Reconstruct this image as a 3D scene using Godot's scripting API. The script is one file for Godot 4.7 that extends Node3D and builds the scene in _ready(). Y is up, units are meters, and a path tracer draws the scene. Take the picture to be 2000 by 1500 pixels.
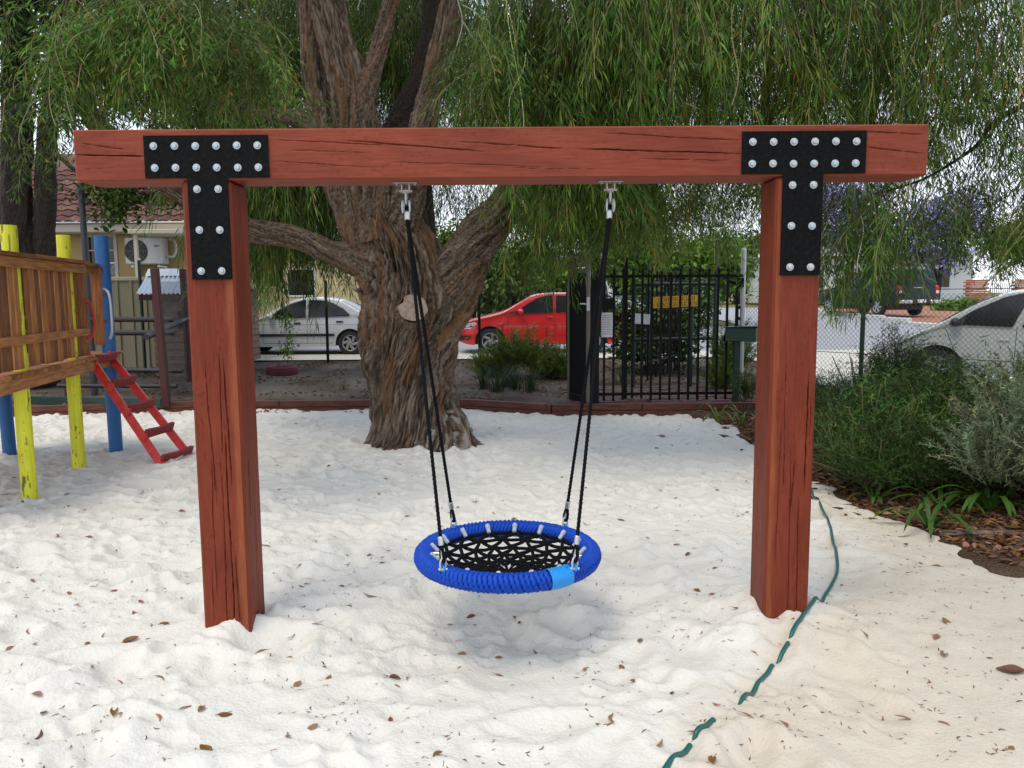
extends Node3D

# ------------------------------------------------------------------ helpers
var rng := RandomNumberGenerator.new()
var M: Dictionary = {}
var used: Dictionary = {}
var noise_a := FastNoiseLite.new()
var noise_b := FastNoiseLite.new()
var ridge := FastNoiseLite.new()

# sand height field
const SX0 := -8.6
const SZ0 := -12.6
const SSTEP := 0.02
const SNX := 602
const SNZ := 624
var sand: PackedFloat32Array = PackedFloat32Array()


class MB:
	var v := PackedVector3Array()
	var n := PackedVector3Array()
	var c := PackedColorArray()
	var u := PackedVector2Array()
	var ix := PackedInt32Array()
	var T := Transform3D()
	var col := Color(1, 1, 1)
	var colored := false
	var uvs := false

	func put(p: Vector3, q: Vector3) -> int:
		v.append(T * p)
		n.append((T.basis * q).normalized())
		c.append(col)
		return v.size() - 1

	func tri(a: Vector3, b: Vector3, d: Vector3) -> void:   # counter-clockwise seen from outside
		var q := (b - a).cross(d - a)
		if q.length_squared() < 1e-18:
			return
		q = q.normalized()
		var i := put(a, q)
		put(b, q)
		put(d, q)
		ix.append_array(PackedInt32Array([i, i + 2, i + 1]))

	func quad(a: Vector3, b: Vector3, d: Vector3, e: Vector3) -> void:
		var q := (d - a).cross(e - b)
		if q.length_squared() < 1e-18:
			return
		q = q.normalized()
		var i := put(a, q)
		put(b, q)
		put(d, q)
		put(e, q)
		ix.append_array(PackedInt32Array([i, i + 2, i + 1, i, i + 3, i + 2]))

	func oquad(a: Vector3, b: Vector3, d: Vector3, e: Vector3, out: Vector3) -> void:
		if (d - a).cross(e - b).dot(out) < 0.0:
			quad(e, d, b, a)
		else:
			quad(a, b, d, e)

	func otri(a: Vector3, b: Vector3, d: Vector3, out: Vector3) -> void:
		if (b - a).cross(d - a).dot(out) < 0.0:
			tri(d, b, a)
		else:
			tri(a, b, d)

	# chamfered box round the centre o; skip lists faces to leave out, as [axis, sign]
	func box(o: Vector3, s: Vector3, bev := 0.004, bas := Basis(), skip: Array = []) -> void:
		var h := s * 0.5
		var b: float = minf(bev, minf(h.x, minf(h.y, h.z)) * 0.6)
		var P := func(sx: float, sy: float, sz: float, ax: int) -> Vector3:
			var k := Vector3(sx * h.x, sy * h.y, sz * h.z)
			if ax != 0: k.x -= sx * b
			if ax != 1: k.y -= sy * b
			if ax != 2: k.z -= sz * b
			return o + bas * k
		for ax in 3:
			var a1 := (ax + 1) % 3
			var a2 := (ax + 2) % 3
			for sg in [-1.0, 1.0]:
				if [ax, int(sg)] in skip:
					continue
				var cs: Array = []
				for q in [[-1.0, -1.0], [1.0, -1.0], [1.0, 1.0], [-1.0, 1.0]]:
					var k := Vector3()
					k[ax] = sg
					k[a1] = q[0]
					k[a2] = q[1]
					cs.append(P.call(k.x, k.y, k.z, ax))
				var out := Vector3()
				out[ax] = sg
				oquad(cs[0], cs[1], cs[2], cs[3], bas * out)
		if b <= 0.00001:
			return
		for ax in 3:
			var a1 := (ax + 1) % 3
			var a2 := (ax + 2) % 3
			for s1 in [-1.0, 1.0]:
				for s2 in [-1.0, 1.0]:
					var k0 := Vector3()
					k0[ax] = -1.0
					k0[a1] = s1
					k0[a2] = s2
					var k1 := k0
					k1[ax] = 1.0
					var out := Vector3()
					out[a1] = s1
					out[a2] = s2
					oquad(P.call(k0.x, k0.y, k0.z, a1), P.call(k1.x, k1.y, k1.z, a1), P.call(k1.x, k1.y, k1.z, a2), P.call(k0.x, k0.y, k0.z, a2), bas * out)
		for sx in [-1.0, 1.0]:
			for sy in [-1.0, 1.0]:
				for sz in [-1.0, 1.0]:
					otri(P.call(sx, sy, sz, 0), P.call(sx, sy, sz, 1), P.call(sx, sy, sz, 2), bas * Vector3(sx, sy, sz))

	# smooth tube along points; r is a number or an array
	func tube(pts: Array, r, sides := 8, caps := true, twist_lobes := 0, lobe := 0.0, twist := 0.0) -> void:
		var m := pts.size()
		var dir: Vector3 = (pts[1] - pts[0]).normalized()
		var side := dir.cross(Vector3.UP if absf(dir.y) < 0.9 else Vector3.RIGHT).normalized()
		var start := v.size()
		var along := 0.0
		for i in m:
			var p: Vector3 = pts[i]
			var d: Vector3 = (pts[mini(i + 1, m - 1)] - pts[maxi(i - 1, 0)]).normalized()
			side = (side - d * side.dot(d)).normalized()
			var up := d.cross(side)
			if i > 0:
				along += p.distance_to(pts[i - 1])
			var rr: float = r[i] if r is Array or r is PackedFloat32Array else r
			for k in sides:
				var a := TAU * k / sides
				var q := side * cos(a) + up * sin(a)
				var f := 1.0
				if twist_lobes > 0:
					f = 1.0 + lobe * cos(twist_lobes * (a - along * twist))
				put(p + q * rr * f, q)
		for i in m - 1:
			for k in sides:
				var a := start + i * sides + k
				var b := start + i * sides + (k + 1) % sides
				ix.append_array(PackedInt32Array([a, b + sides, b, a, a + sides, b + sides]))
		if caps:
			for e in [0, m - 1]:
				var d: Vector3 = (pts[0] - pts[1]).normalized() if e == 0 else (pts[m - 1] - pts[m - 2]).normalized()
				var o := put(pts[e], d)
				var ring := v.size()
				for k in sides:
					v.append(v[start + e * sides + k])
					n.append((T.basis * d).normalized())
					c.append(col)
				for k in sides:
					if e == 0:
						ix.append_array(PackedInt32Array([o, ring + k, ring + (k + 1) % sides]))
					else:
						ix.append_array(PackedInt32Array([o, ring + (k + 1) % sides, ring + k]))

	# profile: array of Vector2(radius, height) turned round the y axis of bas at o; hard edges
	func lathe(o: Vector3, prof: Array, seg := 24, bas := Basis(), smooth := false) -> void:
		for i in prof.size() - 1:
			var a: Vector2 = prof[i]
			var b: Vector2 = prof[i + 1]
			var nn := Vector2(b.y - a.y, a.x - b.x).normalized()
			var st := v.size()
			for k in seg + 1:
				var t := TAU * k / seg
				var d := Vector3(cos(t), 0, sin(t))
				var q := bas * (d * nn.x + Vector3.UP * nn.y)
				put(o + bas * (d * a.x + Vector3.UP * a.y), q)
				put(o + bas * (d * b.x + Vector3.UP * b.y), q)
			for k in seg:
				var s := st + k * 2
				ix.append_array(PackedInt32Array([s, s + 2, s + 1, s + 2, s + 3, s + 1]))

	# flat outline (x, y) pushed out along z of bas by depth
	func plate(o: Vector3, outline: PackedVector2Array, depth: float, bas := Basis(), bev := 0.0) -> void:
		if not Geometry2D.is_polygon_clockwise(outline):
			pass
		else:
			outline = outline.duplicate()
			outline.reverse()
		var inner := outline
		if bev > 0.0:
			var off := Geometry2D.offset_polygon(outline, -bev)
			if off.size() == 1 and off[0].size() == outline.size():
				var best := 0
				for k in off[0].size():
					if off[0][k].distance_to(outline[0]) < off[0][best].distance_to(outline[0]):
						best = k
				inner = PackedVector2Array()
				var back := Geometry2D.is_polygon_clockwise(off[0])
				for k in off[0].size():
					inner.append(off[0][(best + (-k if back else k) + off[0].size() * 2) % off[0].size()])
		var t := Geometry2D.triangulate_polygon(inner)
		var L := func(p: Vector2, z: float) -> Vector3:
			return o + bas * Vector3(p.x, p.y, z)
		var h := depth * 0.5
		for k in range(0, t.size(), 3):
			otri(L.call(inner[t[k]], h), L.call(inner[t[k + 1]], h), L.call(inner[t[k + 2]], h), bas.z)
			otri(L.call(inner[t[k]], -h), L.call(inner[t[k + 1]], -h), L.call(inner[t[k + 2]], -h), -bas.z)
		var m := outline.size()
		for k in m:
			var a := outline[k]
			var b := outline[(k + 1) % m]
			var out := bas * Vector3(b.y - a.y, a.x - b.x, 0)
			oquad(L.call(a, -h + bev), L.call(b, -h + bev), L.call(b, h - bev), L.call(a, h - bev), out)
			if bev > 0.0:
				oquad(L.call(a, h - bev), L.call(b, h - bev), L.call(inner[(k + 1) % m], h), L.call(inner[k], h), out + bas.z * 0.2)
				oquad(L.call(a, -h + bev), L.call(b, -h + bev), L.call(inner[(k + 1) % m], -h), L.call(inner[k], -h), out - bas.z * 0.2)

	# grid of points (rows of nu), smooth normals; out tells which side faces out
	func grid(pts: PackedVector3Array, nu: int, nv: int, cols: PackedColorArray, flip := false, wrap := false) -> void:
		var nn := PackedVector3Array()
		nn.resize(pts.size())
		for j in nv:
			for i in nu:
				var a := pts[j * nu + (posmod(i - 1, nu) if wrap else maxi(i - 1, 0))]
				var b := pts[j * nu + ((i + 1) % nu if wrap else mini(i + 1, nu - 1))]
				var d := pts[maxi(j - 1, 0) * nu + i]
				var e := pts[mini(j + 1, nv - 1) * nu + i]
				nn[j * nu + i] = (b - a).cross(e - d) * (-1.0 if flip else 1.0)
		var st := v.size()
		for k in pts.size():
			v.append(T * pts[k])
			n.append((T.basis * nn[k]).normalized())
		if cols.size() == pts.size():
			c.append_array(cols)
		else:
			var cc := PackedColorArray()
			cc.resize(pts.size())
			cc.fill(col)
			c.append_array(cc)
		var idx := PackedInt32Array()
		var w := nu if wrap else nu - 1
		idx.resize(w * (nv - 1) * 6)
		var o := 0
		for j in nv - 1:
			for i in w:
				var a := st + j * nu + i
				var b := st + j * nu + (i + 1) % nu
				var d := a + nu
				var e := b + nu
				if flip:
					idx[o] = a; idx[o + 1] = b; idx[o + 2] = e
					idx[o + 3] = a; idx[o + 4] = e; idx[o + 5] = d
				else:
					idx[o] = a; idx[o + 1] = e; idx[o + 2] = b
					idx[o + 3] = a; idx[o + 4] = d; idx[o + 5] = e
				o += 6
		ix.append_array(idx)

	func mesh(flat := false) -> ArrayMesh:
		var a := []
		a.resize(Mesh.ARRAY_MAX)
		a[Mesh.ARRAY_VERTEX] = v
		if not flat:
			a[Mesh.ARRAY_NORMAL] = n
		if colored:
			a[Mesh.ARRAY_COLOR] = c
		if uvs:
			a[Mesh.ARRAY_TEX_UV] = u
		a[Mesh.ARRAY_INDEX] = ix
		var m := ArrayMesh.new()
		m.add_surface_from_arrays(Mesh.PRIMITIVE_TRIANGLES, a)
		return m


func numbered(called: String) -> String:
	if not used.has(called):
		used[called] = 0
		return called
	used[called] += 1
	return "%s_%03d" % [called, used[called]]


func thing(called: String, label: String, category: String, at := Vector3.ZERO, group := "") -> Node3D:
	var o := Node3D.new()
	o.name = numbered(called)
	add_child(o)
	o.position = at
	tag(o, label, category, group)
	return o


func tag(o: Node, label: String, category: String, group := "") -> void:
	o.set_meta("label", label)
	o.set_meta("category", category)
	if group != "":
		o.set_meta("group", group)


func obj(called: String, m: Mesh, mat: Material, parent: Node = self, at := Vector3.ZERO) -> MeshInstance3D:
	var o := MeshInstance3D.new()
	o.mesh = m
	o.material_override = mat
	o.position = at
	if parent == self:
		o.name = numbered(called)
		add_child(o)
	else:
		var k := 0
		var nm := called
		while parent.has_node(NodePath(nm)):
			k += 1
			nm = "%s_%03d" % [called, k]
		o.name = nm
		parent.add_child(o)
	return o


var part_count: Dictionary = {}

# a part with a running number per parent (quick for hundreds of pieces)
func piece(called: String, m: Mesh, mat: Material, parent: Node, xf := Transform3D()) -> MeshInstance3D:
	var o := MeshInstance3D.new()
	o.mesh = m
	o.material_override = mat
	o.transform = xf
	var key := str(parent.get_instance_id()) + called
	var k: int = part_count.get(key, 0)
	part_count[key] = k + 1
	o.name = called if k == 0 else "%s_%03d" % [called, k]
	parent.add_child(o)
	return o


func new_mb(at := Vector3.ZERO, colored := false) -> MB:     # author in world coordinates for a thing that stands at at
	var b := MB.new()
	b.T = Transform3D(Basis(), -at)
	b.colored = colored
	return b


func lin(r: float, g: float, b: float) -> Color:
	return Color(r, g, b).linear_to_srgb()


func mat(called: String, c: Color, rough := 0.7, metal := 0.0) -> StandardMaterial3D:
	var m := StandardMaterial3D.new()
	m.resource_name = called
	m.albedo_color = c.linear_to_srgb()
	m.roughness = rough
	m.metallic = metal
	M[called] = m
	return m


func vmat(called: String, rough := 0.8) -> StandardMaterial3D:
	var m := mat(called, Color(1, 1, 1), rough)
	m.vertex_color_use_as_albedo = true
	return m


func ntex(sd: int, freq: float, ramp: Array, size := 512, oct := 4, kind := FastNoiseLite.TYPE_SIMPLEX_SMOOTH, fractal := FastNoiseLite.FRACTAL_FBM) -> NoiseTexture2D:
	var n := FastNoiseLite.new()
	n.seed = sd
	n.noise_type = kind
	n.frequency = freq
	n.fractal_type = fractal
	n.fractal_octaves = oct
	var t := NoiseTexture2D.new()
	t.width = size
	t.height = size
	t.seamless = true
	t.noise = n
	if ramp.size() > 0:
		var g := Gradient.new()
		var off := PackedFloat32Array()
		var cs := PackedColorArray()
		for r in ramp:
			off.append(r[0])
			var k: Color = r[1]
			cs.append(k.linear_to_srgb())
		g.offsets = off
		g.colors = cs
		t.color_ramp = g
	return t


func tri_map(m: StandardMaterial3D, scale: Vector3, world := false) -> void:
	m.uv1_triplanar = true
	m.uv1_world_triplanar = world
	m.uv1_scale = scale
	m.uv1_triplanar_sharpness = 6.0


func bump(m: StandardMaterial3D, t: Texture2D, cm: float) -> void:
	m.heightmap_enabled = true
	m.heightmap_texture = t
	m.heightmap_scale = cm


func catmull(p: Array, per := 8) -> Array:
	var out: Array = []
	for i in p.size() - 1:
		var a: Vector3 = p[maxi(i - 1, 0)]
		var b: Vector3 = p[i]
		var c: Vector3 = p[i + 1]
		var d: Vector3 = p[mini(i + 2, p.size() - 1)]
		for k in per:
			var t := float(k) / per
			out.append(0.5 * (2.0 * b + (c - a) * t + (2.0 * a - 5.0 * b + 4.0 * c - d) * t * t + (3.0 * b - a - 3.0 * c + d) * t * t * t))
	out.append(p[-1])
	return out


func rnd(a: float, b: float) -> float:
	return rng.randf_range(a, b)


func multi(called: String, m: Mesh, mt: Material, xs: Array, cs: Array, parent: Node = self) -> MultiMeshInstance3D:
	var mm := MultiMesh.new()
	mm.transform_format = MultiMesh.TRANSFORM_3D
	mm.use_colors = cs.size() > 0
	mm.mesh = m
	mm.instance_count = xs.size()
	for i in xs.size():
		mm.set_instance_transform(i, xs[i])
		if cs.size() > 0:
			mm.set_instance_color(i, cs[i])
	var o := MultiMeshInstance3D.new()
	o.multimesh = mm
	o.material_override = mt
	o.set_meta("kind", "stuff")
	if parent == self:
		o.name = numbered(called)
		add_child(o)
	else:
		var k := 0
		var nm := called
		while parent.has_node(NodePath(nm)):
			k += 1
			nm = "%s_%03d" % [called, k]
		o.name = nm
		parent.add_child(o)
	return o

func _ready() -> void:
	rng.seed = 20231
	# camera
	var cam := Camera3D.new()
	cam.name = "camera"
	cam.position = Vector3(0, 1.75, 0)
	cam.basis = Basis.from_euler(Vector3(deg_to_rad(-6.4), 0, deg_to_rad(-0.4)))
	cam.fov = 51.93
	cam.near = 0.05
	cam.far = 900.0
	add_child(cam)
	# sky and exposure
	var env := Environment.new()
	env.background_mode = Environment.BG_SKY
	var sm := ProceduralSkyMaterial.new()
	sm.sky_top_color = Color(0.80, 0.87, 0.97)
	sm.sky_horizon_color = Color(0.96, 0.97, 1.0)
	sm.sky_curve = 0.25
	sm.ground_bottom_color = Color(0.5, 0.48, 0.44)
	sm.ground_horizon_color = Color(0.9, 0.9, 0.9)
	sm.sun_angle_max = 1.0
	var sky := Sky.new()
	sky.sky_material = sm
	env.sky = sky
	env.background_energy_multiplier = 1.0
	env.tonemap_mode = Environment.TONE_MAPPER_LINEAR
	env.tonemap_exposure = 1.6
	env.sdfgi_enabled = true
	env.ssao_enabled = true
	env.ssil_enabled = true
	var we := WorldEnvironment.new()
	we.name = "world_environment"
	we.environment = env
	add_child(we)
	var sun := DirectionalLight3D.new()
	sun.name = "sun"
	sun.light_color = Color(1.0, 0.965, 0.9)
	sun.light_energy = 0.42
	sun.light_angular_distance = 26.0
	sun.shadow_enabled = true
	sun.rotation = Vector3(deg_to_rad(-66), deg_to_rad(-38), 0)
	add_child(sun)

	noise_a.seed = 3
	noise_a.frequency = 1.0
	noise_a.fractal_octaves = 3
	noise_b.seed = 9
	noise_b.frequency = 1.0
	noise_b.fractal_octaves = 4
	ridge.seed = 5
	ridge.frequency = 1.0
	ridge.fractal_type = FastNoiseLite.FRACTAL_RIDGED
	ridge.fractal_octaves = 3
	make_materials()

	# large structure
	make_ground()
	make_house()
	make_cubby()
	make_khaki_fence()
	make_trees()
	make_far()
	make_fences()
	make_gate()
	# objects
	make_swing_frame()
	make_swing()
	make_fort()
	make_cars()
	make_shrubs()
	make_small()

func make_materials() -> void:
	# red stained hardwood, grain along x / along y
	for ax in ["x", "y", "z"]:
		var m := mat("stained_timber_" + ax, Color(1, 1, 1), 0.5)
		var t: NoiseTexture2D
		if not M.has("t_wood"):
			t = ntex(11, 0.02, [[0.0, Color(0.33, 0.132, 0.064)], [0.3, Color(0.395, 0.16, 0.076)], [0.6, Color(0.430, 0.178, 0.092)], [0.85, Color(0.470, 0.200, 0.100)], [1.0, Color(0.56, 0.27, 0.11)]], 1024, 6)
			M["t_wood"] = t
			M["t_wood_bump"] = ntex(12, 0.03, [], 512, 5)
			M["t_wood_blotch"] = ntex(13, 0.008, [[0.0, Color(0.55, 0.5, 0.5)], [0.5, Color(0.95, 0.95, 0.95)], [1.0, Color(1.15, 1.1, 1.05)]], 512, 4)
		m.albedo_texture = M["t_wood"]
		m.vertex_color_use_as_albedo = true
		var s := Vector3(2.6, 2.6, 2.6)
		s["xyz".find(ax)] = 0.22
		tri_map(m, s)
		bump(m, M["t_wood_bump"], 0.04)
		m.metallic_specular = 0.26
	# paling timber, browner
	for ax in ["x", "y", "z"]:
		var m := mat("paling_timber_" + ax, Color(1, 1, 1), 0.6)
		if not M.has("t_paling"):
			M["t_paling"] = ntex(21, 0.014, [[0.0, Color(0.20, 0.072, 0.019)], [0.4, Color(0.35, 0.135, 0.035)], [0.7, Color(0.46, 0.195, 0.054)], [1.0, Color(0.56, 0.27, 0.085)]], 512, 5)
		m.albedo_texture = M["t_paling"]
		var s := Vector3(3.4, 3.4, 3.4)
		s["xyz".find(ax)] = 0.35
		tri_map(m, s, true)
		bump(m, M["t_wood_bump"], 0.2)
	for ax in ["x", "y", "z"]:
		for k in 3:
			var d: StandardMaterial3D = M["paling_timber_" + ax].duplicate()
			d.resource_name = "paling_timber_%s_%d" % [ax, k]
			var tone: Color = [Color(1, 1, 1), Color(0.72, 0.68, 0.66), Color(0.86, 0.8, 0.7)][k]
			d.albedo_color = tone
			M["paling_timber_%s_%d" % [ax, k]] = d
	var e := mat("edging_timber", Color(1, 1, 1), 0.75)
	e.albedo_texture = ntex(23, 0.02, [[0.0, Color(0.045, 0.012, 0.007)], [0.5, Color(0.105, 0.03, 0.017)], [1.0, Color(0.17, 0.055, 0.03)]], 512, 5)
	tri_map(e, Vector3(0.3, 3.0, 3.0), true)
	bump(e, M["t_wood_bump"], 0.3)
	# black powder coat, steels
	var bp := mat("black_plate", Color(1, 1, 1), 0.7)
	bp.albedo_texture = ntex(35, 0.03, [[0.0, Color(0.0035, 0.004, 0.0045)], [0.6, Color(0.006, 0.0065, 0.007)], [0.85, Color(0.010, 0.0105, 0.011)], [1.0, Color(0.022, 0.022, 0.021)]], 512, 6)
	bp.metallic_specular = 0.22
	bump(bp, ntex(31, 0.2, [], 256, 3), 0.02)
	tri_map(bp, Vector3(2.5, 2.5, 2.5))
	mat("black_paint", Color(0.006, 0.006, 0.007), 0.5).metallic_specular = 0.28
	mat("galvanised", Color(0.52, 0.54, 0.55), 0.42, 0.35)
	mat("bolt_steel", Color(0.50, 0.54, 0.56), 0.38, 0.5)
	mat("stainless", Color(0.42, 0.40, 0.37), 0.3, 0.9)
	mat("alloy", Color(0.52, 0.53, 0.54), 0.3, 0.8)
	mat("black_rope", Color(0.007, 0.0075, 0.009), 0.85).metallic_specular = 0.2
	var br := mat("blue_rope", Color(0.006, 0.058, 0.42), 0.5)
	br.metallic_specular = 0.3
	br.rim_enabled = true
	br.rim = 0.12
	mat("blue_tape", Color(0.008, 0.25, 0.68), 0.42)
	var cap := mat("clear_cap", Color(0.55, 0.6, 0.66), 0.35)
	cap.transparency = BaseMaterial3D.TRANSPARENCY_ALPHA
	cap.albedo_color.a = 0.72
	vmat("painted_post", 0.55)
	var rp := mat("red_paint", Color(1, 1, 1), 0.45)
	rp.albedo_texture = ntex(33, 0.02, [[0.0, Color(0.33, 0.018, 0.016)], [0.3, Color(0.52, 0.022, 0.018)], [1.0, Color(0.62, 0.035, 0.028)]], 256, 4)
	tri_map(rp, Vector3(2, 2, 2))
	var rw := mat("worn_red_tread", Color(1, 1, 1), 0.7)
	rw.albedo_texture = ntex(34, 0.03, [[0.0, Color(0.07, 0.014, 0.012)], [0.45, Color(0.20, 0.016, 0.015)], [1.0, Color(0.30, 0.022, 0.02)]], 256, 5)
	tri_map(rw, Vector3(3, 3, 3))
	vmat("bark", 0.95)
	var bk: StandardMaterial3D = M["bark"]
	bump(bk, ntex(41, 0.03, [], 512, 5, FastNoiseLite.TYPE_SIMPLEX_SMOOTH, FastNoiseLite.FRACTAL_RIDGED), 2.2)
	tri_map(bk, Vector3(7.0, 1.6, 7.0))
	bk.metallic_specular = 0.2
	var db := mat("dark_bark", Color(1, 1, 1), 0.95)
	db.albedo_texture = ntex(42, 0.03, [[0.0, Color(0.018, 0.013, 0.010)], [0.5, Color(0.04, 0.028, 0.021)], [1.0, Color(0.085, 0.06, 0.045)]], 512, 5)
	bump(db, ntex(43, 0.03, [], 512, 5), 2.5)
	tri_map(db, Vector3(3.5, 1.0, 3.5))
	var tw := mat("twig", Color(0.13, 0.10, 0.075), 0.9)
	mat("light_twig", Color(0.36, 0.31, 0.25), 0.85)
	mat("far_cream", Color(0.62, 0.5, 0.28), 0.9)
	tw.metallic_specular = 0.2
	for nm in ["peppermint_leaf", "broad_leaf", "shrub_leaf", "strap_leaf", "blossom", "dry_leaf"]:
		var lf := vmat(nm, 0.5)
		lf.metallic_specular = 0.35
		lf.backlight_enabled = true
		lf.backlight = Color(0.27, 0.30, 0.16).linear_to_srgb() if nm != "dry_leaf" else Color(0.2, 0.15, 0.1).linear_to_srgb()
		if nm == "blossom":
			lf.backlight = Color(0.5, 0.45, 0.6).linear_to_srgb()
	# ground
	var sd := vmat("sand", 0.95)
	sd.metallic_specular = 0.15
	sd.albedo_texture = ntex(51, 0.16, [[0.0, Color(0.86, 0.85, 0.83)], [0.5, Color(0.97, 0.97, 0.96)], [1.0, Color(1, 1, 1)]], 512, 3)
	bump(sd, ntex(52, 0.045, [], 512, 5), 0.38)
	tri_map(sd, Vector3(1.6, 1.6, 1.6), true)
	var so := vmat("soil", 0.98)
	so.metallic_specular = 0.1
	so.albedo_texture = ntex(53, 0.08, [[0.0, Color(0.45, 0.42, 0.4)], [0.5, Color(0.9, 0.88, 0.86)], [1.0, Color(1, 1, 1)]], 512, 5)
	bump(so, ntex(54, 0.06, [], 512, 5), 3.0)
	tri_map(so, Vector3(0.9, 0.9, 0.9), true)
	var rd := mat("road_surface", Color(1, 1, 1), 0.9)
	rd.albedo_texture = ntex(55, 0.1, [[0.0, Color(0.24, 0.24, 0.25)], [1.0, Color(0.33, 0.33, 0.34)]], 512, 5)
	tri_map(rd, Vector3(0.4, 0.4, 0.4), true)
	var ct := mat("pale_concrete", Color(1, 1, 1), 0.9)
	ct.albedo_texture = ntex(56, 0.06, [[0.0, Color(0.42, 0.39, 0.33)], [0.5, Color(0.52, 0.49, 0.42)], [1.0, Color(0.60, 0.57, 0.50)]], 512, 5)
	tri_map(ct, Vector3(0.5, 0.5, 0.5), true)
	var kb := mat("kerb_concrete", Color(0.6, 0.59, 0.56), 0.85)
	kb.metallic_specular = 0.3
	var pv := mat("brick_paver", Color(1, 1, 1), 0.85)
	pv.albedo_texture = ntex(57, 0.05, [[0.0, Color(0.24, 0.10, 0.055)], [1.0, Color(0.42, 0.19, 0.10)]], 256, 4)
	tri_map(pv, Vector3(1.2, 1.2, 1.2), true)
	var pd := mat("brick_paver_dark", Color(1, 1, 1), 0.9)
	pd.albedo_texture = ntex(58, 0.05, [[0.0, Color(0.07, 0.04, 0.034)], [1.0, Color(0.19, 0.105, 0.085)]], 256, 4)
	tri_map(pd, Vector3(1.7, 1.7, 1.7), true)
	# buildings
	var tl := mat("roof_tile", Color(1, 1, 1), 0.85)
	tl.albedo_texture = ntex(61, 0.03, [[0.0, Color(0.04, 0.024, 0.02)], [0.4, Color(0.12, 0.055, 0.04)], [0.7, Color(0.20, 0.08, 0.056)], [1.0, Color(0.27, 0.14, 0.11)]], 512, 4)
	tri_map(tl, Vector3(0.9, 0.9, 0.9), true)
	bump(tl, M["t_wood_bump"], 0.4)
	for k in 3:
		var d: StandardMaterial3D = tl.duplicate()
		d.resource_name = "roof_tile_%d" % k
		d.albedo_color = [Color(1, 1, 1), Color(0.78, 0.74, 0.74), Color(0.9, 0.72, 0.66)][k]
		M["roof_tile_%d" % k] = d
	mat("cream_wall", Color(0.46, 0.33, 0.15), 0.9)
	mat("cream_trim", Color(0.58, 0.53, 0.42), 0.6)
	mat("white_trim", Color(0.78, 0.78, 0.76), 0.5)
	mat("white_plastic", Color(0.55, 0.56, 0.53), 0.5)
	mat("dark_glass", Color(0.012, 0.014, 0.015), 0.08)  # opaque near-black glass; in house windows it stands in for indoor shade
	mat("void_shade", Color(0.012, 0.012, 0.012), 0.8)  # near-black colour standing in for shade in openings and behind spokes
	mat("grey_mesh", Color(0.35, 0.35, 0.33), 0.5, 0.5)
	mat("khaki_steel", Color(0.21, 0.185, 0.115), 0.55)
	mat("khaki_cap", Color(0.34, 0.30, 0.2), 0.5)
	var wb := mat("weatherboard", Color(1, 1, 1), 0.85)
	wb.albedo_texture = ntex(62, 0.03, [[0.0, Color(0.10, 0.062, 0.04)], [0.5, Color(0.19, 0.125, 0.085)], [1.0, Color(0.27, 0.19, 0.135)]], 256, 5)
	tri_map(wb, Vector3(0.6, 3, 0.6), true)
	mat("zincalume", Color(0.60, 0.63, 0.68), 0.4, 0.4)
	mat("dark_red_post", Color(0.06, 0.013, 0.01), 0.7)
	mat("black_pipe", Color(0.022, 0.016, 0.018), 0.5)
	mat("steel_pole", Color(0.05, 0.055, 0.06), 0.5, 0.3)
	mat("dark_green", Color(0.006, 0.03, 0.02), 0.5)
	mat("fence_wire", Color(0.025, 0.027, 0.025), 0.6, 0.2)
	mat("light_wire", Color(0.09, 0.1, 0.095), 0.55, 0.3)
	var bm := mat("bronze_frame", Color(0.16, 0.15, 0.125), 0.4, 0.5)
	bm.metallic_specular = 0.5
	mat("closer_grey", Color(0.17, 0.16, 0.14), 0.5, 0.2)
	mat("sign_yellow", Color(0.62, 0.36, 0.02), 0.5)
	mat("sign_dark", Color(0.03, 0.012, 0.008), 0.6)
	mat("paper", Color(0.68, 0.68, 0.72), 0.8)
	mat("print_grey", Color(0.16, 0.16, 0.18), 0.8)
	mat("hose_green", Color(0.005, 0.09, 0.085), 0.35)
	var cutw := mat("sawn_wood", Color(1, 1, 1), 0.85)
	cutw.albedo_texture = ntex(64, 0.02, [[0.0, Color(0.20, 0.145, 0.105)], [0.5, Color(0.29, 0.225, 0.17)], [1.0, Color(0.36, 0.29, 0.225)]], 256, 4)
	tri_map(cutw, Vector3(3, 3, 3))
	# vehicles
	for k in [["silver_paint", Color(0.52, 0.54, 0.56), 0.35], ["red_car_paint", Color(0.56, 0.010, 0.012), 0.3], ["white_car_paint", Color(0.74, 0.75, 0.76), 0.3], ["grey_green_paint", Color(0.36, 0.39, 0.38), 0.35], ["dark_teal_paint", Color(0.006, 0.016, 0.021), 0.4]]:
		var m := mat(k[0], k[1], k[2], 0.0)
		m.clearcoat_enabled = true
		m.clearcoat = 0.8
		m.clearcoat_roughness = 0.05
		if k[0] == "dark_teal_paint":
			m.clearcoat = 0.25
			m.metallic_specular = 0.3
	mat("tyre_rubber", Color(0.012, 0.012, 0.013), 0.85)
	mat("wheel_silver", Color(0.36, 0.36, 0.37), 0.4, 0.6)
	mat("black_plastic", Color(0.012, 0.012, 0.013), 0.5)
	mat("lamp_clear", Color(0.62, 0.66, 0.7), 0.1)
	mat("lamp_red", Color(0.5, 0.012, 0.012), 0.2)
	mat("brick_wall_red", Color(0.35, 0.13, 0.08), 0.9)
	mat("worn_tyre_red", Color(0.09, 0.016, 0.022), 0.85)

# ------------------------------------------------------------------ ground
func ss(a: float, b: float, x: float) -> float:
	return smoothstep(a, b, x)


func pit_edge(z: float) -> float:      # where the sand meets the garden bed on the right
	return 2.93 + 0.07 * sin(z * 1.7) + 0.05 * sin(z * 4.3 + 1.0) + 0.85 * ss(-6.5, -3.7, z)


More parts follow.
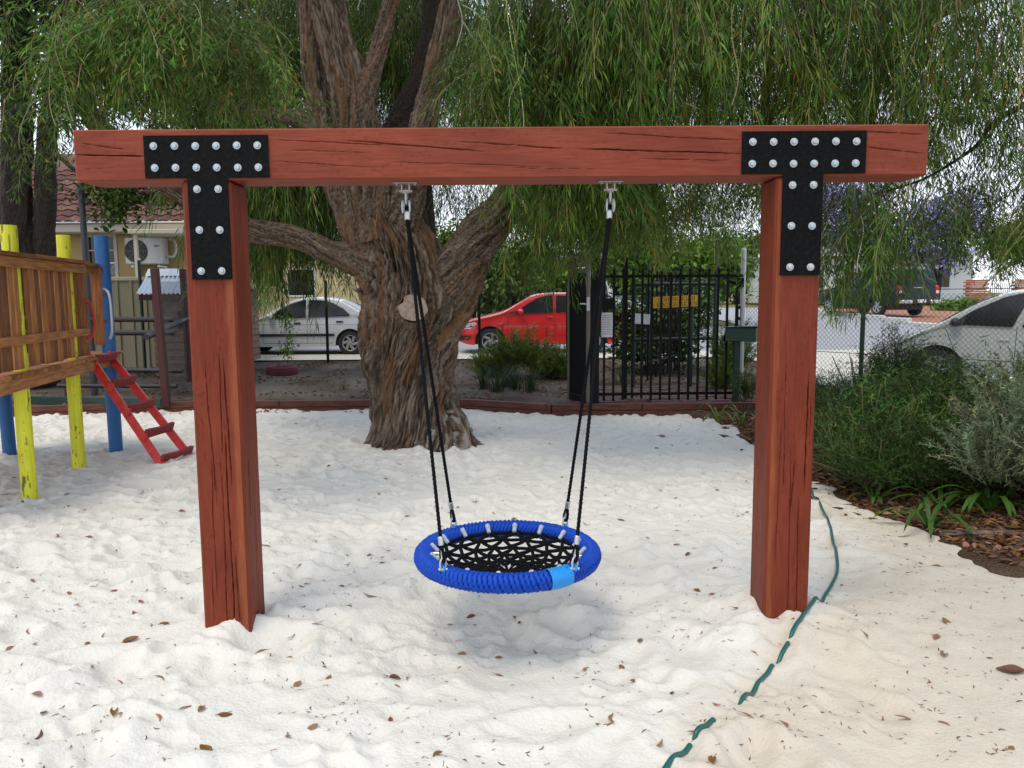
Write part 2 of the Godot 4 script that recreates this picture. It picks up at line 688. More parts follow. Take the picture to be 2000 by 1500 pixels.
func ground_h(x: float, z: float) -> float:
	var d := -z
	var h := 0.15 + 0.17 * ss(12.0, 20.0, d)
	h += 0.42 * ss(22.0, 31.0, d) + 0.25 * ss(31.0, 42.0, d) + 0.3 * ss(50.0, 110.0, d)
	if d < 12.5:
		var bed := -0.01 + 0.13 * ss(2.9, 4.6, x)
		h = lerpf(bed, h, ss(11.0, 12.2, d) if x > 2.0 else 1.0)
	if d < 18.0:
		h += (0.035 if x < 2.2 or d > 11.5 else 0.012) * noise_a.get_noise_2d(x * 0.9, z * 0.9) * (1.0 - ss(16.0, 18.0, d)) * (1.0 - ss(4.6, 5.2, x))
	return h


func ground_full(x: float, z: float) -> float:
	var h := ground_h(x, z)
	var back := -12.12 if x < -0.6 else (-12.12 + 0.66 * clampf((x + 0.6) / 1.2, 0, 1) if x < 0.6 else -11.5)
	if x < -4.9:
		back = -12.12 + 0.2 * (-4.9 - x)
	var inside: bool = z > back and x < pit_edge(z) - 0.45 and x > -11.5
	if inside:
		h = -0.45
	return h


func make_sand_field() -> void:
	sand.resize(SNX * SNZ)
	for j in SNZ:
		var z := SZ0 + j * SSTEP
		for i in SNX:
			var x := SX0 + i * SSTEP
			sand[j * SNX + i] = 0.03 * noise_a.get_noise_2d(x * 0.7, z * 0.7) + 0.014 * noise_a.get_noise_2d(x * 2.6 + 40.0, z * 2.6)
	# footprints and scuffs: dents with a raised rim on one side
	var r := RandomNumberGenerator.new()
	r.seed = 77
	for k in 8500:
		var cx := r.randf_range(-8.4, 2.9)
		var cz := r.randf_range(-12.2, -0.3)
		var firm := ss(0.9, 1.9, cx + 0.4 * sin(cz * 2.0)) * ss(-6.5, -4.4, cz)
		var a := r.randf() * TAU
		var la := r.randf_range(0.10, 0.23) if k % 7 == 0 else r.randf_range(0.025, 0.095)
		var lb := la * r.randf_range(0.42, 0.75)
		var dp := la * r.randf_range(0.09, 0.18) * (1.0 - 0.8 * firm)
		var ca := cos(a)
		var sa := sin(a)
		var lean := r.randf_range(-0.8, 0.8)
		var ext := la * 1.9
		var i0 := maxi(int((cx - ext - SX0) / SSTEP), 0)
		var i1 := mini(int((cx + ext - SX0) / SSTEP), SNX - 1)
		var j0 := maxi(int((cz - ext - SZ0) / SSTEP), 0)
		var j1 := mini(int((cz + ext - SZ0) / SSTEP), SNZ - 1)
		for j in range(j0, j1 + 1):
			var dz := SZ0 + j * SSTEP - cz
			for i in range(i0, i1 + 1):
				var dx := SX0 + i * SSTEP - cx
				var p := (dx * ca + dz * sa) / la
				var q := (-dx * sa + dz * ca) / lb
				var d2 := p * p + q * q
				if d2 < 3.2:
					var d := sqrt(d2)
					var w := 0.0
					if d < 1.0:
						w = -(1.0 - d2) * (1.0 + lean * p * 0.5)
					else:
						w = 0.5 * sin(minf((d - 1.0) / 0.79, 1.0) * PI) * (1.0 + lean * p * 0.6)
					sand[j * SNX + i] += dp * w
	for j in SNZ:
		var z := SZ0 + j * SSTEP
		for i in SNX:
			var x := SX0 + i * SSTEP
			var e := 0.0
			# hollow worn under the swing, mounds at the posts and the trunk
			var q := pow((x + 0.05) / 0.85, 2.0) + pow((z + 3.95) / 0.75, 2.0)
			e -= 0.11 * exp(-q * 1.3)
			e += 0.03 * exp(-(pow(x + 1.5, 2) + pow(z + 4.0, 2)) * 14.0) + 0.095 * exp(-(pow(x - 1.42, 2) + pow(z + 4.05, 2)) * 9.0)
			e += 0.07 * exp(-(pow(x + 1.1, 2) + pow(z + 9.2, 2)) * 0.9)
			e += 0.02 * ss(-11.0, -12.0, z)
			var edge := pit_edge(z)
			e -= 0.22 * ss(edge - 0.16, edge + 0.22, x + 0.05 * noise_a.get_noise_2d(x * 3.0, z * 3.0))
			sand[j * SNX + i] += e


func sand_h(x: float, z: float) -> float:
	var fx := clampf((x - SX0) / SSTEP, 0, SNX - 1.001)
	var fz := clampf((z - SZ0) / SSTEP, 0, SNZ - 1.001)
	var i := int(fx)
	var j := int(fz)
	var u := fx - i
	var w := fz - j
	var k := j * SNX + i
	return lerpf(lerpf(sand[k], sand[k + 1], u), lerpf(sand[k + SNX], sand[k + SNX + 1], u), w)


func surface_h(x: float, z: float) -> float:
	var g := ground_full(x, z)
	if x > SX0 and x < SX0 + (SNX - 1) * SSTEP and z > SZ0 and z < SZ0 + (SNZ - 1) * SSTEP and g < 0.13:
		return maxf(g, sand_h(x, z))
	return g


func sheet(called: String, m: Material, x0: float, x1: float, z0: float, z1: float, lift: float, step := 1.0) -> void:
	var nx := int(ceil((x1 - x0) / step)) + 1
	var nz := int(ceil((z1 - z0) / step)) + 1
	var pts := PackedVector3Array()
	for j in nz:
		for i in nx:
			var x := lerpf(x0, x1, float(i) / (nx - 1))
			var z := lerpf(z0, z1, float(j) / (nz - 1))
			pts.append(Vector3(x, ground_h(x, z) + lift, z))
	var b := MB.new()
	b.grid(pts, nx, nz, PackedColorArray())
	var o := obj(called, b.mesh(), m)
	o.set_meta("kind", "structure")


func make_ground() -> void:
	make_sand_field()
	# the sand of the pit
	var pts := PackedVector3Array()
	var cols := PackedColorArray()
	pts.resize(SNX * SNZ)
	cols.resize(SNX * SNZ)
	var white := Color(0.72, 0.70, 0.655)
	var beige := Color(0.60, 0.535, 0.445)
	for j in SNZ:
		var z := SZ0 + j * SSTEP
		for i in SNX:
			var x := SX0 + i * SSTEP
			pts[j * SNX + i] = Vector3(x, sand[j * SNX + i], z)
			var line := lerpf(0.25, 1.5, clampf((-z - 2.6) / 1.6, 0.0, 1.6))
			var f := ss(-0.25, 0.45, x - line + 0.35 * noise_a.get_noise_2d(x * 1.3, z * 1.3 + 9.0) + 0.12 * noise_b.get_noise_2d(x * 5.0, z * 5.0)) * ss(-8.2, -5.4, z)
			f = maxf(f, 0.14 + 0.16 * noise_a.get_noise_2d(x * 0.8 + 70.0, z * 0.8))
			var sp := noise_b.get_noise_2d(x * 22.0, z * 22.0)
			var dirt := maxf(0.0, sp - 0.33) * 0.8 * clampf(noise_a.get_noise_2d(x * 1.1 - 30.0, z * 1.1) + 0.35, 0.0, 1.0)
			cols[j * SNX + i] = white.lerp(beige, clampf(f, 0, 1)).lerp(Color(0.2, 0.15, 0.11), clampf(dirt, 0.0, 0.5))
	var b := MB.new()
	b.colored = true
	b.grid(pts, SNX, SNZ, cols)
	var o := obj("sandpit_sand", b.mesh(), M["sand"])
	o.set_meta("kind", "structure")
	# soil to the horizon
	var xs: Array = [-500.0, -200.0, -90.0, -50.0, -30.0, -20.0]
	var x := -14.0
	while x < 10.01:
		xs.append(x)
		x += 0.2
	xs.append_array([12.0, 15.0, 20.0, 30.0, 50.0, 90.0, 200.0, 500.0])
	var zs: Array = [-600.0, -300.0, -150.0, -110.0, -90.0, -70.0, -55.0, -48.0, -42.0, -38.0, -35.0, -33.0, -31.0, -29.0, -27.0, -25.0, -23.5, -22.0, -21.0, -20.0]
	var z2 := -19.4
	while z2 < 1.01:
		zs.append(z2)
		z2 += 0.2
	zs.append_array([4.0, 10.0, 30.0, 120.0, 400.0])
	pts = PackedVector3Array()
	cols = PackedColorArray()
	for zz in zs:
		for xx in xs:
			pts.append(Vector3(xx, ground_full(xx, zz), zz))
			var c := Color(0.085, 0.070, 0.058).lerp(Color(0.20, 0.175, 0.155), clampf(0.5 + 0.9 * noise_a.get_noise_2d(xx * 0.6, zz * 0.6), 0, 1))
			if zz > -11.3 and xx > 2.0:
				c = Color(0.07, 0.045, 0.03).lerp(Color(0.16, 0.11, 0.08), clampf(0.5 + noise_a.get_noise_2d(xx * 2.0, zz * 2.0), 0, 1))
			if zz < -27.0 or xx > 13.0:
				c = Color(0.30, 0.25, 0.14).lerp(Color(0.16, 0.19, 0.06), clampf(0.5 + noise_a.get_noise_2d(xx * 0.3, zz * 0.3), 0, 1))
			if zz > 1.0:
				c = Color(0.6, 0.56, 0.5)
			cols.append(c)
	b = MB.new()
	b.colored = true
	b.grid(pts, xs.size(), zs.size(), cols)
	o = obj("ground", b.mesh(), M["soil"])
	o.set_meta("kind", "structure")
	# road, verge, apron, pavers
	sheet("road", M["road_surface"], -60, 14, -27.5, -19.6, 0.03)
	sheet("road_branch", M["road_surface"], 8, 14, -42, -27.5, 0.03)
	sheet("verge_pavement", M["pale_concrete"], -14, 5.3, -19.6, -17.9, 0.034, 0.5)
	sheet("parking_apron", M["pale_concrete"], 5.3, 14, -19.6, -8.0, 0.034, 0.5)
	sheet("paved_driveway", M["brick_paver"], 14.2, 26, -40, -20, 0.10)
	var kb := new_mb()
	var z := -42.0
	while z < -18.0:
		var h := ground_h(14.1, z + 1.0)
		kb.box(Vector3(14.1, h + 0.07, z + 1.0), Vector3(0.18, 0.2, 1.99), 0.02)
		z += 2.0
	o = obj("kerb", kb.mesh(), M["kerb_concrete"])
	o.set_meta("kind", "structure")
	make_edging()
	# brick path at the gate
	var at := Vector3(2.2, 0.14, -12.6)
	var path := Node3D.new()
	path.name = "brick_path"
	path.position = at
	add_child(path)
	path.set_meta("kind", "structure")
	var bk: Array = []
	for k in 3:
		var pb := MB.new()
		pb.box(Vector3.ZERO, Vector3(0.222, 0.05, 0.107), 0.006)
		bk.append(pb.mesh())
	for j in 17:
		for i in 12:
			var p := Vector3(0.95 + i * 0.23 + (0.115 if j % 2 else 0.0), 0.0, -11.68 - j * 0.115)
			p.y = ground_h(p.x, p.z) + 0.004 + rnd(-0.004, 0.004)
			piece("paver", bk[(i + j) % 3], M["brick_paver_dark"], path, Transform3D(Basis(Vector3.UP, rnd(-0.015, 0.015)), p - at))


func run_of_boards(t: Node3D, m: Material, a: Vector3, c: Vector3, hgt: float, thick: float, courses: int, length: float, called: String) -> void:
	var L := a.distance_to(c)
	var d := (c - a) / L
	var bas := Basis(d, Vector3.UP, d.cross(Vector3.UP))
	for k in courses:
		var s := 0.0 if k % 2 == 0 else -length * 0.45
		while s < L - 0.02:
			var s0 := maxf(s, 0.0)
			var s1 := minf(s + length, L)
			if s1 - s0 > 0.05:
				var b := new_mb(t.position)
				var jit := rnd(-0.004, 0.004)
				b.box(a + d * (s0 + s1) * 0.5 + Vector3(0, hgt * (k + 0.5), 0) + bas.z * jit, Vector3(s1 - s0 - 0.006, hgt - 0.004, thick), 0.008, bas)
				piece(called, b.mesh(), m, t)
			s += length


func make_edging() -> void:
	var t := thing("sandpit_edging", "low red brown timber edging boards along the back of the white sandpit", "edging", Vector3(-1, 0, -12))
	var p: Array = [Vector3(-9.2, 0, -11.25), Vector3(-4.9, 0, -12.05), Vector3(-0.66, 0, -12.05), Vector3(0.58, 0, -11.42), Vector3(4.2, 0, -11.5)]
	for k in p.size() - 1:
		run_of_boards(t, M["edging_timber"], p[k] + Vector3(0, -0.03, 0), p[k + 1] + Vector3(0, -0.03, 0), 0.1, 0.09, 2, 2.4, "board")


# ------------------------------------------------------------------ buildings
func make_house() -> void:
	var at := Vector3(-10.5, 0.3, -20)
	var t := thing("tiled_house", "cream house with weathered red tiled roof behind the wooden fort", "house", at)
	var b := new_mb(at)
	var zf := -18.6
	# front wall with a window opening
	var wx0 := -9.92
	var wx1 := -9.16
	b.box(Vector3((-15.0 + wx0) * 0.5, 1.85, zf - 0.1), Vector3(wx0 + 15.0, 3.2, 0.2), 0.0)
	b.box(Vector3((wx1 - 7.3) * 0.5, 1.85, zf - 0.1), Vector3(-7.3 - wx1, 3.2, 0.2), 0.0)
	b.box(Vector3((wx0 + wx1) * 0.5, 1.2, zf - 0.1), Vector3(wx1 - wx0, 1.9, 0.2), 0.0)
	b.box(Vector3((wx0 + wx1) * 0.5, 3.34, zf - 0.1), Vector3(wx1 - wx0, 0.22, 0.2), 0.0)
	b.box(Vector3(-7.4, 1.85, -22.0), Vector3(0.2, 3.2, 6.6), 0.0)
	obj("wall", b.mesh(), M["cream_wall"], t)
	# window
	var w := new_mb(at)
	for xx in [wx0 + 0.04, wx1 - 0.04]:
		w.box(Vector3(xx, 2.7, zf - 0.02), Vector3(0.08, 1.1, 0.09), 0.006)
	for yy in [2.19, 3.2]:
		w.box(Vector3((wx0 + wx1) * 0.5, yy, zf - 0.02), Vector3(wx1 - wx0 - 0.16, 0.07, 0.086), 0.006)
	w.box(Vector3((wx0 + wx1) * 0.5, 2.86, zf - 0.02), Vector3(wx1 - wx0 - 0.16, 0.03, 0.05), 0.004)
	w.box(Vector3((wx0 + wx1) * 0.5, 2.7, zf - 0.022), Vector3(0.03, 0.94, 0.046), 0.004)
	var wf := obj("window", w.mesh(), M["cream_trim"], t)
	var pb := new_mb(at)
	pb.box(Vector3((wx0 + wx1) * 0.5, 2.7, zf - 0.06), Vector3(wx1 - wx0 - 0.15, 1.0, 0.01), 0.0)
	obj("pane", pb.mesh(), M["dark_glass"], wf)
	var sc := new_mb(at)
	var k := 0
	for i in 9:
		var xx := wx1 - 0.38 + i * 0.045
		sc.tube([Vector3(xx, 2.24, zf + 0.012), Vector3(xx + 0.3 - maxf(0, xx + 0.3 - wx1 + 0.05), 2.54 - maxf(0, xx + 0.3 - wx1 + 0.05), zf + 0.012)], 0.004, 4)
		sc.tube([Vector3(xx, 2.54, zf + 0.014), Vector3(xx + 0.3 - maxf(0, xx + 0.3 - wx1 + 0.05), 2.24 + maxf(0, xx + 0.3 - wx1 + 0.05), zf + 0.014)], 0.004, 4)
	sc.box(Vector3(wx1 - 0.2, 2.57, zf + 0.012), Vector3(0.4, 0.04, 0.02), 0.003)
	obj("security_screen", sc.mesh(), M["white_trim"], wf)
	# gutter and fascia
	var g := new_mb(at)
	g.box(Vector3(-11.0, 3.45, -18.02), Vector3(7.9, 0.05, 0.14), 0.012)
	obj("gutter", g.mesh(), M["white_trim"], t)
	var f := new_mb(at)
	f.box(Vector3(-11.0, 3.33, -18.07), Vector3(7.88, 0.17, 0.05), 0.006)
	f.box(Vector3(-11.0, 3.24, -18.33), Vector3(7.88, 0.015, 0.5), 0.0)
	obj("fascia", f.mesh(), M["cream_trim"], t)
	var p := new_mb(at)
	p.box(Vector3(-7.5, 3.17, -17.6), Vector3(1.5, 0.09, 0.9), 0.008)
	obj("porch_roof", p.mesh(), M["cream_trim"], t)
	p = new_mb(at)
	p.box(Vector3(-8.09, 1.7, -17.25), Vector3(0.075, 2.86, 0.075), 0.006)
	obj("porch_post", p.mesh(), M["cream_trim"], t)
	# roof deck and its tiles
	var rd := new_mb(at)
	var rise := 0.56
	rd.quad(Vector3(-15, 3.42, -17.98), Vector3(-7.05, 3.42, -17.98), Vector3(-7.05, 3.42 + 4.0 * rise, -21.98), Vector3(-15, 3.42 + 4.0 * rise, -21.98))
	rd.quad(Vector3(-7.05, 3.42, -25.98), Vector3(-15, 3.42, -25.98), Vector3(-15, 3.42 + 4.0 * rise, -21.98), Vector3(-7.05, 3.42 + 4.0 * rise, -21.98))
	rd.tri(Vector3(-7.06, 3.42, -17.98), Vector3(-7.06, 3.42, -25.98), Vector3(-7.06, 3.42 + 4.0 * rise, -21.98))
	var roof := obj("roof", rd.mesh(), M["roof_tile"], t)
	var dir := Vector3(0, rise, -1).normalized()
	var bas := Basis(Vector3.RIGHT, dir.cross(Vector3.RIGHT) * -1.0, dir)
	bas.y = Vector3(0, 1, rise).normalized()
	bas.z = Vector3.RIGHT.cross(bas.y)
	var tm: Array = []
	for q in 3:
		var tb := MB.new()
		# barrel edge, flat pan: a tile 0.30 wide, 0.37 long
		var prof: Array = []
		for i in 9:
			var xx := -0.15 + 0.30 * i / 8.0
			var yy := 0.022 * cos((xx + 0.15) / 0.30 * TAU) + 0.02
			prof.append(Vector2(xx, yy + rnd(-0.002, 0.002)))
		for i in 8:
			var a: Vector2 = prof[i]
			var c: Vector2 = prof[i + 1]
			tb.quad(Vector3(a.x, a.y + 0.034, 0.19), Vector3(c.x, c.y + 0.034, 0.19), Vector3(c.x, c.y, -0.19), Vector3(a.x, a.y, -0.19))
			tb.quad(Vector3(a.x, a.y - 0.006, 0.19), Vector3(c.x, c.y - 0.006, 0.19), Vector3(c.x, c.y + 0.034, 0.19), Vector3(a.x, a.y + 0.034, 0.19))
		tm.append(tb.mesh())
	for row in 11:
		for cidx in 26:
			var s := 0.17 + row * 0.315
			var o := Vector3(-14.8 + cidx * 0.298 + rnd(-0.004, 0.004), 3.445 + s * dir.y, -17.98 + s * dir.z)
			piece("tile", tm[(row * 7 + cidx * 3) % 3], M["roof_tile_%d" % rng.randi_range(0, 2)], roof, Transform3D(bas.rotated(bas.z, rnd(-0.02, 0.02)), o - at))
	# air conditioner hangs on the wall
	var aat := Vector3(-8.4, 2.5, -18.4)
	var ac := thing("air_conditioner", "white air conditioner unit on brackets on the cream house wall", "air conditioner", aat)
	b = new_mb(aat)
	b.box(Vector3(-8.38, 2.82, -18.38), Vector3(0.85, 0.60, 0.34), 0.02)
	obj("casing", b.mesh(), M["white_plastic"], ac)
	b = new_mb(aat)
	b.lathe(Vector3(-8.55, 2.82, -18.205), [Vector2(0.0, 0.012), Vector2(0.255, 0.012), Vector2(0.265, 0.0)], 28, Basis(Vector3.RIGHT, PI / 2))
	obj("fan_shade_disc", b.mesh(), M["void_shade"], ac)  # flat near-black disc painted as the shade behind the grille
	b = new_mb(aat)
	for i in 8:
		var rr := 0.03 + i * 0.032
		var ring: Array = []
		for q in 25:
			ring.append(Vector3(-8.55 + rr * cos(TAU * q / 24), 2.82 + rr * sin(TAU * q / 24), -18.185))
		b.tube(ring, 0.003, 4, false)
	for q in 8:
		b.tube([Vector3(-8.55, 2.82, -18.183), Vector3(-8.55 + 0.26 * cos(TAU * q / 8), 2.82 + 0.26 * sin(TAU * q / 8), -18.183)], 0.003, 4)
	obj("fan_grille", b.mesh(), M["grey_mesh"], ac)
	b = new_mb(aat)
	b.tube(catmull([Vector3(-7.93, 2.72, -18.4), Vector3(-7.78, 2.7, -18.4), Vector3(-7.72, 2.9, -18.42), Vector3(-7.78, 3.08, -18.45), Vector3(-7.9, 3.1, -18.5)], 6), 0.03, 8)
	obj("pipe", b.mesh(), M["white_plastic"], ac)
	for xx in [-8.65, -8.05]:
		b = new_mb(aat)
		b.box(Vector3(xx, 2.47, -18.4), Vector3(0.05, 0.04, 0.4), 0.004)
		b.box(Vector3(xx, 2.36, -18.57), Vector3(0.05, 0.2, 0.04), 0.004)
		obj("bracket", b.mesh(), M["white_trim"], ac)
	b = new_mb(aat)
	b.box(Vector3(-8.08, 2.93, -18.205), Vector3(0.11, 0.025, 0.006), 0.0)
	obj("badge", b.mesh(), M["sign_dark"], ac)


func make_khaki_fence() -> void:
	var at := Vector3(-8.7, 0.25, -17)
	var t := thing("steel_sheet_fence", "khaki ribbed steel sheet fence below the cream house wall", "fence", at)
	var x := -10.4
	var w := 0.3
	while x < -7.75:
		var b := new_mb(at)
		var prof: Array = [Vector2(0, 0), Vector2(0.13, 0.0), Vector2(0.15, 0.03), Vector2(0.19, 0.03), Vector2(0.21, 0), Vector2(w, 0)]
		for k in prof.size() - 1:
			var a: Vector2 = prof[k]
			var c: Vector2 = prof[k + 1]
			b.quad(Vector3(x + a.x, 0.2, -17 + a.y), Vector3(x + c.x, 0.2, -17 + c.y), Vector3(x + c.x, 2.12, -17 + c.y), Vector3(x + a.x, 2.12, -17 + a.y))
		piece("panel", b.mesh(), M["khaki_steel"], t)
		x += w
	var b := new_mb(at)
	b.box(Vector3(-9.03, 2.16, -17), Vector3(2.72, 0.08, 0.06), 0.008)
	obj("top_rail", b.mesh(), M["khaki_cap"], t)
	b = new_mb(at)
	b.box(Vector3(-7.67, 1.2, -17), Vector3(0.05, 2.0, 0.07), 0.006)
	obj("post", b.mesh(), M["khaki_cap"], t)


func make_cubby() -> void:
	var at := Vector3(-6.4, 0.2, -16.8)
	var t := thing("cubby_house", "small brown weatherboard cubby house with pale corrugated iron roof", "cubby house", at)
	var b := new_mb(at)
	b.box(Vector3(-6.43, 1.0, -16.88), Vector3(1.02, 1.7, 3.0), 0.0)
	obj("frame", b.mesh(), M["void_shade"], t)
	for k in 12:
		var y := 0.18 + k * 0.145
		for side in 2:
			var wb := new_mb(at)
			if side == 0:
				wb.quad(Vector3(-6.96, y, -15.335), Vector3(-5.9, y, -15.335), Vector3(-5.9, y + 0.15, -15.365), Vector3(-6.96, y + 0.15, -15.365))
				wb.quad(Vector3(-6.96, y, -15.365), Vector3(-5.9, y, -15.365), Vector3(-5.9, y, -15.335), Vector3(-6.96, y, -15.335))
			else:
				wb.quad(Vector3(-5.87, y, -15.34), Vector3(-5.87, y, -18.42), Vector3(-5.9, y + 0.15, -18.42), Vector3(-5.9, y + 0.15, -15.34))
				wb.quad(Vector3(-5.9, y, -15.34), Vector3(-5.9, y, -18.42), Vector3(-5.87, y, -18.42), Vector3(-5.87, y, -15.34))
			piece("weatherboard", wb.mesh(), M["weatherboard"], t)
	b = new_mb(at)
	b.box(Vector3(-6.28, 1.33, -15.33), Vector3(0.36, 0.34, 0.04), 0.0)
	obj("window", b.mesh(), M["void_shade"], t)  # near-black block stands in for the shade inside the window opening
	# corrugated sheets
	for sl in 2:
		var y0 := 1.83
		var z0 := -15.12
		var y1 := 2.28
		var z1 := -15.72
		if sl == 1:
			y0 = 1.86
			z0 = -18.6
		for s in 2:
			var c := new_mb(at)
			var pts := PackedVector3Array()
			var n := 64
			for j in 2:
				for i in n:
					var x := -7.16 + 0.72 * s + 0.70 * i / (n - 1.0)
					var w := 0.017 * sin(x / 0.085 * TAU) + 0.004 * s
					var q := Vector3(x, lerpf(y0, y1, j), lerpf(z0, z1, j)) + Vector3(0, 0.8, 0.6 if sl == 0 else -0.3) * w
					pts.append(q)
			c.grid(pts, n, 2, PackedColorArray(), sl == 1)
			piece("roof_sheet", c.mesh(), M["zincalume"], t)
	b = new_mb(at)
	b.quad(Vector3(-7.16, 2.18, -15.56), Vector3(-5.74, 2.18, -15.56), Vector3(-5.74, 2.325, -15.72), Vector3(-7.16, 2.325, -15.72))
	b.quad(Vector3(-5.74, 2.22, -15.95), Vector3(-7.16, 2.22, -15.95), Vector3(-7.16, 2.325, -15.72), Vector3(-5.74, 2.325, -15.72))
	obj("ridge_cap", b.mesh(), M["zincalume"], t)
	b = new_mb(at)
	b.box(Vector3(-6.43, 1.76, -15.2), Vector3(1.4, 0.1, 0.05), 0.004)
	obj("eave_board", b.mesh(), M["dark_red_post"], t)

# ------------------------------------------------------------------ swing frame
# One face of a timber as a fine grid with its drying cracks cut in. u runs along the grain.
func cracked_face(b: MB, o: Vector3, ud: Vector3, vd: Vector3, nd: Vector3, L: float, W: float, cracks: Array, du := 0.014, dv := 0.0025, tone := Color(0.56, 0.31, 0.34), sap := 0.0) -> void:
	var nu := int(L / du) + 1
	var nv := int(W / dv) + 1
	var pts := PackedVector3Array()
	pts.resize(nu * nv)
	var cols := PackedColorArray()
	cols.resize(nu * nv)
	for i in nu:
		var s := L * i / (nu - 1)
		var act: Array = []
		for k in cracks.size():
			var cr: Array = cracks[k]     # u0, u1, v0, v1, width, depth
			if s >= cr[0] and s <= cr[1]:
				var f: float = (s - cr[0]) / (cr[1] - cr[0])
				var taper: float = minf(1.0, minf(f, 1.0 - f) * 6.0)
				var q: float = lerpf(cr[2], cr[3], f) + 0.006 * noise_a.get_noise_2d(s * 2.2, k * 7.0) * minf(1.0, (cr[1] - cr[0]) * 1.2) + 0.0016 * noise_b.get_noise_2d(s * 20.0, k * 3.0)
				act.append([q, 0.75 * cr[4] * (0.35 + 0.65 * taper) * (0.7 + 0.5 * noise_a.get_noise_2d(s * 9.0, k * 11.0)), cr[5] * taper])
		for j in nv:
			var w := W * j / (nv - 1)
			var d := 0.0012 * noise_a.get_noise_2d(s * 1.6, w * 14.0)
			for a in act:
				var e: float = absf(w - a[0]) / a[1]
				if e < 1.0:
					d -= a[2] * (1.0 - e * e * e)
			pts[j * nu + i] = o + ud * s + vd * w + nd * d
			# the stain: blotches, saw marks, a paler strip of sapwood along one edge
			var q := o + ud * s
			var bl := noise_a.get_noise_3d(q.x * 1.4 + w * 2.0, q.y * 1.4, w * 5.0 + q.z)
			var f := 1.0 + 0.24 * bl + 0.06 * noise_b.get_noise_2d(s * 4.0, w * 40.0)
			var saw := noise_b.get_noise_2d(s * 60.0 + w * 14.0, w * 26.0)
			if saw > 0.30 and noise_a.get_noise_2d(s * 2.2 + 31.0, w * 5.0) > 0.05:
				f *= 0.82
			var c := tone * f
			c.a = 1.0
			if sap > 0.0:
				var k := ss(W - sap, W - sap * 0.35, w + 0.010 * noise_a.get_noise_2d(s * 3.0, 4.0))
				c = c.lerp(Color(0.80, 0.62, 0.5), k * 0.5)
			elif sap < 0.0:
				var k := ss(-sap, -sap * 0.3, w + 0.010 * noise_a.get_noise_2d(s * 3.0, 4.0))
				c = c.lerp(Color(0.80, 0.62, 0.5), k * 0.45)
			cols[j * nu + i] = c
	b.grid(pts, nu, nv, cols, ud.cross(vd).dot(nd) < 0.0)


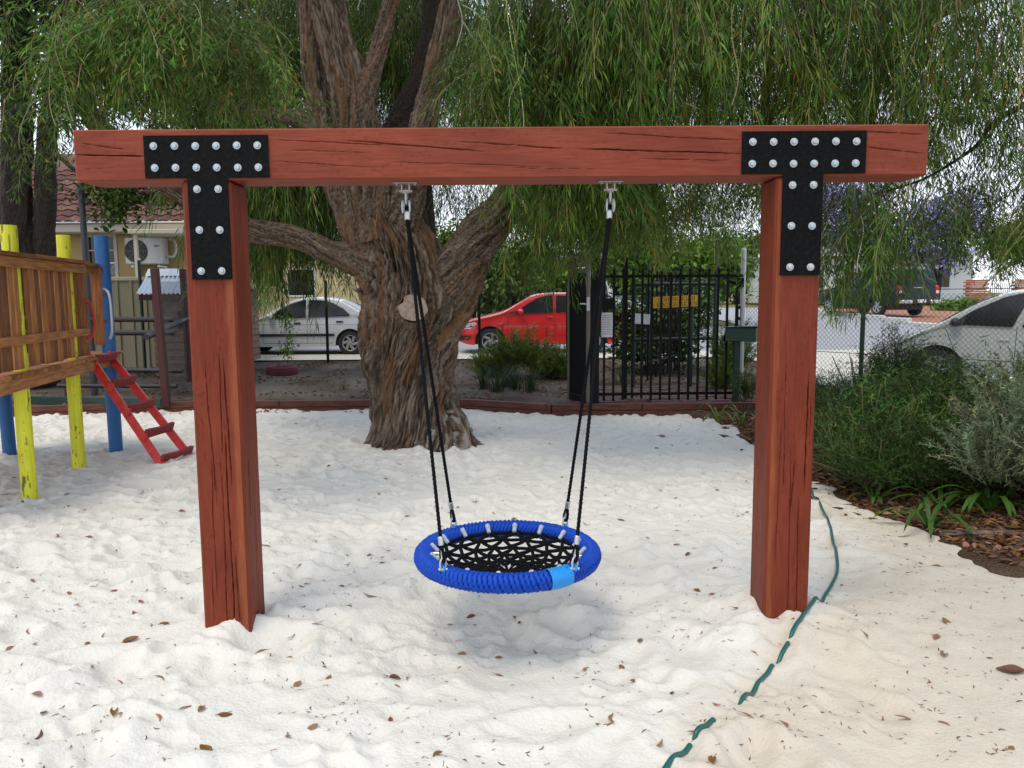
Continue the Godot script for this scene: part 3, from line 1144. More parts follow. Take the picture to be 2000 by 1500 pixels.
func make_swing_frame() -> void:
	var at := Vector3(-0.05, 0.0, -4.08)
	var t := thing("swing_frame", "heavy red brown timber swing frame of one beam on two posts", "swing frame", at)
	var zf := -3.95
	# beam
	var x0 := -2.13
	var x1 := 2.04
	var y0 := 2.322
	var y1 := 2.566
	var b := new_mb(at, true)
	b.col = Color(0.56, 0.31, 0.34)
	var bev := 0.007
	b.box(Vector3((x0 + x1) * 0.5, (y0 + y1) * 0.5, zf - 0.1225), Vector3(x1 - x0, y1 - y0, 0.245), bev, Basis(), [[2, 1]])
	cracked_face(b, Vector3(x0 + bev, y0 + bev, zf), Vector3.RIGHT, Vector3.UP, Vector3.BACK, x1 - x0 - 2 * bev, y1 - y0 - 2 * bev, [
		[0.0, 0.36, 0.118, 0.108, 0.0055, 0.02], [0.02, 0.26, 0.175, 0.138, 0.0035, 0.01], [0.0, 0.2, 0.045, 0.055, 0.002, 0.006],
		[0.93, 1.55, 0.185, 0.150, 0.0028, 0.010], [1.3, 2.02, 0.178, 0.118, 0.0042, 0.016], [1.0, 1.45, 0.135, 0.118, 0.0025, 0.008],
		[1.85, 2.42, 0.170, 0.128, 0.0036, 0.014], [2.42, 3.28, 0.132, 0.098, 0.0050, 0.020], [2.55, 3.26, 0.205, 0.165, 0.0036, 0.012],
		[1.52, 2.3, 0.075, 0.045, 0.0026, 0.008], [0.95, 1.5, 0.085, 0.045, 0.0026, 0.008], [2.75, 3.2, 0.08, 0.07, 0.003, 0.010],
		[3.82, 4.15, 0.205, 0.185, 0.004, 0.012], [3.84, 4.15, 0.13, 0.095, 0.0036, 0.012], [2.1, 2.6, 0.04, 0.03, 0.002, 0.006], [0.45, 0.95, 0.10, 0.085, 0.003, 0.01]])
	obj("beam", b.mesh(), M["stained_timber_x"], t)
	# posts: x from, x to, foot y, list of front cracks, list of side cracks
	for k in 2:
		var px0: float = -1.616 if k == 0 else 1.303
		var px1: float = -1.372 if k == 0 else 1.535
		b = new_mb(at, true)
		b.col = Color(0.44, 0.215, 0.215)
		var foot := -0.35
		var hgt := y0 - 0.002 - foot
		var inner := 1 if k == 0 else -1
		b.box(Vector3((px0 + px1) * 0.5, foot + hgt * 0.5, zf - 0.1235), Vector3(px1 - px0, hgt, 0.243), 0.012, Basis(), [[2, 1], [0, inner]])
		var fr: Array = []
		var sd: Array = []
		if k == 0:
			fr = [[0.1, 0.95, 0.105, 0.118, 0.0036, 0.014], [0.2, 1.5, 0.150, 0.142, 0.0046, 0.02], [1.0, 1.84, 0.085, 0.06, 0.0036, 0.014], [1.25, 1.86, 0.125, 0.135, 0.0034, 0.012], [1.1, 1.83, 0.168, 0.15, 0.004, 0.016],
				[0.5, 1.35, 0.062, 0.07, 0.003, 0.01], [0.3, 0.8, 0.175, 0.170, 0.003, 0.01], [0.8, 1.3, 0.12, 0.115, 0.003, 0.01], [0.35, 0.75, 0.04, 0.045, 0.0024, 0.008]]
			sd = [[0.95, 1.25, 0.16, 0.155, 0.012, 0.03], [1.5, 2.5, 0.07, 0.09, 0.0035, 0.012], [0.3, 1.2, 0.1, 0.09, 0.003, 0.01]]
		else:
			fr = [[1.05, 1.72, 0.175, 0.182, 0.005, 0.02], [0.2, 1.3, 0.115, 0.105, 0.0032, 0.012], [1.0, 1.85, 0.07, 0.065, 0.0028, 0.01], [0.3, 1.1, 0.16, 0.15, 0.0036, 0.012], [0.6, 1.5, 0.04, 0.05, 0.0026, 0.008], [0.95, 1.25, 0.11, 0.125, 0.004, 0.012], [1.3, 1.6, 0.2, 0.195, 0.003, 0.01]]
			sd = [[0.6, 1.9, 0.08, 0.1, 0.0028, 0.01], [0.3, 0.7, 0.215, 0.22, 0.006, 0.016]]
		cracked_face(b, Vector3(px0 + 0.012, foot + 0.012, zf - 0.002), Vector3.UP, Vector3.RIGHT, Vector3.BACK, hgt - 0.024, px1 - px0 - 0.024, fr, 0.014, 0.0025, b.col, 0.05 if k == 0 else -0.035)
		var sx: float = px1 if k == 0 else px0
		cracked_face(b, Vector3(sx, foot + 0.012, zf - 0.245 + 0.012), Vector3.UP, Vector3.BACK, Vector3.RIGHT * inner, hgt - 0.024, 0.243 - 0.024, sd, 0.02, 0.004, b.col)
		obj("post", b.mesh(), M["stained_timber_y"], t)
	# black T plates, each with twenty bolts
	var bolt := MB.new()
	var face := Basis(Vector3.RIGHT, PI / 2)       # lathe axis y -> z
	bolt.lathe(Vector3.ZERO, [Vector2(0.0185, 0.0), Vector2(0.0185, 0.003), Vector2(0.0172, 0.0045), Vector2(0.0, 0.0045)], 20, face)
	bolt.lathe(Vector3(0, 0, 0.0045), [Vector2(0.0125, 0.0), Vector2(0.0125, 0.008), Vector2(0.0105, 0.010), Vector2(0.0, 0.0108)], 6, face)
	var bm := bolt.mesh(true)
	for k in 2:
		var cx: float = -1.481 if k == 0 else 1.430
		var lean: float = 0.0
		var out := PackedVector2Array([Vector2(-0.302, 0.202), Vector2(-0.302, 0.0), Vector2(-0.098, 0.0), Vector2(-0.098, -0.492), Vector2(0.098, -0.492), Vector2(0.098, 0.0), Vector2(0.302, 0.0), Vector2(0.302, 0.202)])
		b = new_mb(at)
		b.plate(Vector3(cx, 2.332, zf + 0.0065), out, 0.010, Basis(Vector3.BACK, lean), 0.0012)
		var pl := obj("joining_plate", b.mesh(), M["black_plate"], t)
		pl.set_meta("label", "black steel T plate on the %s post of the frame" % ("left" if k == 0 else "right"))
		var spots: Array = []
		for r in 2:
			for c in 6:
				spots.append(Vector2(-0.2525 + c * 0.101, 0.151 - r * 0.1035))
		for yy in [-0.055, -0.252, -0.452]:
			for xx in [-0.051, 0.051]:
				spots.append(Vector2(xx, yy))
		for s in spots:
			piece("bolt", bm, M["bolt_steel"], pl, Transform3D(Basis(Vector3.BACK, rnd(0, TAU)), Vector3(cx + s.x + rnd(-0.001, 0.001), 2.332 + s.y + rnd(-0.001, 0.001), zf + 0.0115) - at))
	# brackets under the beam
	for xx in [-0.53, 0.505]:
		b = new_mb(at)
		var z := -4.075
		b.box(Vector3(xx, y0 - 0.004, z), Vector3(0.125, 0.008, 0.06), 0.002)
		for s in [-1, 1]:
			b.box(Vector3(xx + s * 0.019, y0 - 0.028, z), Vector3(0.008, 0.042, 0.04), 0.002)
			b.lathe(Vector3(xx + s * 0.046, y0 - 0.008, z), [Vector2(0.0, -0.008), Vector2(0.009, -0.006), Vector2(0.009, 0.0)], 8)
		b.lathe(Vector3(xx - 0.032, y0 - 0.042, z), [Vector2(0.0, 0.0), Vector2(0.008, 0.0), Vector2(0.008, 0.064), Vector2(0.0, 0.064)], 12, Basis(Vector3.BACK, -PI / 2))
		b.lathe(Vector3(xx - 0.014, y0 - 0.042, z), [Vector2(0.0, 0.0), Vector2(0.014, 0.0), Vector2(0.014, 0.028), Vector2(0.0, 0.028)], 16, Basis(Vector3.BACK, -PI / 2))
		obj("hanger_bracket", b.mesh(), M["stainless"], t)


# ------------------------------------------------------------------ basket swing
func ring_path(o: Vector3, ax: Vector3, ay: Vector3, rx: float, ry: float, a0 := 0.0, a1 := TAU, n := 16) -> Array:
	var p: Array = []
	for k in n + 1:
		var a := lerpf(a0, a1, float(k) / n)
		p.append(o + ax * (rx * cos(a)) + ay * (ry * sin(a)))
	return p


func make_swing() -> void:
	var C := Vector3(-0.03, 0.385, -4.08)
	var t := thing("basket_swing", "round blue rope basket swing with black net hanging from the beam", "swing", C)
	var R := 0.447
	# core of the ring
	var b := MB.new()
	b.tube(ring_path(Vector3.ZERO, Vector3.RIGHT, Vector3.BACK, R, R, 0.0, TAU, 96), 0.036, 16, false)
	var core := obj("ring", b.mesh(), M["blue_rope"], t)
	# wound rope: one turn, shared by all turns
	var turn := MB.new()
	var p: Array = []
	for k in 73:
		var a := TAU * k / 72.0
		p.append(Vector3(0.037 * cos(a), 0.037 * sin(a), 0.019 * sin(a + 0.6)))
	turn.tube(p, 0.0121, 12, false, 2, 0.24, 125.0)
	var tm := turn.mesh()
	var N := 118
	for k in N:
		var a := TAU * k / N
		var bas := Basis(Vector3.UP, -a)
		var tp := fposmod(a - 0.87, TAU)
		if tp < 0.245:       # under the tape
			continue
		piece("rope_turn", tm, M["blue_rope"], core, Transform3D(bas * Basis(Vector3.BACK, rnd(0, 0.25)), Vector3(R * cos(a), rnd(-0.001, 0.001), R * sin(a))))
	# tape band
	var pts := PackedVector3Array()
	var nu := 36
	var nv := 14
	for j in nv:
		var a := 0.855 + 0.265 * j / (nv - 1)
		for i in nu:
			var q := TAU * i / nu
			var rr := 0.0515 + 0.0012 * sin(j * 2.1 + q * 1.0) + 0.0008 * noise_a.get_noise_2d(j * 0.8, q * 3.0)
			pts.append(Vector3((R + rr * cos(q)) * cos(a), rr * sin(q), (R + rr * cos(q)) * sin(a)))
	b = MB.new()
	b.grid(pts, nu, nv, PackedColorArray(), false, true)
	obj("tape_band", b.mesh(), M["blue_tape"], t)
	# net: 16 spokes held by caps, diamonds inwards
	var n := 16
	var ringr: Array = [0.395, 0.345, 0.285, 0.225, 0.165, 0.105]
	var ringy: Array = [-0.002, -0.028, -0.056, -0.078, -0.092, -0.10]
	var node := func(ring: int, k: int) -> Vector3:
		var a := TAU * (k + (0.5 if ring % 2 == 1 else 0.0)) / n + 0.1
		return Vector3(ringr[ring] * cos(a), ringy[ring], ringr[ring] * sin(a))
	var capm := MB.new()
	capm.lathe(Vector3.ZERO, [Vector2(0.0, 0.0), Vector2(0.011, 0.0), Vector2(0.0125, 0.006), Vector2(0.0125, 0.030), Vector2(0.0145, 0.031), Vector2(0.0145, 0.052), Vector2(0.012, 0.056), Vector2(0.0, 0.057)], 14)
	var cm := capm.mesh()
	for k in n:
		var a := TAU * k / n + 0.1
		var d := Vector3(cos(a), 0, sin(a))
		b = MB.new()
		b.tube([d * 0.418 + Vector3(0, 0.004, 0), node.call(0, k)], 0.0085, 8, true, 3, 0.15, 200.0)
		for sgn in [0, -1]:
			var path: Array = [node.call(0, k)]
			var kk: int = k
			for r in range(1, 6):
				# zigzag outwards-in: left and right neighbour by turns
				if r % 2 == 1:
					kk = kk + sgn
				else:
					kk = kk + (1 if sgn == 0 else 0)
				path.append(node.call(r, posmod(kk, n)))
			var fine: Array = []
			for q in path.size() - 1:
				for w in 8:
					var f := w / 8.0
					var e: Vector3 = path[q].lerp(path[q + 1], f)
					e.y -= 0.006 * sin(f * PI) - 0.004 * (1.0 if sgn == 0 else -1.0) * cos(f * PI)
					fine.append(e)
			fine.append(path[-1])
			b.tube(fine, 0.0100, 8, true, 3, 0.18, 200.0)
		piece("net_rope", b.mesh(), M["black_rope"], t)
		b = MB.new()
		piece("rope_end_cap", cm, M["clear_cap"], t, Transform3D(Basis(d.cross(Vector3.UP), d, Vector3.UP) if false else Basis(Quaternion(Vector3.UP, (d * 0.72 + Vector3(0, 0.69, 0)).normalized())), d * 0.376 + Vector3(0, 0.0, 0)))
	for r in [0, 1, 2, 3, 4]:
		var path: Array = []
		for k in n + 1:
			var a0: Vector3 = node.call(r, k % n)
			var a1: Vector3 = node.call(r, (k + 1) % n)
			if k < n:
				for w in 6:
					var e := a0.lerp(a1, w / 6.0)
					e.y -= 0.008 * sin(w / 6.0 * PI)
					path.append(e)
			else:
				path.append(a0)
		b = MB.new()
		b.tube(path, 0.0094, 8, false, 3, 0.18, 200.0)
		piece("net_rope", b.mesh(), M["black_rope"], t)
	b = MB.new()
	for k in n:
		b.tube([node.call(5, k), Vector3(0, -0.108, 0)], 0.008, 6)
	piece("net_rope", b.mesh(), M["black_rope"], t)
	# alloy connector tubes at both sides
	for sx in [-1.0, 1.0]:
		for a in [-0.02, 0.14]:
			var d := Vector3(sx * cos(a), 0, sin(a))
			b = MB.new()
			b.lathe(Vector3.ZERO, [Vector2(0.0, 0.0), Vector2(0.012, 0.0), Vector2(0.0125, 0.002), Vector2(0.0125, 0.06), Vector2(0.0, 0.06)], 16)
			piece("connector_tube", b.mesh(), M["alloy"], t, Transform3D(Basis(Quaternion(Vector3.UP, d)), d * 0.352 + Vector3(0, -0.004, 0)))
	# hanging ropes: shackles, ferrules, twisted ropes, eyes and lower shackles
	for s in 2:
		var hx: float = (-0.53 if s == 0 else 0.505) - C.x
		var top := Vector3(hx, 2.28 - C.y, 0.005)
		b = MB.new()
		b.tube(ring_path(top + Vector3(0, -0.03, 0), Vector3.UP, Vector3.BACK, 0.032, 0.016), 0.005, 8, false)
		piece("shackle", b.mesh(), M["galvanised"], t)
		b = MB.new()
		for q in [-1.0, 1.0]:
			b.tube(ring_path(top + Vector3(q * 0.016, -0.078, 0), Vector3.UP, Vector3(0.25 * q, 0, 1).normalized(), 0.030, 0.014), 0.0048, 8, false)
		piece("shackle", b.mesh(), M["galvanised"], t)
		var fer := Vector3(hx + (0.004 if s == 0 else -0.004), 2.165 - C.y, 0.0)
		b = MB.new()
		b.tube([top + Vector3(0, -0.085, 0), fer + Vector3(0, 0.03, 0)], 0.015, 10, true, 2, 0.2, 30.0)
		piece("rope_eye", b.mesh(), M["black_rope"], t)
		b = MB.new()
		b.lathe(fer + Vector3(0, -0.03, 0), [Vector2(0.0, 0.0), Vector2(0.013, 0.0), Vector2(0.0145, 0.004), Vector2(0.0145, 0.038), Vector2(0.013, 0.042), Vector2(0.0, 0.042)], 20)
		piece("ferrule", b.mesh(), M["alloy"], t)
		for q in 2:
			var zz := 0.36 if q == 0 else -0.335
			var ex := (-0.312 if s == 0 else 0.330)
			var low := Vector3(ex, 0.078, zz)
			var start := fer + Vector3(0, -0.03, 0.008 if q == 0 else -0.008)
			var end := low + (start - low).normalized() * 0.10
			var fine: Array = []
			var m := 260
			for k in m + 1:
				fine.append(start.lerp(end, float(k) / m))
			b = MB.new()
			b.tube(fine, 0.0088, 9, true, 3, 0.15, 95.0)
			piece("rope", b.mesh(), M["black_rope"], t)
			var dd := (start - low).normalized()
			var bas := Basis(Quaternion(Vector3.UP, dd))
			b = MB.new()
			b.lathe(end, [Vector2(0.0, -0.02), Vector2(0.0125, -0.02), Vector2(0.014, -0.017), Vector2(0.014, 0.020), Vector2(0.0125, 0.023), Vector2(0.0, 0.023)], 18, bas)
			piece("ferrule", b.mesh(), M["alloy"], t)
			# the eye round its thimble
			var ec := low + dd * 0.042
			var eye: Array = []
			for k in 25:
				var a := TAU * k / 24.0
				var w := 0.018 * sin(a) * (0.75 - 0.45 * cos(a))
				eye.append(ec + dd * (0.042 * cos(a)) + Vector3(0.55, 0, 0.83) * w)
			b = MB.new()
			b.tube(eye, 0.0085, 8, false, 3, 0.14, 95.0)
			piece("rope_eye", b.mesh(), M["black_rope"], t)
			b = MB.new()
			var thi: Array = []
			for k in 25:
				var a := TAU * k / 24.0
				var w := 0.010 * sin(a) * (0.75 - 0.45 * cos(a))
				thi.append(ec + dd * (0.030 * cos(a)) + Vector3(0.55, 0, 0.83) * w)
			b.tube(thi, 0.0045, 8, false)
			piece("thimble", b.mesh(), M["galvanised"], t)
			# lower shackle down to the ring
			b = MB.new()
			var sc := low + Vector3(0, -0.012, 0)
			b.tube(ring_path(sc, Vector3.UP, Vector3(0.8, 0, -0.6), 0.032, 0.017), 0.005, 8, false)
			b.lathe(sc + Vector3(-0.022, -0.026, 0), [Vector2(0.0, 0.0), Vector2(0.0075, 0.0), Vector2(0.0075, 0.044), Vector2(0.0, 0.044)], 8, Basis(Vector3.BACK, -PI / 2))
			piece("shackle", b.mesh(), M["galvanised"], t)
			b = MB.new()
			b.tube(ring_path(sc + Vector3(0, -0.024, 0.0), Vector3.UP, Vector3(0.6, 0, 0.8), 0.014, 0.012), 0.006, 8, false)
			piece("tie", b.mesh(), M["blue_tape"], t)

# ------------------------------------------------------------------ wooden fort
func painted_pole(t: Node3D, at: Vector3, foot: Vector3, top: Vector3, r: float, paint: Color, under: Color, wear: float, sd: int, called := "post") -> void:
	var b := new_mb(at, true)
	var n := 36
	var L := foot.distance_to(top)
	var m := int(L / 0.011)
	var pts := PackedVector3Array()
	var cols := PackedColorArray()
	var orange := Color(0.62, 0.32, 0.02) if paint.b < 0.2 else Color(0.02, 0.10, 0.20)
	for j in m + 1:
		var f := float(j) / m
		var o := foot.lerp(top, f)
		for i in n:
			var a := TAU * i / n
			var dr := 0.003 * noise_a.get_noise_3d(cos(a) * 1.2 + sd, sin(a) * 1.2, f * L * 1.5)
			var crack := ridge.get_noise_3d(cos(a) * 2.3 + sd * 3.0, sin(a) * 2.3, f * L * 0.5)
			if crack > 0.86:
				dr -= 0.006
			pts.append(o + Vector3(cos(a), 0, sin(a)) * (r + dr))
			var w := noise_b.get_noise_3d(cos(a) * 2.2 + sd, sin(a) * 2.2, f * L * 4.0) + 0.4 * noise_b.get_noise_3d(cos(a) * 9.0 + sd, sin(a) * 9.0, f * L * 14.0)
			var c := paint.lerp(paint * 0.82, clampf(0.5 + noise_a.get_noise_3d(cos(a) * 3.0, sin(a) * 3.0 + sd, f * L * 3.0), 0, 1))
			var big := noise_a.get_noise_2d(f * L * 1.6 + sd * 5.0, cos(a + sd) * 0.8)
			if w + big * 0.5 > 0.62 - wear:
				c = c.lerp(under, 0.9)
			elif w + big * 0.5 > 0.52 - wear:
				c = c.lerp(orange, 0.6)
			cols.append(c)
	b.grid(pts, n, m + 1, cols, false, true)
	b.col = under.lerp(paint, 0.5)
	b.lathe(top, [Vector2(r, 0.0), Vector2(0.0, 0.003)], n)
	obj(called, b.mesh(), M["painted_post"], t)


func make_fort() -> void:
	var at := Vector3(-5.0, 0, -8.0)
	var t := thing("wooden_fort", "raised wooden play fort with brown palings and yellow and blue poles", "play fort", at)
	var yel := Color(0.74, 0.74, 0.025)
	var blu := Color(0.02, 0.13, 0.36)
	var grey := Color(0.06, 0.055, 0.04)
	painted_pole(t, at, Vector3(-4.245, -0.3, -6.78), Vector3(-4.25, 2.37, -6.78), 0.063, yel, grey, 0.10, 1)
	painted_pole(t, at, Vector3(-4.49, -0.3, -8.03), Vector3(-4.505, 2.385, -8.05), 0.064, yel, grey, 0.12, 2)
	painted_pole(t, at, Vector3(-4.58, -0.3, -8.98), Vector3(-4.60, 2.445, -8.98), 0.074, blu, Color(0.10, 0.13, 0.12), 0.08, 3)
	painted_pole(t, at, Vector3(-5.74, -0.3, -8.87), Vector3(-5.78, 2.42, -8.87), 0.07, blu * 0.8, Color(0.05, 0.07, 0.08), 0.0, 4)
	painted_pole(t, at, Vector3(-5.55, -0.3, -6.75), Vector3(-5.58, 2.42, -6.75), 0.07, blu * 0.8, Color(0.05, 0.07, 0.08), 0.0, 6)
	# the long side runs from A (near) to B (far)
	var A := Vector3(-4.16, 0, -6.34)
	var B := Vector3(-4.62, 0, -8.74)
	var d := (B - A).normalized()
	var out := Vector3(-d.z, 0, d.x)
	if out.x < 0:
		out = -out
	var bas := Basis(-d, Vector3.UP, (-d).cross(Vector3.UP))
	var L := A.distance_to(B)
	var far := 3.0
	# deck boards across
	var k := 0
	var s := -0.6
	while s < far - 0.05:
		var o := A + d * s
		var b := new_mb(at)
		var w := 0.09
		b.box(o - out * 0.70 + out * (0.06 + rnd(-0.006, 0.006)) + d * w * 0.5 + Vector3(0, 1.118 + rnd(-0.002, 0.002), 0), Vector3(w - 0.006, 0.035, 1.56), 0.004, bas)
		piece("deck_board", b.mesh(), M["paling_timber_x_%d" % rng.randi_range(0, 2)], t)
		s += w
	# fascia beams and far beam
	var b := new_mb(at)
	b.box(A + d * 1.15 + out * 0.085 + Vector3(0, 1.045, 0), Vector3(3.6, 0.11, 0.045), 0.005, bas)
	piece("deck_beam", b.mesh(), M["paling_timber_z"], t)
	b = new_mb(at)
	b.box(A + d * 1.15 - out * 1.4 + Vector3(0, 1.045, 0), Vector3(3.6, 0.11, 0.045), 0.005, bas)
	piece("deck_beam", b.mesh(), M["paling_timber_z"], t)
	b = new_mb(at)
	b.box(A + d * (far - 0.02) - out * 0.72 + Vector3(0, 1.045, 0), Vector3(0.045, 0.11, 1.4), 0.005, bas)
	piece("deck_beam", b.mesh(), M["paling_timber_x"], t)
	# rails on the long side
	var LR := 1.98
	for yy in [[2.055, 0.09], [1.405, 0.075]]:
		b = new_mb(at)
		b.box(A + d * (LR * 0.5 - 0.1) + out * 0.088 + Vector3(0, yy[0], 0), Vector3(LR + 0.2, yy[1], 0.032), 0.004, bas)
		piece("rail", b.mesh(), M["paling_timber_z"], t)
	# capping in two lengths
	b = new_mb(at)
	b.box(A + d * 0.28 + out * 0.07 + Vector3(0, 2.118, 0), Vector3(0.76, 0.032, 0.13), 0.004, bas)
	piece("capping", b.mesh(), M["paling_timber_z_%d" % rng.randi_range(0, 2)], t)
	b = new_mb(at)
	b.box(A + d * 1.34 + out * 0.07 + Vector3(0, 2.122, 0), Vector3(1.34, 0.032, 0.13), 0.004, bas)
	piece("capping", b.mesh(), M["paling_timber_z_%d" % rng.randi_range(0, 2)], t)
	# palings, leaving gaps at the poles
	s = -0.28
	k = 0
	while s < LR:
		var w := 0.088 + rnd(-0.005, 0.004)
		var mid := A + d * (s + w * 0.5)
		var skip: bool = false
		for pp in [Vector3(-4.245, 0, -6.78), Vector3(-4.49, 0, -8.03)]:
			if absf((mid - pp).dot(d)) < 0.062:
				skip = true
		if not skip:
			b = new_mb(at)
			b.box(mid + out * 0.06 + Vector3(0, 1.60 + rnd(-0.01, 0.006), 0), Vector3(w, 0.88, 0.016), 0.003, bas * Basis(Vector3.BACK, rnd(-0.008, 0.008)) * Basis(Vector3.UP, rnd(-0.05, 0.05)))
			piece("paling", b.mesh(), M["paling_timber_y_%d" % rng.randi_range(0, 2)], t)
		s += w + rnd(0.016, 0.034)
	# far end: a short return with one wide board, and the back row
	var E := A + d * LR
	b = new_mb(at)
	b.box(E + d * 0.42 - out * 0.01 + Vector3(0, 2.12, 0), Vector3(0.82, 0.034, 0.11), 0.004, bas)
	piece("capping", b.mesh(), M["paling_timber_z_%d" % rng.randi_range(0, 2)], t)
	b = new_mb(at)
	b.box(E + d * 0.40 - out * 0.02 + Vector3(0, 2.06, 0), Vector3(0.78, 0.07, 0.03), 0.004, bas)
	piece("rail", b.mesh(), M["paling_timber_z"], t)
	b = new_mb(at)
	b.box(E + d * 0.62 + out * 0.008 + Vector3(0, 1.66, 0), Vector3(0.115, 0.86, 0.022), 0.004, Basis(Vector3.UP, 0.35))
	piece("paling", b.mesh(), M["paling_timber_y_%d" % rng.randi_range(0, 2)], t)
	# palings of the side opposite
	s = -0.5
	while s < 2.9:
		b = new_mb(at)
		b.box(A + d * s - out * 1.42 + Vector3(0, 1.60, 0), Vector3(0.085, 0.88, 0.018), 0.003, bas)
		piece("paling", b.mesh(), M["paling_timber_y_%d" % rng.randi_range(0, 2)], t)
		s += 0.1
	b = new_mb(at)
	b.box(A + d * 1.2 - out * 1.40 + Vector3(0, 2.07, 0), Vector3(3.4, 0.1, 0.03), 0.004, bas)
	piece("rail", b.mesh(), M["paling_timber_z"], t)
	# hand hoops
	b = new_mb(at)
	b.tube(catmull([Vector3(-4.52, 1.72, -8.16), Vector3(-4.44, 1.72, -8.3), Vector3(-4.42, 1.60, -8.36), Vector3(-4.42, 1.42, -8.36), Vector3(-4.46, 1.30, -8.3), Vector3(-4.53, 1.26, -8.16)], 6), 0.014, 10)
	piece("hand_hoop", b.mesh(), M["red_paint"], t)
	b = new_mb(at)
	b.tube(catmull([Vector3(-4.58, 1.86, -8.92), Vector3(-4.50, 1.82, -8.86), Vector3(-4.47, 1.7, -8.84), Vector3(-4.47, 1.4, -8.84), Vector3(-4.52, 1.3, -8.88)], 6), 0.014, 10)
	piece("hand_hoop", b.mesh(), M["galvanised"], t)
	for yy in [2.08, 1.79, 1.5]:
		b = new_mb(at)
		b.lathe(Vector3(-4.575, yy, -8.905), [Vector2(0.0, -0.004), Vector2(0.016, 0.0), Vector2(0.019, 0.004), Vector2(0.0, 0.007)], 12, Basis(Vector3.RIGHT, PI / 2))
		piece("bolt", b.mesh(), M["worn_red_tread"], t)
	make_ladder()


func make_ladder() -> void:
	var at := Vector3(-3.7, 0, -8.4)
	var t := thing("red_ladder", "short red wooden ladder with worn treads leaning on the fort deck", "ladder", at)
	var n0 := Vector3(-4.535, 1.15, -8.42)
	var n1 := Vector3(-3.70, -0.03, -8.20)
	var f0 := Vector3(-4.60, 1.15, -8.93)
	var f1 := Vector3(-3.60, -0.03, -8.68)
	for k in 2:
		var a := n0 if k == 0 else f0
		var c := n1 if k == 0 else f1
		var d := (c - a).normalized()
		var side := (f0 - n0).normalized()
		side = (side - d * side.dot(d)).normalized()
		var bas := Basis(d, side.cross(d).normalized(), side)
		var b := new_mb(at)
		b.box((a + c) * 0.5, Vector3(a.distance_to(c), 0.085, 0.035), 0.005, bas)
		obj("side_rail", b.mesh(), M["red_paint"], t)
	for k in 5:
		var f := 0.075 + k * 0.222
		var a := n0.lerp(n1, f)
		var c := f0.lerp(f1, f)
		var across := (c - a).normalized()
		var d := (n1 - n0).normalized()
		var up := (Vector3.UP * 0.95 + Vector3.RIGHT * 0.3)
		up = (up - across * up.dot(across)).normalized()
		var bas := Basis(across, up, across.cross(up))
		# tread: a board on edge, hollowed by use
		var pts: PackedVector2Array = PackedVector2Array()
		var w := a.distance_to(c) * 0.5 + 0.02
		for i in 13:
			var xx := lerpf(-w, w, i / 12.0)
			pts.append(Vector2(xx, 0.046 - 0.014 * exp(-pow(xx / 0.13, 2.0)) + rnd(-0.0015, 0.0015)))
		if k < 4:
			pts.append(Vector2(w, -0.048))
			pts.append(Vector2(-w, -0.048))
		else:
			for i in 9:
				var xx := lerpf(w, -w, i / 8.0)
				pts.append(Vector2(xx, -0.03 + 0.012 * sin(i * 2.4)))
		var b := new_mb(at)
		b.plate((a + c) * 0.5 + Vector3(0.035, 0.045, 0), pts, 0.035, bas, 0.0)
		piece("tread", b.mesh(), M["worn_red_tread"], t)
		if k < 4:
			b = new_mb(at)
			b.box(a + Vector3(0.02, 0.015, 0) - across * 0.028, Vector3(0.03, 0.085, 0.06), 0.004, bas)
			piece("cleat", b.mesh(), M["red_paint"], t)

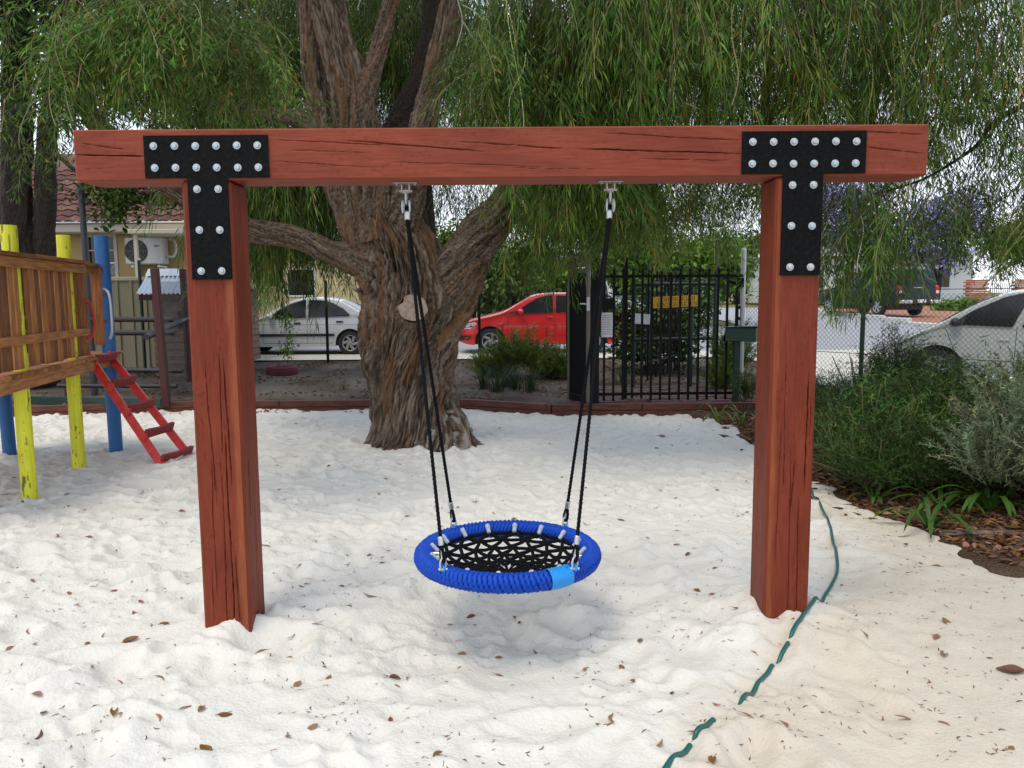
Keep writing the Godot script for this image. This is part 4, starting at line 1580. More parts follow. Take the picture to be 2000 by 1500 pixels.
# ------------------------------------------------------------------ trees
# A trunk or limb with furrowed, twisting bark: path points and radii are resampled, then displaced.
func bark_tube(b: MB, path: Array, radii: Array, sides: int, step: float, twist: float, amp: float, fa: float, sd: float, lumps: Array = [], lime := false) -> void:
	var pts: Array = []
	var rr: Array = []
	var per := 10
	var cp := catmull(path, per)
	for k in cp.size():
		var f := float(k) / per
		var i := mini(int(f), radii.size() - 2)
		rr.append(lerpf(radii[i], radii[i + 1], smoothstep(0.0, 1.0, f - i)))
	# even spacing
	var lens: Array = [0.0]
	for k in range(1, cp.size()):
		lens.append(lens[k - 1] + cp[k].distance_to(cp[k - 1]))
	var total: float = lens[-1]
	var m := maxi(int(total / step), 3)
	var at := 0
	var ctr: Array = []
	var rad: Array = []
	for k in m + 1:
		var s := total * k / m
		while at < lens.size() - 2 and lens[at + 1] < s:
			at += 1
		var f: float = clampf((s - lens[at]) / maxf(lens[at + 1] - lens[at], 1e-6), 0, 1)
		ctr.append(cp[at].lerp(cp[at + 1], f))
		rad.append(lerpf(rr[at], rr[at + 1], f))
	var out := PackedVector3Array()
	var cols := PackedColorArray()
	out.resize(sides * (m + 1))
	cols.resize(sides * (m + 1))
	var dir: Vector3 = (ctr[1] - ctr[0]).normalized()
	var side := dir.cross(Vector3.UP if absf(dir.y) < 0.8 else Vector3.RIGHT).normalized()
	var greys := [Color(0.085, 0.062, 0.044), Color(0.25, 0.185, 0.135), Color(0.46, 0.365, 0.28)]
	var orange := Color(0.36, 0.185, 0.09)
	for j in m + 1:
		var d: Vector3 = (ctr[mini(j + 1, m)] - ctr[maxi(j - 1, 0)]).normalized()
		side = (side - d * side.dot(d)).normalized()
		var up := d.cross(side)
		var s := total * j / m
		for i in sides:
			var a := TAU * i / sides
			var ph := a - twist * (s if s < 1.75 else 1.75 + 0.2 * (s - 1.75))
			var cx := cos(ph)
			var sx := sin(ph)
			var r1 := ridge.get_noise_3d(cx * fa + sd, sx * fa, s * 0.55)
			var r2 := ridge.get_noise_3d(cx * fa * 3.6 + sd + 20.0, sx * fa * 3.6, s * 1.5 + r1)
			var r3 := noise_b.get_noise_3d(cx * fa * 10.0 + sd, sx * fa * 10.0, s * 3.2)
			var r4 := noise_b.get_noise_3d(cx * fa * 26.0 + sd, sx * fa * 26.0, s * 6.5)
			var dr := amp * (-r1 * 1.0 - r2 * 0.58 + r3 * 0.26 + r4 * 0.2)
			for l in lumps:      # angle, s, size along s, size in angle, height
				var da: float = angle_difference(a, l[0]) / l[3]
				var ds: float = (s - l[1]) / l[2]
				var e: float = da * da + ds * ds
				if e < 6.0:
					dr += l[4] * exp(-e)
			var r: float = rad[j] + dr
			out[j * sides + i] = ctr[j] + (side * cos(a) + up * sin(a)) * r
			var g := clampf(0.43 + 0.75 * r3 + 1.05 * r4 + 0.35 * noise_a.get_noise_3d(cx * 2.0 + 5.0, sx * 2.0, s * 1.3 + sd), 0, 1) * 1.999
			var c: Color = greys[int(g)].lerp(greys[int(g) + 1], g - int(g))
			var og := noise_a.get_noise_3d(cx * 1.7 + sd * 2.0, sx * 1.7 + 11.0, s * 0.75) + 0.45 * r3
			c = c.lerp(orange, ss(0.10, 0.42, og) * 0.68)
			if lime and s < 0.62:
				var q := angle_difference(a, PI + 0.75)
				var w := noise_b.get_noise_3d(cx * 9.0, sx * 9.0, s * 7.0) + 0.6 * noise_a.get_noise_3d(cx * 2.0, sx * 2.0, s * 4.0)
				if absf(q) < 0.75 and w > 0.16 + 0.3 * absf(q):
					c = c.lerp(Color(0.52, 0.49, 0.44), 0.85)
			cols[j * sides + i] = c
	b.grid(out, sides, m + 1, cols, false, true)


# ---- hanging leafy strands
var strand_meshes: Array = []
var cluster_meshes: Array = []
var sprig_meshes: Array = []

func leaf_ribbon(b: MB, o: Vector3, dir: Vector3, side: Vector3, L: float, W: float, droop: Vector3, c: Color) -> void:
	var p1 := o + dir * L * 0.45 + droop * 0.25 * L
	var p2 := o + dir * L + droop * L
	b.col = c
	b.quad(o - side * W * 0.2, o + side * W * 0.2, p1 + side * W * 0.5, p1 - side * W * 0.5)
	b.tri(p1 - side * W * 0.5, p1 + side * W * 0.5, p2)


func make_strands() -> void:
	var r := RandomNumberGenerator.new()
	r.seed = 5
	for v in 7:
		var b := MB.new()
		b.colored = true
		var beads: bool = v >= 5
		var L := 1.0
		var path: Array = []
		var bend := r.randf_range(0.15, 0.45)
		var wob := r.randf_range(0, 6.0)
		for k in 11:
			var t := k / 10.0
			path.append(Vector3(bend * sin(minf(t * 1.4, 1.5)) + 0.02 * sin(t * 7.0 + wob), -L * pow(t, 1.15), 0.025 * sin(t * 5.0 + wob * 2.0)))
		b.col = Color(0.15, 0.115, 0.08) if not beads else Color(0.30, 0.26, 0.2)
		b.tube(path, 0.0028, 3, false)
		if beads:
			for k in 34:
				var t := 0.05 + 0.8 * k / 34.0
				var q: Vector3 = path[int(t * 10)].lerp(path[int(t * 10) + 1], t * 10 - int(t * 10))
				q += Vector3(r.randf_range(-1, 1), r.randf_range(-1, 1), r.randf_range(-1, 1)) * 0.008
				b.col = Color(0.42, 0.39, 0.32) * r.randf_range(0.7, 1.1)
				var e := 0.0042
				var ps := [q + Vector3(e, 0, 0), q + Vector3(0, 0, e), q - Vector3(e, 0, 0), q - Vector3(0, 0, e)]
				for w in 4:
					b.tri(q + Vector3(0, e, 0), ps[(w + 1) % 4], ps[w])
					b.tri(q - Vector3(0, e, 0), ps[w], ps[(w + 1) % 4])
		var n := 62 if not beads else 34
		for k in n:
			var t := 0.08 + 0.92 * pow((k + r.randf()) / n, 0.8)
			t = minf(t, 0.999)
			var q: Vector3 = path[int(t * 10)].lerp(path[int(t * 10) + 1], t * 10 - int(t * 10))
			# short side twiglets carry most leaves
			var a := r.randf() * TAU
			var o := Vector3(cos(a), 0, sin(a))
			q += o * r.randf_range(0.0, 0.085) + Vector3(0, -r.randf() * 0.04, 0)
			var spread := r.randf_range(0.15, 1.25)
			var dir := (o * spread + Vector3(0, -1, 0)).normalized()
			var side := dir.cross(Vector3(r.randf_range(-1, 1), r.randf_range(-0.3, 0.3), r.randf_range(-1, 1))).normalized()
			var c := Color(0.052, 0.092, 0.020) * r.randf_range(0.65, 1.35)
			c.r *= r.randf_range(0.8, 1.35)
			if r.randf() < 0.012:
				c = Color(0.19, 0.10, 0.035)
			leaf_ribbon(b, q, dir, side, r.randf_range(0.075, 0.14), r.randf_range(0.008, 0.0135), -o * spread * 0.2 + Vector3(0, -0.12, 0), c)
		strand_meshes.append(b.mesh(true))
	# broad-leaved sprays
	for v in 4:
		var b := MB.new()
		b.colored = true
		for k in 22:
			var q := Vector3(r.randf_range(-1, 1), r.randf_range(-0.8, 0.8), r.randf_range(-1, 1)) * 0.2
			var d := Vector3(r.randf_range(-1, 1), r.randf_range(-0.9, 0.35), r.randf_range(-1, 1)).normalized()
			var side := d.cross(Vector3(r.randf_range(-0.5, 0.5), 1, r.randf_range(-0.5, 0.5))).normalized()
			var up := side.cross(d)
			var L := r.randf_range(0.08, 0.13)
			var W := L * r.randf_range(0.2, 0.28)
			b.col = Color(0.045, 0.075, 0.02) * r.randf_range(0.6, 1.5)
			var m1 := q + d * L * 0.35
			var m2 := q + d * L * 0.7
			b.quad(q, m1 + side * W + up * 0.008, m2 + side * W * 0.8 + up * 0.006, q + d * L)
			b.quad(q, q + d * L, m2 - side * W * 0.8 + up * 0.006, m1 - side * W + up * 0.008)
		cluster_meshes.append(b.mesh(true))
	# needle and small-leaf sprigs for shrubs: 0 fine rosemary-like, 1 grey broad, 2 ferny
	for v in 6:
		var b := MB.new()
		b.colored = true
		var kind := v / 2
		var path: Array = []
		var wob := r.randf() * 6.0
		for k in 7:
			var t := k / 6.0
			path.append(Vector3(0.10 * t * t + 0.012 * sin(t * 6.0 + wob), 0.42 * t - 0.05 * t * t, 0.015 * sin(t * 5.0 + wob)))
		b.col = Color(0.12, 0.09, 0.06) if kind != 1 else Color(0.2, 0.2, 0.16)
		b.tube(path, 0.0028, 3, false)
		var n: int = [110, 64, 90][kind]
		for k in n:
			var t := minf(0.04 + 0.96 * (k + r.randf()) / n, 0.999)
			var q: Vector3 = path[int(t * 6)].lerp(path[int(t * 6) + 1], t * 6 - int(t * 6))
			var a := r.randf() * TAU
			var o := Vector3(cos(a), 0, sin(a))
			if kind == 0:
				# side shoots
				var sh := int(t * 9) * 2.4
				var so := Vector3(cos(sh), 0.5, sin(sh)) * r.randf() * 0.13
				q += so
			var dir := (o + Vector3(0, r.randf_range(0.4, 1.1), 0)).normalized()
			var side := dir.cross(Vector3(r.randf_range(-1, 1), r.randf_range(-1, 1), r.randf_range(-1, 1))).normalized()
			var c := Color(0.036, 0.062, 0.018) * r.randf_range(0.6, 1.5)
			var L := r.randf_range(0.022, 0.042)
			var W := 0.0055
			if kind == 1:
				c = Color(0.135, 0.155, 0.105) * r.randf_range(0.65, 1.35)
				L = r.randf_range(0.025, 0.045)
				W = 0.0085
			if kind == 2:
				c = Color(0.06, 0.10, 0.018) * r.randf_range(0.6, 1.5)
				L = r.randf_range(0.03, 0.07)
				W = 0.006
			leaf_ribbon(b, q, dir, side, L, W, Vector3(0, -0.1, 0), c)
		sprig_meshes.append(b.mesh(true))


class Crown:
	var xs: Array = [[], [], [], [], [], [], []]
	var cs: Array = [[], [], [], [], [], [], []]


# strands hung along a bough (polyline of points)
func curtain(cr: Crown, path: Array, count: int, spread: Vector3, l0: float, l1: float, tint: Color, vary := 0.3, beads := 0.08) -> void:
	for k in int(count * 1.3):
		var f := rng.randf() * (path.size() - 1)
		var i := mini(int(f), path.size() - 2)
		var p: Vector3 = path[i].lerp(path[i + 1], f - i)
		p += Vector3(rng.randfn(0, 0.5) * spread.x, rng.randfn(0, 0.5) * spread.y, rng.randfn(0, 0.5) * spread.z)
		var clump := noise_a.get_noise_3d(p.x * 0.95, p.y * 0.8, p.z * 0.95)
		if rng.randf() > 0.72 + clump * 1.9:
			continue
		var L := rnd(l0, l1) * (1.0 + clump * 0.4)
		var bas := Basis(Vector3.UP, rng.randf() * TAU) * Basis(Vector3(rnd(-1, 1), 0, rnd(-1, 1)).normalized(), rnd(0, 0.45))
		var v := rng.randi_range(0, 4) if rng.randf() > beads else rng.randi_range(5, 6)
		var w := rnd(0.85, 1.15)
		cr.xs[v].append(Transform3D(bas.scaled_local(Vector3(w, L, w)), p))
		var bright := maxf(0.4, 1.0 + rng.randfn(0, vary * 1.2) + clump * 1.1)
		var warm := rnd(0.85, 1.25)
		cr.cs[v].append(Color(tint.r * bright * warm, tint.g * bright, tint.b * bright))


func finish_crown(cr: Crown, t: Node3D, called := "foliage") -> void:
	for v in 7:
		if cr.xs[v].size() > 0:
			var loc: Array = []
			for x in cr.xs[v]:
				loc.append(Transform3D(x.basis, x.origin - t.position))
			multi(called, strand_meshes[v], M["peppermint_leaf"], loc, cr.cs[v], t)


func spray(t: Node3D, called: String, blobs: Array, scale: float, tint: Color, m: Material, vary := 0.3) -> void:
	# blobs: [centre, radii, count]; leaf sprays through the volume, denser outside
	var xs: Array = [[], [], [], []]
	var cs: Array = [[], [], [], []]
	for bl in blobs:
		for k in int(bl[2]):
			var d := Vector3(rng.randfn(), rng.randfn(), rng.randfn()).normalized()
			var rad := pow(rng.randf(), 0.45)
			var p: Vector3 = bl[0] + d * bl[1] * rad * (1.0 + 0.45 * noise_a.get_noise_3d(d.x * 1.5 + bl[0].x, d.y * 1.5, d.z * 1.5))
			var cl := noise_a.get_noise_3d(p.x * 1.4 / scale, p.y * 1.4 / scale, p.z * 1.4 / scale)
			if rng.randf() > 0.75 + cl:
				continue
			var v := rng.randi_range(0, 3)
			var bas := Basis.from_euler(Vector3(rnd(-0.6, 0.6), rng.randf() * TAU, rnd(-0.6, 0.6)))
			xs[v].append(Transform3D(bas.scaled(Vector3.ONE * scale * rnd(0.75, 1.3)), p - t.position))
			var br := maxf(0.4, 1.0 + rng.randfn(0, vary) + cl * 0.5)
			cs[v].append(Color(tint.r * br * rnd(0.85, 1.2), tint.g * br, tint.b * br))
	for v in 4:
		if xs[v].size() > 0:
			multi(called, cluster_meshes[v], m, xs[v], cs[v], t)


func limb(t: Node3D, at: Vector3, path: Array, radii: Array, m: Material, called := "limb", sides := 40, sd := 1.0, amp := 0.03) -> void:
	var b := new_mb(at, true)
	bark_tube(b, path, radii, sides, 0.02, 1.0, amp, 1.1, sd)
	piece(called, b.mesh(), m, t)


func make_trees() -> void:
	make_strands()
	# ---- the old peppermint tree
	var at := Vector3(-1.1, 0.0, -9.2)
	var t := thing("peppermint_tree", "old gnarled willow peppermint tree with twisted brown trunk in the sandpit", "tree", at)
	var b := new_mb(at, true)
	bark_tube(b, [Vector3(-1.08, -0.25, -9.2), Vector3(-1.10, 0.1, -9.2), Vector3(-1.19, 0.65, -9.2), Vector3(-1.19, 1.4, -9.2), Vector3(-1.25, 2.05, -9.22), Vector3(-1.50, 2.7, -9.25), Vector3(-1.66, 3.2, -9.28)],
		[0.68, 0.60, 0.52, 0.55, 0.48, 0.36, 0.26], 360, 0.0098, 0.75, 0.115, 1.25, 2.0,
		[[PI + 0.85, 0.24, 0.26, 0.34, 0.26], [PI + 1.35, 0.12, 0.16, 0.22, 0.24], [PI - 0.5, 0.16, 0.2, 0.22, 0.12], [PI + 0.25, 0.14, 0.18, 0.16, 0.13], [PI - 1.2, 0.2, 0.25, 0.3, 0.14], [PI + 1.25, 0.9, 0.12, 0.2, 0.08], [PI + 1.3, 1.35, 0.16, 0.2, 0.09], [PI + 0.1, 1.72, 0.2, 0.24, 0.12], [PI - 1.35, 1.25, 0.22, 0.3, 0.07], [PI + 1.0, 1.9, 0.3, 0.45, 0.16], [PI - 1.3, 2.4, 0.25, 0.4, 0.13]], true)
	obj("trunk", b.mesh(), M["bark"], t)
	# sawn stub on the front of the trunk
	b = new_mb(at, true)
	bark_tube(b, [Vector3(-1.13, 1.46, -8.95), Vector3(-1.08, 1.58, -8.62), Vector3(-1.055, 1.625, -8.47)], [0.24, 0.19, 0.165], 90, 0.012, 0.6, 0.022, 1.4, 7.0)
	var stub := obj("branch_stub", b.mesh(), M["bark"], t)
	b = new_mb(at)
	var cb := Basis(Quaternion(Vector3.UP, Vector3(0.12, 0.28, 1).normalized()))
	var prof: Array = []
	var st := b.v.size()
	var mid := Vector3(-1.055, 1.625, -8.465)
	b.put(mid, cb.y)
	for k in 40:
		var a := TAU * k / 40
		var rr := 0.158 * (1.0 + 0.10 * noise_a.get_noise_2d(cos(a) * 1.5, sin(a) * 1.5)) * (1.0 - 0.22 * exp(-pow(angle_difference(a, 3.6) / 0.25, 2)))
		b.put(mid + cb * Vector3(rr * cos(a), 0.003, rr * sin(a) * 0.92), cb.y)
	for k in 40:
		b.ix.append_array(PackedInt32Array([st, st + 1 + k, st + 1 + (k + 1) % 40]))
	obj("cut_face", b.mesh(), M["sawn_wood"], stub)
	# limbs: left, right, four risers
	limb(t, at, [Vector3(-1.35, 2.0, -9.2), Vector3(-1.80, 2.17, -9.15), Vector3(-2.10, 2.27, -9.08), Vector3(-2.42, 2.42, -9.02), Vector3(-3.0, 2.53, -8.9), Vector3(-3.6, 2.95, -8.4), Vector3(-3.9, 3.5, -7.5), Vector3(-3.3, 4.1, -6.3), Vector3(-2.4, 4.35, -5.6)], [0.30, 0.19, 0.145, 0.135, 0.125, 0.11, 0.09, 0.06, 0.03], M["bark"], "limb", 90, 11.0, 0.028)
	limb(t, at, [Vector3(-1.05, 1.35, -9.2), Vector3(-0.78, 1.72, -9.15), Vector3(-0.58, 2.08, -9.12), Vector3(-0.36, 2.40, -9.1), Vector3(-0.10, 2.72, -9.08), Vector3(0.02, 3.0, -9.05), Vector3(0.42, 3.75, -8.9), Vector3(0.78, 4.35, -8.7), Vector3(1.25, 4.75, -8.5), Vector3(1.95, 4.95, -8.2), Vector3(2.7, 5.5, -7.8)], [0.44, 0.36, 0.31, 0.275, 0.225, 0.165, 0.14, 0.12, 0.105, 0.09, 0.05], M["bark"], "limb", 120, 15.0, 0.055)
	limb(t, at, [Vector3(-1.55, 2.3, -9.3), Vector3(-1.86, 2.85, -9.32), Vector3(-2.02, 3.3, -9.34), Vector3(-2.14, 3.75, -9.36), Vector3(-2.24, 4.3, -9.38), Vector3(-2.26, 5.1, -9.4), Vector3(-2.4, 6.4, -9.3)], [0.32, 0.24, 0.20, 0.175, 0.165, 0.16, 0.08], M["bark"], "limb", 90, 21.0, 0.04)
	limb(t, at, [Vector3(-1.45, 2.4, -9.2), Vector3(-1.56, 3.0, -9.18), Vector3(-1.68, 3.6, -9.15), Vector3(-1.80, 4.15, -9.15), Vector3(-1.98, 4.8, -9.15), Vector3(-2.02, 5.3, -9.15), Vector3(-1.8, 6.6, -9.0)], [0.34, 0.30, 0.255, 0.225, 0.20, 0.19, 0.09], M["bark"], "limb", 110, 25.0, 0.05)
	limb(t, at, [Vector3(-1.66, 3.55, -9.1), Vector3(-1.58, 4.0, -9.05), Vector3(-1.45, 4.4, -9.0), Vector3(-1.26, 5.0, -8.95), Vector3(-0.9, 5.9, -8.7)], [0.17, 0.125, 0.105, 0.095, 0.05], M["bark"], "limb", 60, 29.0, 0.018)
	limb(t, at, [Vector3(-1.30, 2.45, -9.15), Vector3(-1.10, 3.1, -9.05), Vector3(-0.94, 3.7, -8.98), Vector3(-0.80, 4.25, -8.95), Vector3(-0.62, 5.0, -8.9), Vector3(-0.3, 6.2, -8.6)], [0.25, 0.19, 0.16, 0.13, 0.105, 0.05], M["bark"], "limb", 80, 33.0, 0.03)
	limb(t, at, [Vector3(-1.40, 2.9, -9.6), Vector3(-1.45, 3.4, -9.8), Vector3(-1.30, 3.85, -9.95), Vector3(-1.05, 4.4, -10.0), Vector3(-0.92, 5.1, -10.05), Vector3(-0.8, 6.2, -10.1)], [0.26, 0.24, 0.225, 0.19, 0.15, 0.08], M["dark_bark"], "limb", 60, 37.0, 0.03)  # rear limb: darker bark colour stands in for the shade behind the trunk
	limb(t, at, [Vector3(-2.0, 3.5, -9.35), Vector3(-2.35, 3.74, -9.2), Vector3(-2.75, 3.80, -9.0), Vector3(-3.4, 4.05, -8.5), Vector3(-4.0, 4.7, -7.8)], [0.15, 0.10, 0.085, 0.07, 0.04], M["bark"], "limb", 50, 41.0, 0.014)
	# bare pale twigs hanging in front
	for tw in [[Vector3(-0.45, 4.31, -7.20), Vector3(-0.41, 4.12, -7.20), Vector3(-0.47, 3.91, -7.20), Vector3(-0.53, 3.75, -7.20)], [Vector3(-0.41, 4.14, -7.20), Vector3(-0.32, 3.99, -7.20), Vector3(-0.21, 3.77, -7.20), Vector3(-0.13, 3.62, -7.20), Vector3(-0.16, 3.51, -7.20)], [Vector3(-0.41, 4.27, -7.20), Vector3(-0.31, 4.22, -7.20), Vector3(-0.25, 4.16, -7.20)], [Vector3(-0.05, 4.09, -7.30), Vector3(-0.08, 3.87, -7.30), Vector3(-0.12, 3.69, -7.30), Vector3(-0.23, 3.55, -7.30)]]:
		b = new_mb(at)
		b.tube(catmull(tw, 5), 0.006, 5)
		piece("twig", b.mesh(), M["light_twig"], t)
	var cr := Crown.new()
	var leaf := Color(1.25, 1.42, 0.92)
	# left clump
	curtain(cr, [Vector3(-3.21, 3.59, -6.10), Vector3(-2.80, 3.73, -5.90), Vector3(-2.35, 3.77, -5.70), Vector3(-2.03, 3.70, -5.80), Vector3(-1.96, 3.63, -6.00), Vector3(-1.95, 3.54, -6.20)], 470, Vector3(0.2, 0.14, 0.4), 0.32, 0.58, leaf, 0.3, 0.1)
	curtain(cr, [Vector3(-3.30, 3.59, -6.40), Vector3(-2.85, 3.70, -6.40), Vector3(-2.37, 3.70, -6.40), Vector3(-2.10, 3.58, -6.40)], 70, Vector3(0.25, 0.14, 0.4), 0.3, 0.5, leaf, 0.3, 0.15)
	curtain(cr, [Vector3(-3.53, 3.23, -6.20), Vector3(-3.36, 3.36, -6.10), Vector3(-3.19, 3.37, -6.00)], 75, Vector3(0.10, 0.14, 0.25), 0.4, 0.66, leaf)
	curtain(cr, [Vector3(-3.60, 4.55, -7.00), Vector3(-3.08, 4.55, -6.90), Vector3(-2.49, 4.50, -6.80)], 170, Vector3(0.3, 0.3, 0.6), 0.5, 0.75, leaf, 0.3)
	# behind the trunk, left of it
	curtain(cr, [Vector3(-3.57, 3.93, -10.20), Vector3(-2.86, 3.84, -10.40), Vector3(-2.05, 3.94, -10.60)], 520, Vector3(0.5, 0.5, 0.6), 1.0, 1.75, leaf, 0.3, 0.03)
	curtain(cr, [Vector3(-3.28, 3.33, -10.00), Vector3(-2.29, 3.39, -10.40)], 300, Vector3(0.4, 0.4, 0.6), 0.8, 1.45, leaf, 0.3, 0.03)
	curtain(cr, [Vector3(-4.39, 5.17, -10.60), Vector3(-3.39, 5.41, -10.60), Vector3(-2.55, 5.68, -11.00)], 420, Vector3(0.6, 0.6, 0.8), 0.8, 1.3, leaf, 0.3, 0.03)
	# among the risers
	curtain(cr, [Vector3(-1.98, 5.89, -10.90), Vector3(-0.89, 5.81, -10.70)], 200, Vector3(0.6, 0.8, 0.5), 0.7, 1.2, leaf, 0.3, 0.03)
	curtain(cr, [Vector3(-1.99, 5.09, -10.80), Vector3(-0.64, 5.08, -10.80)], 260, Vector3(0.6, 0.8, 0.5), 0.7, 1.2, leaf, 0.3, 0.03)
	# centre and right of the trunk
	curtain(cr, [Vector3(-0.31, 3.70, -7.00), Vector3(-0.15, 3.81, -6.90), Vector3(0.02, 3.74, -7.00)], 90, Vector3(0.2, 0.2, 0.3), 0.4, 0.7, leaf)
	curtain(cr, [Vector3(0.12, 4.68, -7.40), Vector3(0.47, 4.64, -7.20), Vector3(1.17, 4.68, -7.40), Vector3(2.00, 4.71, -7.60)], 430, Vector3(0.4, 0.35, 0.7), 0.8, 1.25, leaf, 0.35, 0.12)
	curtain(cr, [Vector3(0.10, 4.24, -7.80), Vector3(0.45, 4.22, -7.60), Vector3(0.99, 4.19, -7.80)], 360, Vector3(0.4, 0.4, 0.6), 0.7, 1.15, leaf, 0.35, 0.1)
	curtain(cr, [Vector3(0.28, 3.83, -8.20), Vector3(0.62, 3.78, -8.00), Vector3(1.31, 3.77, -8.20)], 330, Vector3(0.3, 0.4, 0.7), 0.7, 1.1, leaf, 0.35, 0.08)
	curtain(cr, [Vector3(0.35, 3.12, -8.80), Vector3(0.73, 3.10, -8.70), Vector3(1.36, 3.08, -8.80), Vector3(2.70, 3.13, -9.00)], 420, Vector3(0.35, 0.35, 0.8), 0.45, 0.75, leaf, 0.35, 0.06)
	curtain(cr, [Vector3(0.08, 2.98, -9.90), Vector3(0.65, 2.92, -9.90)], 150, Vector3(0.3, 0.3, 0.6), 0.6, 0.95, leaf, 0.3, 0.03)
	# over the place: the crown above the picture
	curtain(cr, [Vector3(-4.5, 7.6, -7.0), Vector3(-2.5, 8.4, -8.0), Vector3(0, 8.6, -8.5), Vector3(2.5, 8.0, -8.0)], 2400, Vector3(3.0, 1.2, 3.8), 0.8, 1.5, leaf, 0.3)
	finish_crown(cr, t)

	# ---- a second weeping tree, its trunk beyond the right edge
	at = Vector3(7.4, 0.2, -7.2)
	t = thing("peppermint_tree", "weeping peppermint tree whose leafy limbs reach in from the right", "tree", at)
	b = new_mb(at, true)
	bark_tube(b, [Vector3(7.4, -0.1, -7.2), Vector3(7.3, 1.2, -7.2), Vector3(7.0, 2.6, -7.3), Vector3(6.4, 4.2, -7.5)], [0.45, 0.36, 0.32, 0.26], 80, 0.03, 0.8, 0.05, 1.5, 51.0)
	obj("trunk", b.mesh(), M["bark"], t)
	limb(t, at, [Vector3(6.4, 4.1, -7.5), Vector3(5.2, 4.9, -7.9), Vector3(3.78, 4.61, -8.40), Vector3(3.18, 4.85, -8.50), Vector3(2.50, 4.85, -8.50), Vector3(1.90, 4.65, -8.40), Vector3(1.41, 4.38, -8.40), Vector3(1.02, 4.25, -8.40)], [0.26, 0.17, 0.13, 0.12, 0.115, 0.105, 0.09, 0.05], M["dark_bark"], "limb", 40, 53.0, 0.02)
	limb(t, at, [Vector3(2.63, 4.87, -8.40), Vector3(2.57, 4.40, -8.35), Vector3(2.63, 4.04, -8.30), Vector3(2.60, 3.69, -8.30), Vector3(2.69, 3.38, -8.30)], [0.09, 0.07, 0.06, 0.045, 0.03], M["dark_bark"], "limb", 24, 57.0, 0.01)
	limb(t, at, [Vector3(5.2, 4.9, -7.9), Vector3(3.90, 4.35, -8.20), Vector3(3.69, 3.95, -8.20), Vector3(3.64, 3.46, -8.20), Vector3(3.60, 3.00, -8.20)], [0.12, 0.08, 0.065, 0.05, 0.03], M["dark_bark"], "limb", 24, 59.0, 0.01)
	limb(t, at, [Vector3(6.4, 4.1, -7.5), Vector3(4.75, 3.46, -7.60), Vector3(4.34, 3.09, -7.60), Vector3(3.88, 2.81, -7.60), Vector3(3.40, 2.67, -7.60)], [0.10, 0.03, 0.022, 0.014, 0.008], M["dark_bark"], "limb", 24, 61.0, 0.008)
	cr = Crown.new()
	curtain(cr, [Vector3(1.43, 4.75, -7.60), Vector3(2.31, 4.71, -7.40), Vector3(3.13, 4.63, -7.20), Vector3(4.56, 4.54, -7.00)], 420, Vector3(0.5, 0.4, 0.8), 0.7, 1.15, leaf, 0.35, 0.22)
	curtain(cr, [Vector3(1.49, 4.28, -8.40), Vector3(2.48, 4.26, -8.20), Vector3(3.51, 4.29, -8.00), Vector3(4.99, 4.15, -7.60)], 380, Vector3(0.5, 0.45, 0.8), 0.6, 1.05, leaf, 0.35, 0.2)
	curtain(cr, [Vector3(1.75, 3.82, -8.60), Vector3(3.18, 3.81, -8.40), Vector3(4.29, 3.75, -8.00), Vector3(5.08, 3.55, -7.60)], 260, Vector3(0.5, 0.4, 0.8), 0.6, 1.0, leaf, 0.35, 0.2)
	curtain(cr, [Vector3(3.19, 3.01, -8.20), Vector3(3.82, 3.02, -8.00), Vector3(4.36, 3.03, -7.80), Vector3(5.07, 2.95, -7.60)], 190, Vector3(0.35, 0.35, 0.6), 0.5, 0.8, leaf, 0.35, 0.2)
	curtain(cr, [Vector3(3.10, 2.43, -8.00), Vector3(3.49, 2.51, -7.90), Vector3(3.89, 2.50, -7.80)], 85, Vector3(0.3, 0.25, 0.5), 0.55, 0.85, leaf, 0.35, 0.15)
	curtain(cr, [Vector3(4.13, 2.48, -7.60), Vector3(4.61, 2.42, -7.50), Vector3(5.02, 2.45, -7.40)], 80, Vector3(0.3, 0.2, 0.5), 0.3, 0.5, leaf, 0.35, 0.25)
	curtain(cr, [Vector3(0.83, 3.02, -3.50), Vector3(0.93, 2.94, -3.45), Vector3(1.07, 2.99, -3.50)], 10, Vector3(0.08, 0.05, 0.1), 0.34, 0.44, leaf, 0.2, 0.4)
	curtain(cr, [Vector3(1.7, 4.3, -2.4), Vector3(3.0, 4.5, -2.6), Vector3(4.2, 4.6, -3.4)], 330, Vector3(0.9, 0.3, 1.1), 0.4, 0.7, leaf, 0.3)  # strands out of view, added to shade the beam's right end and the sand
	curtain(cr, [Vector3(4.5, 7.4, -6.5), Vector3(6.5, 7.8, -6.5), Vector3(8.5, 7.4, -7.5)], 320, Vector3(2.2, 1.0, 2.5), 0.8, 1.4, leaf, 0.3)
	finish_crown(cr, t)

	# ---- dark tree behind the fort, two stems
	at = Vector3(-8.3, 0.2, -14)
	t = thing("dark_trunk_tree", "tall dark barked tree with two stems behind the wooden fort", "tree", at)
	limb(t, at, [Vector3(-8.48, 0.29, -14.00), Vector3(-8.63, 1.61, -14.00), Vector3(-8.63, 2.94, -14.00), Vector3(-8.51, 4.68, -14.00), Vector3(-8.38, 6.37, -14.00), Vector3(-8.13, 8.09, -14.00)], [0.36, 0.30, 0.27, 0.25, 0.23, 0.15], M["dark_bark"], "trunk", 60, 71.0, 0.04)
	limb(t, at, [Vector3(-8.51, 0.26, -14.20), Vector3(-8.36, 1.96, -14.20), Vector3(-8.18, 3.21, -14.10), Vector3(-8.06, 4.44, -14.10), Vector3(-7.74, 5.78, -14.00), Vector3(-7.29, 7.27, -14.00)], [0.30, 0.21, 0.19, 0.17, 0.14, 0.09], M["dark_bark"], "trunk", 50, 73.0, 0.03)
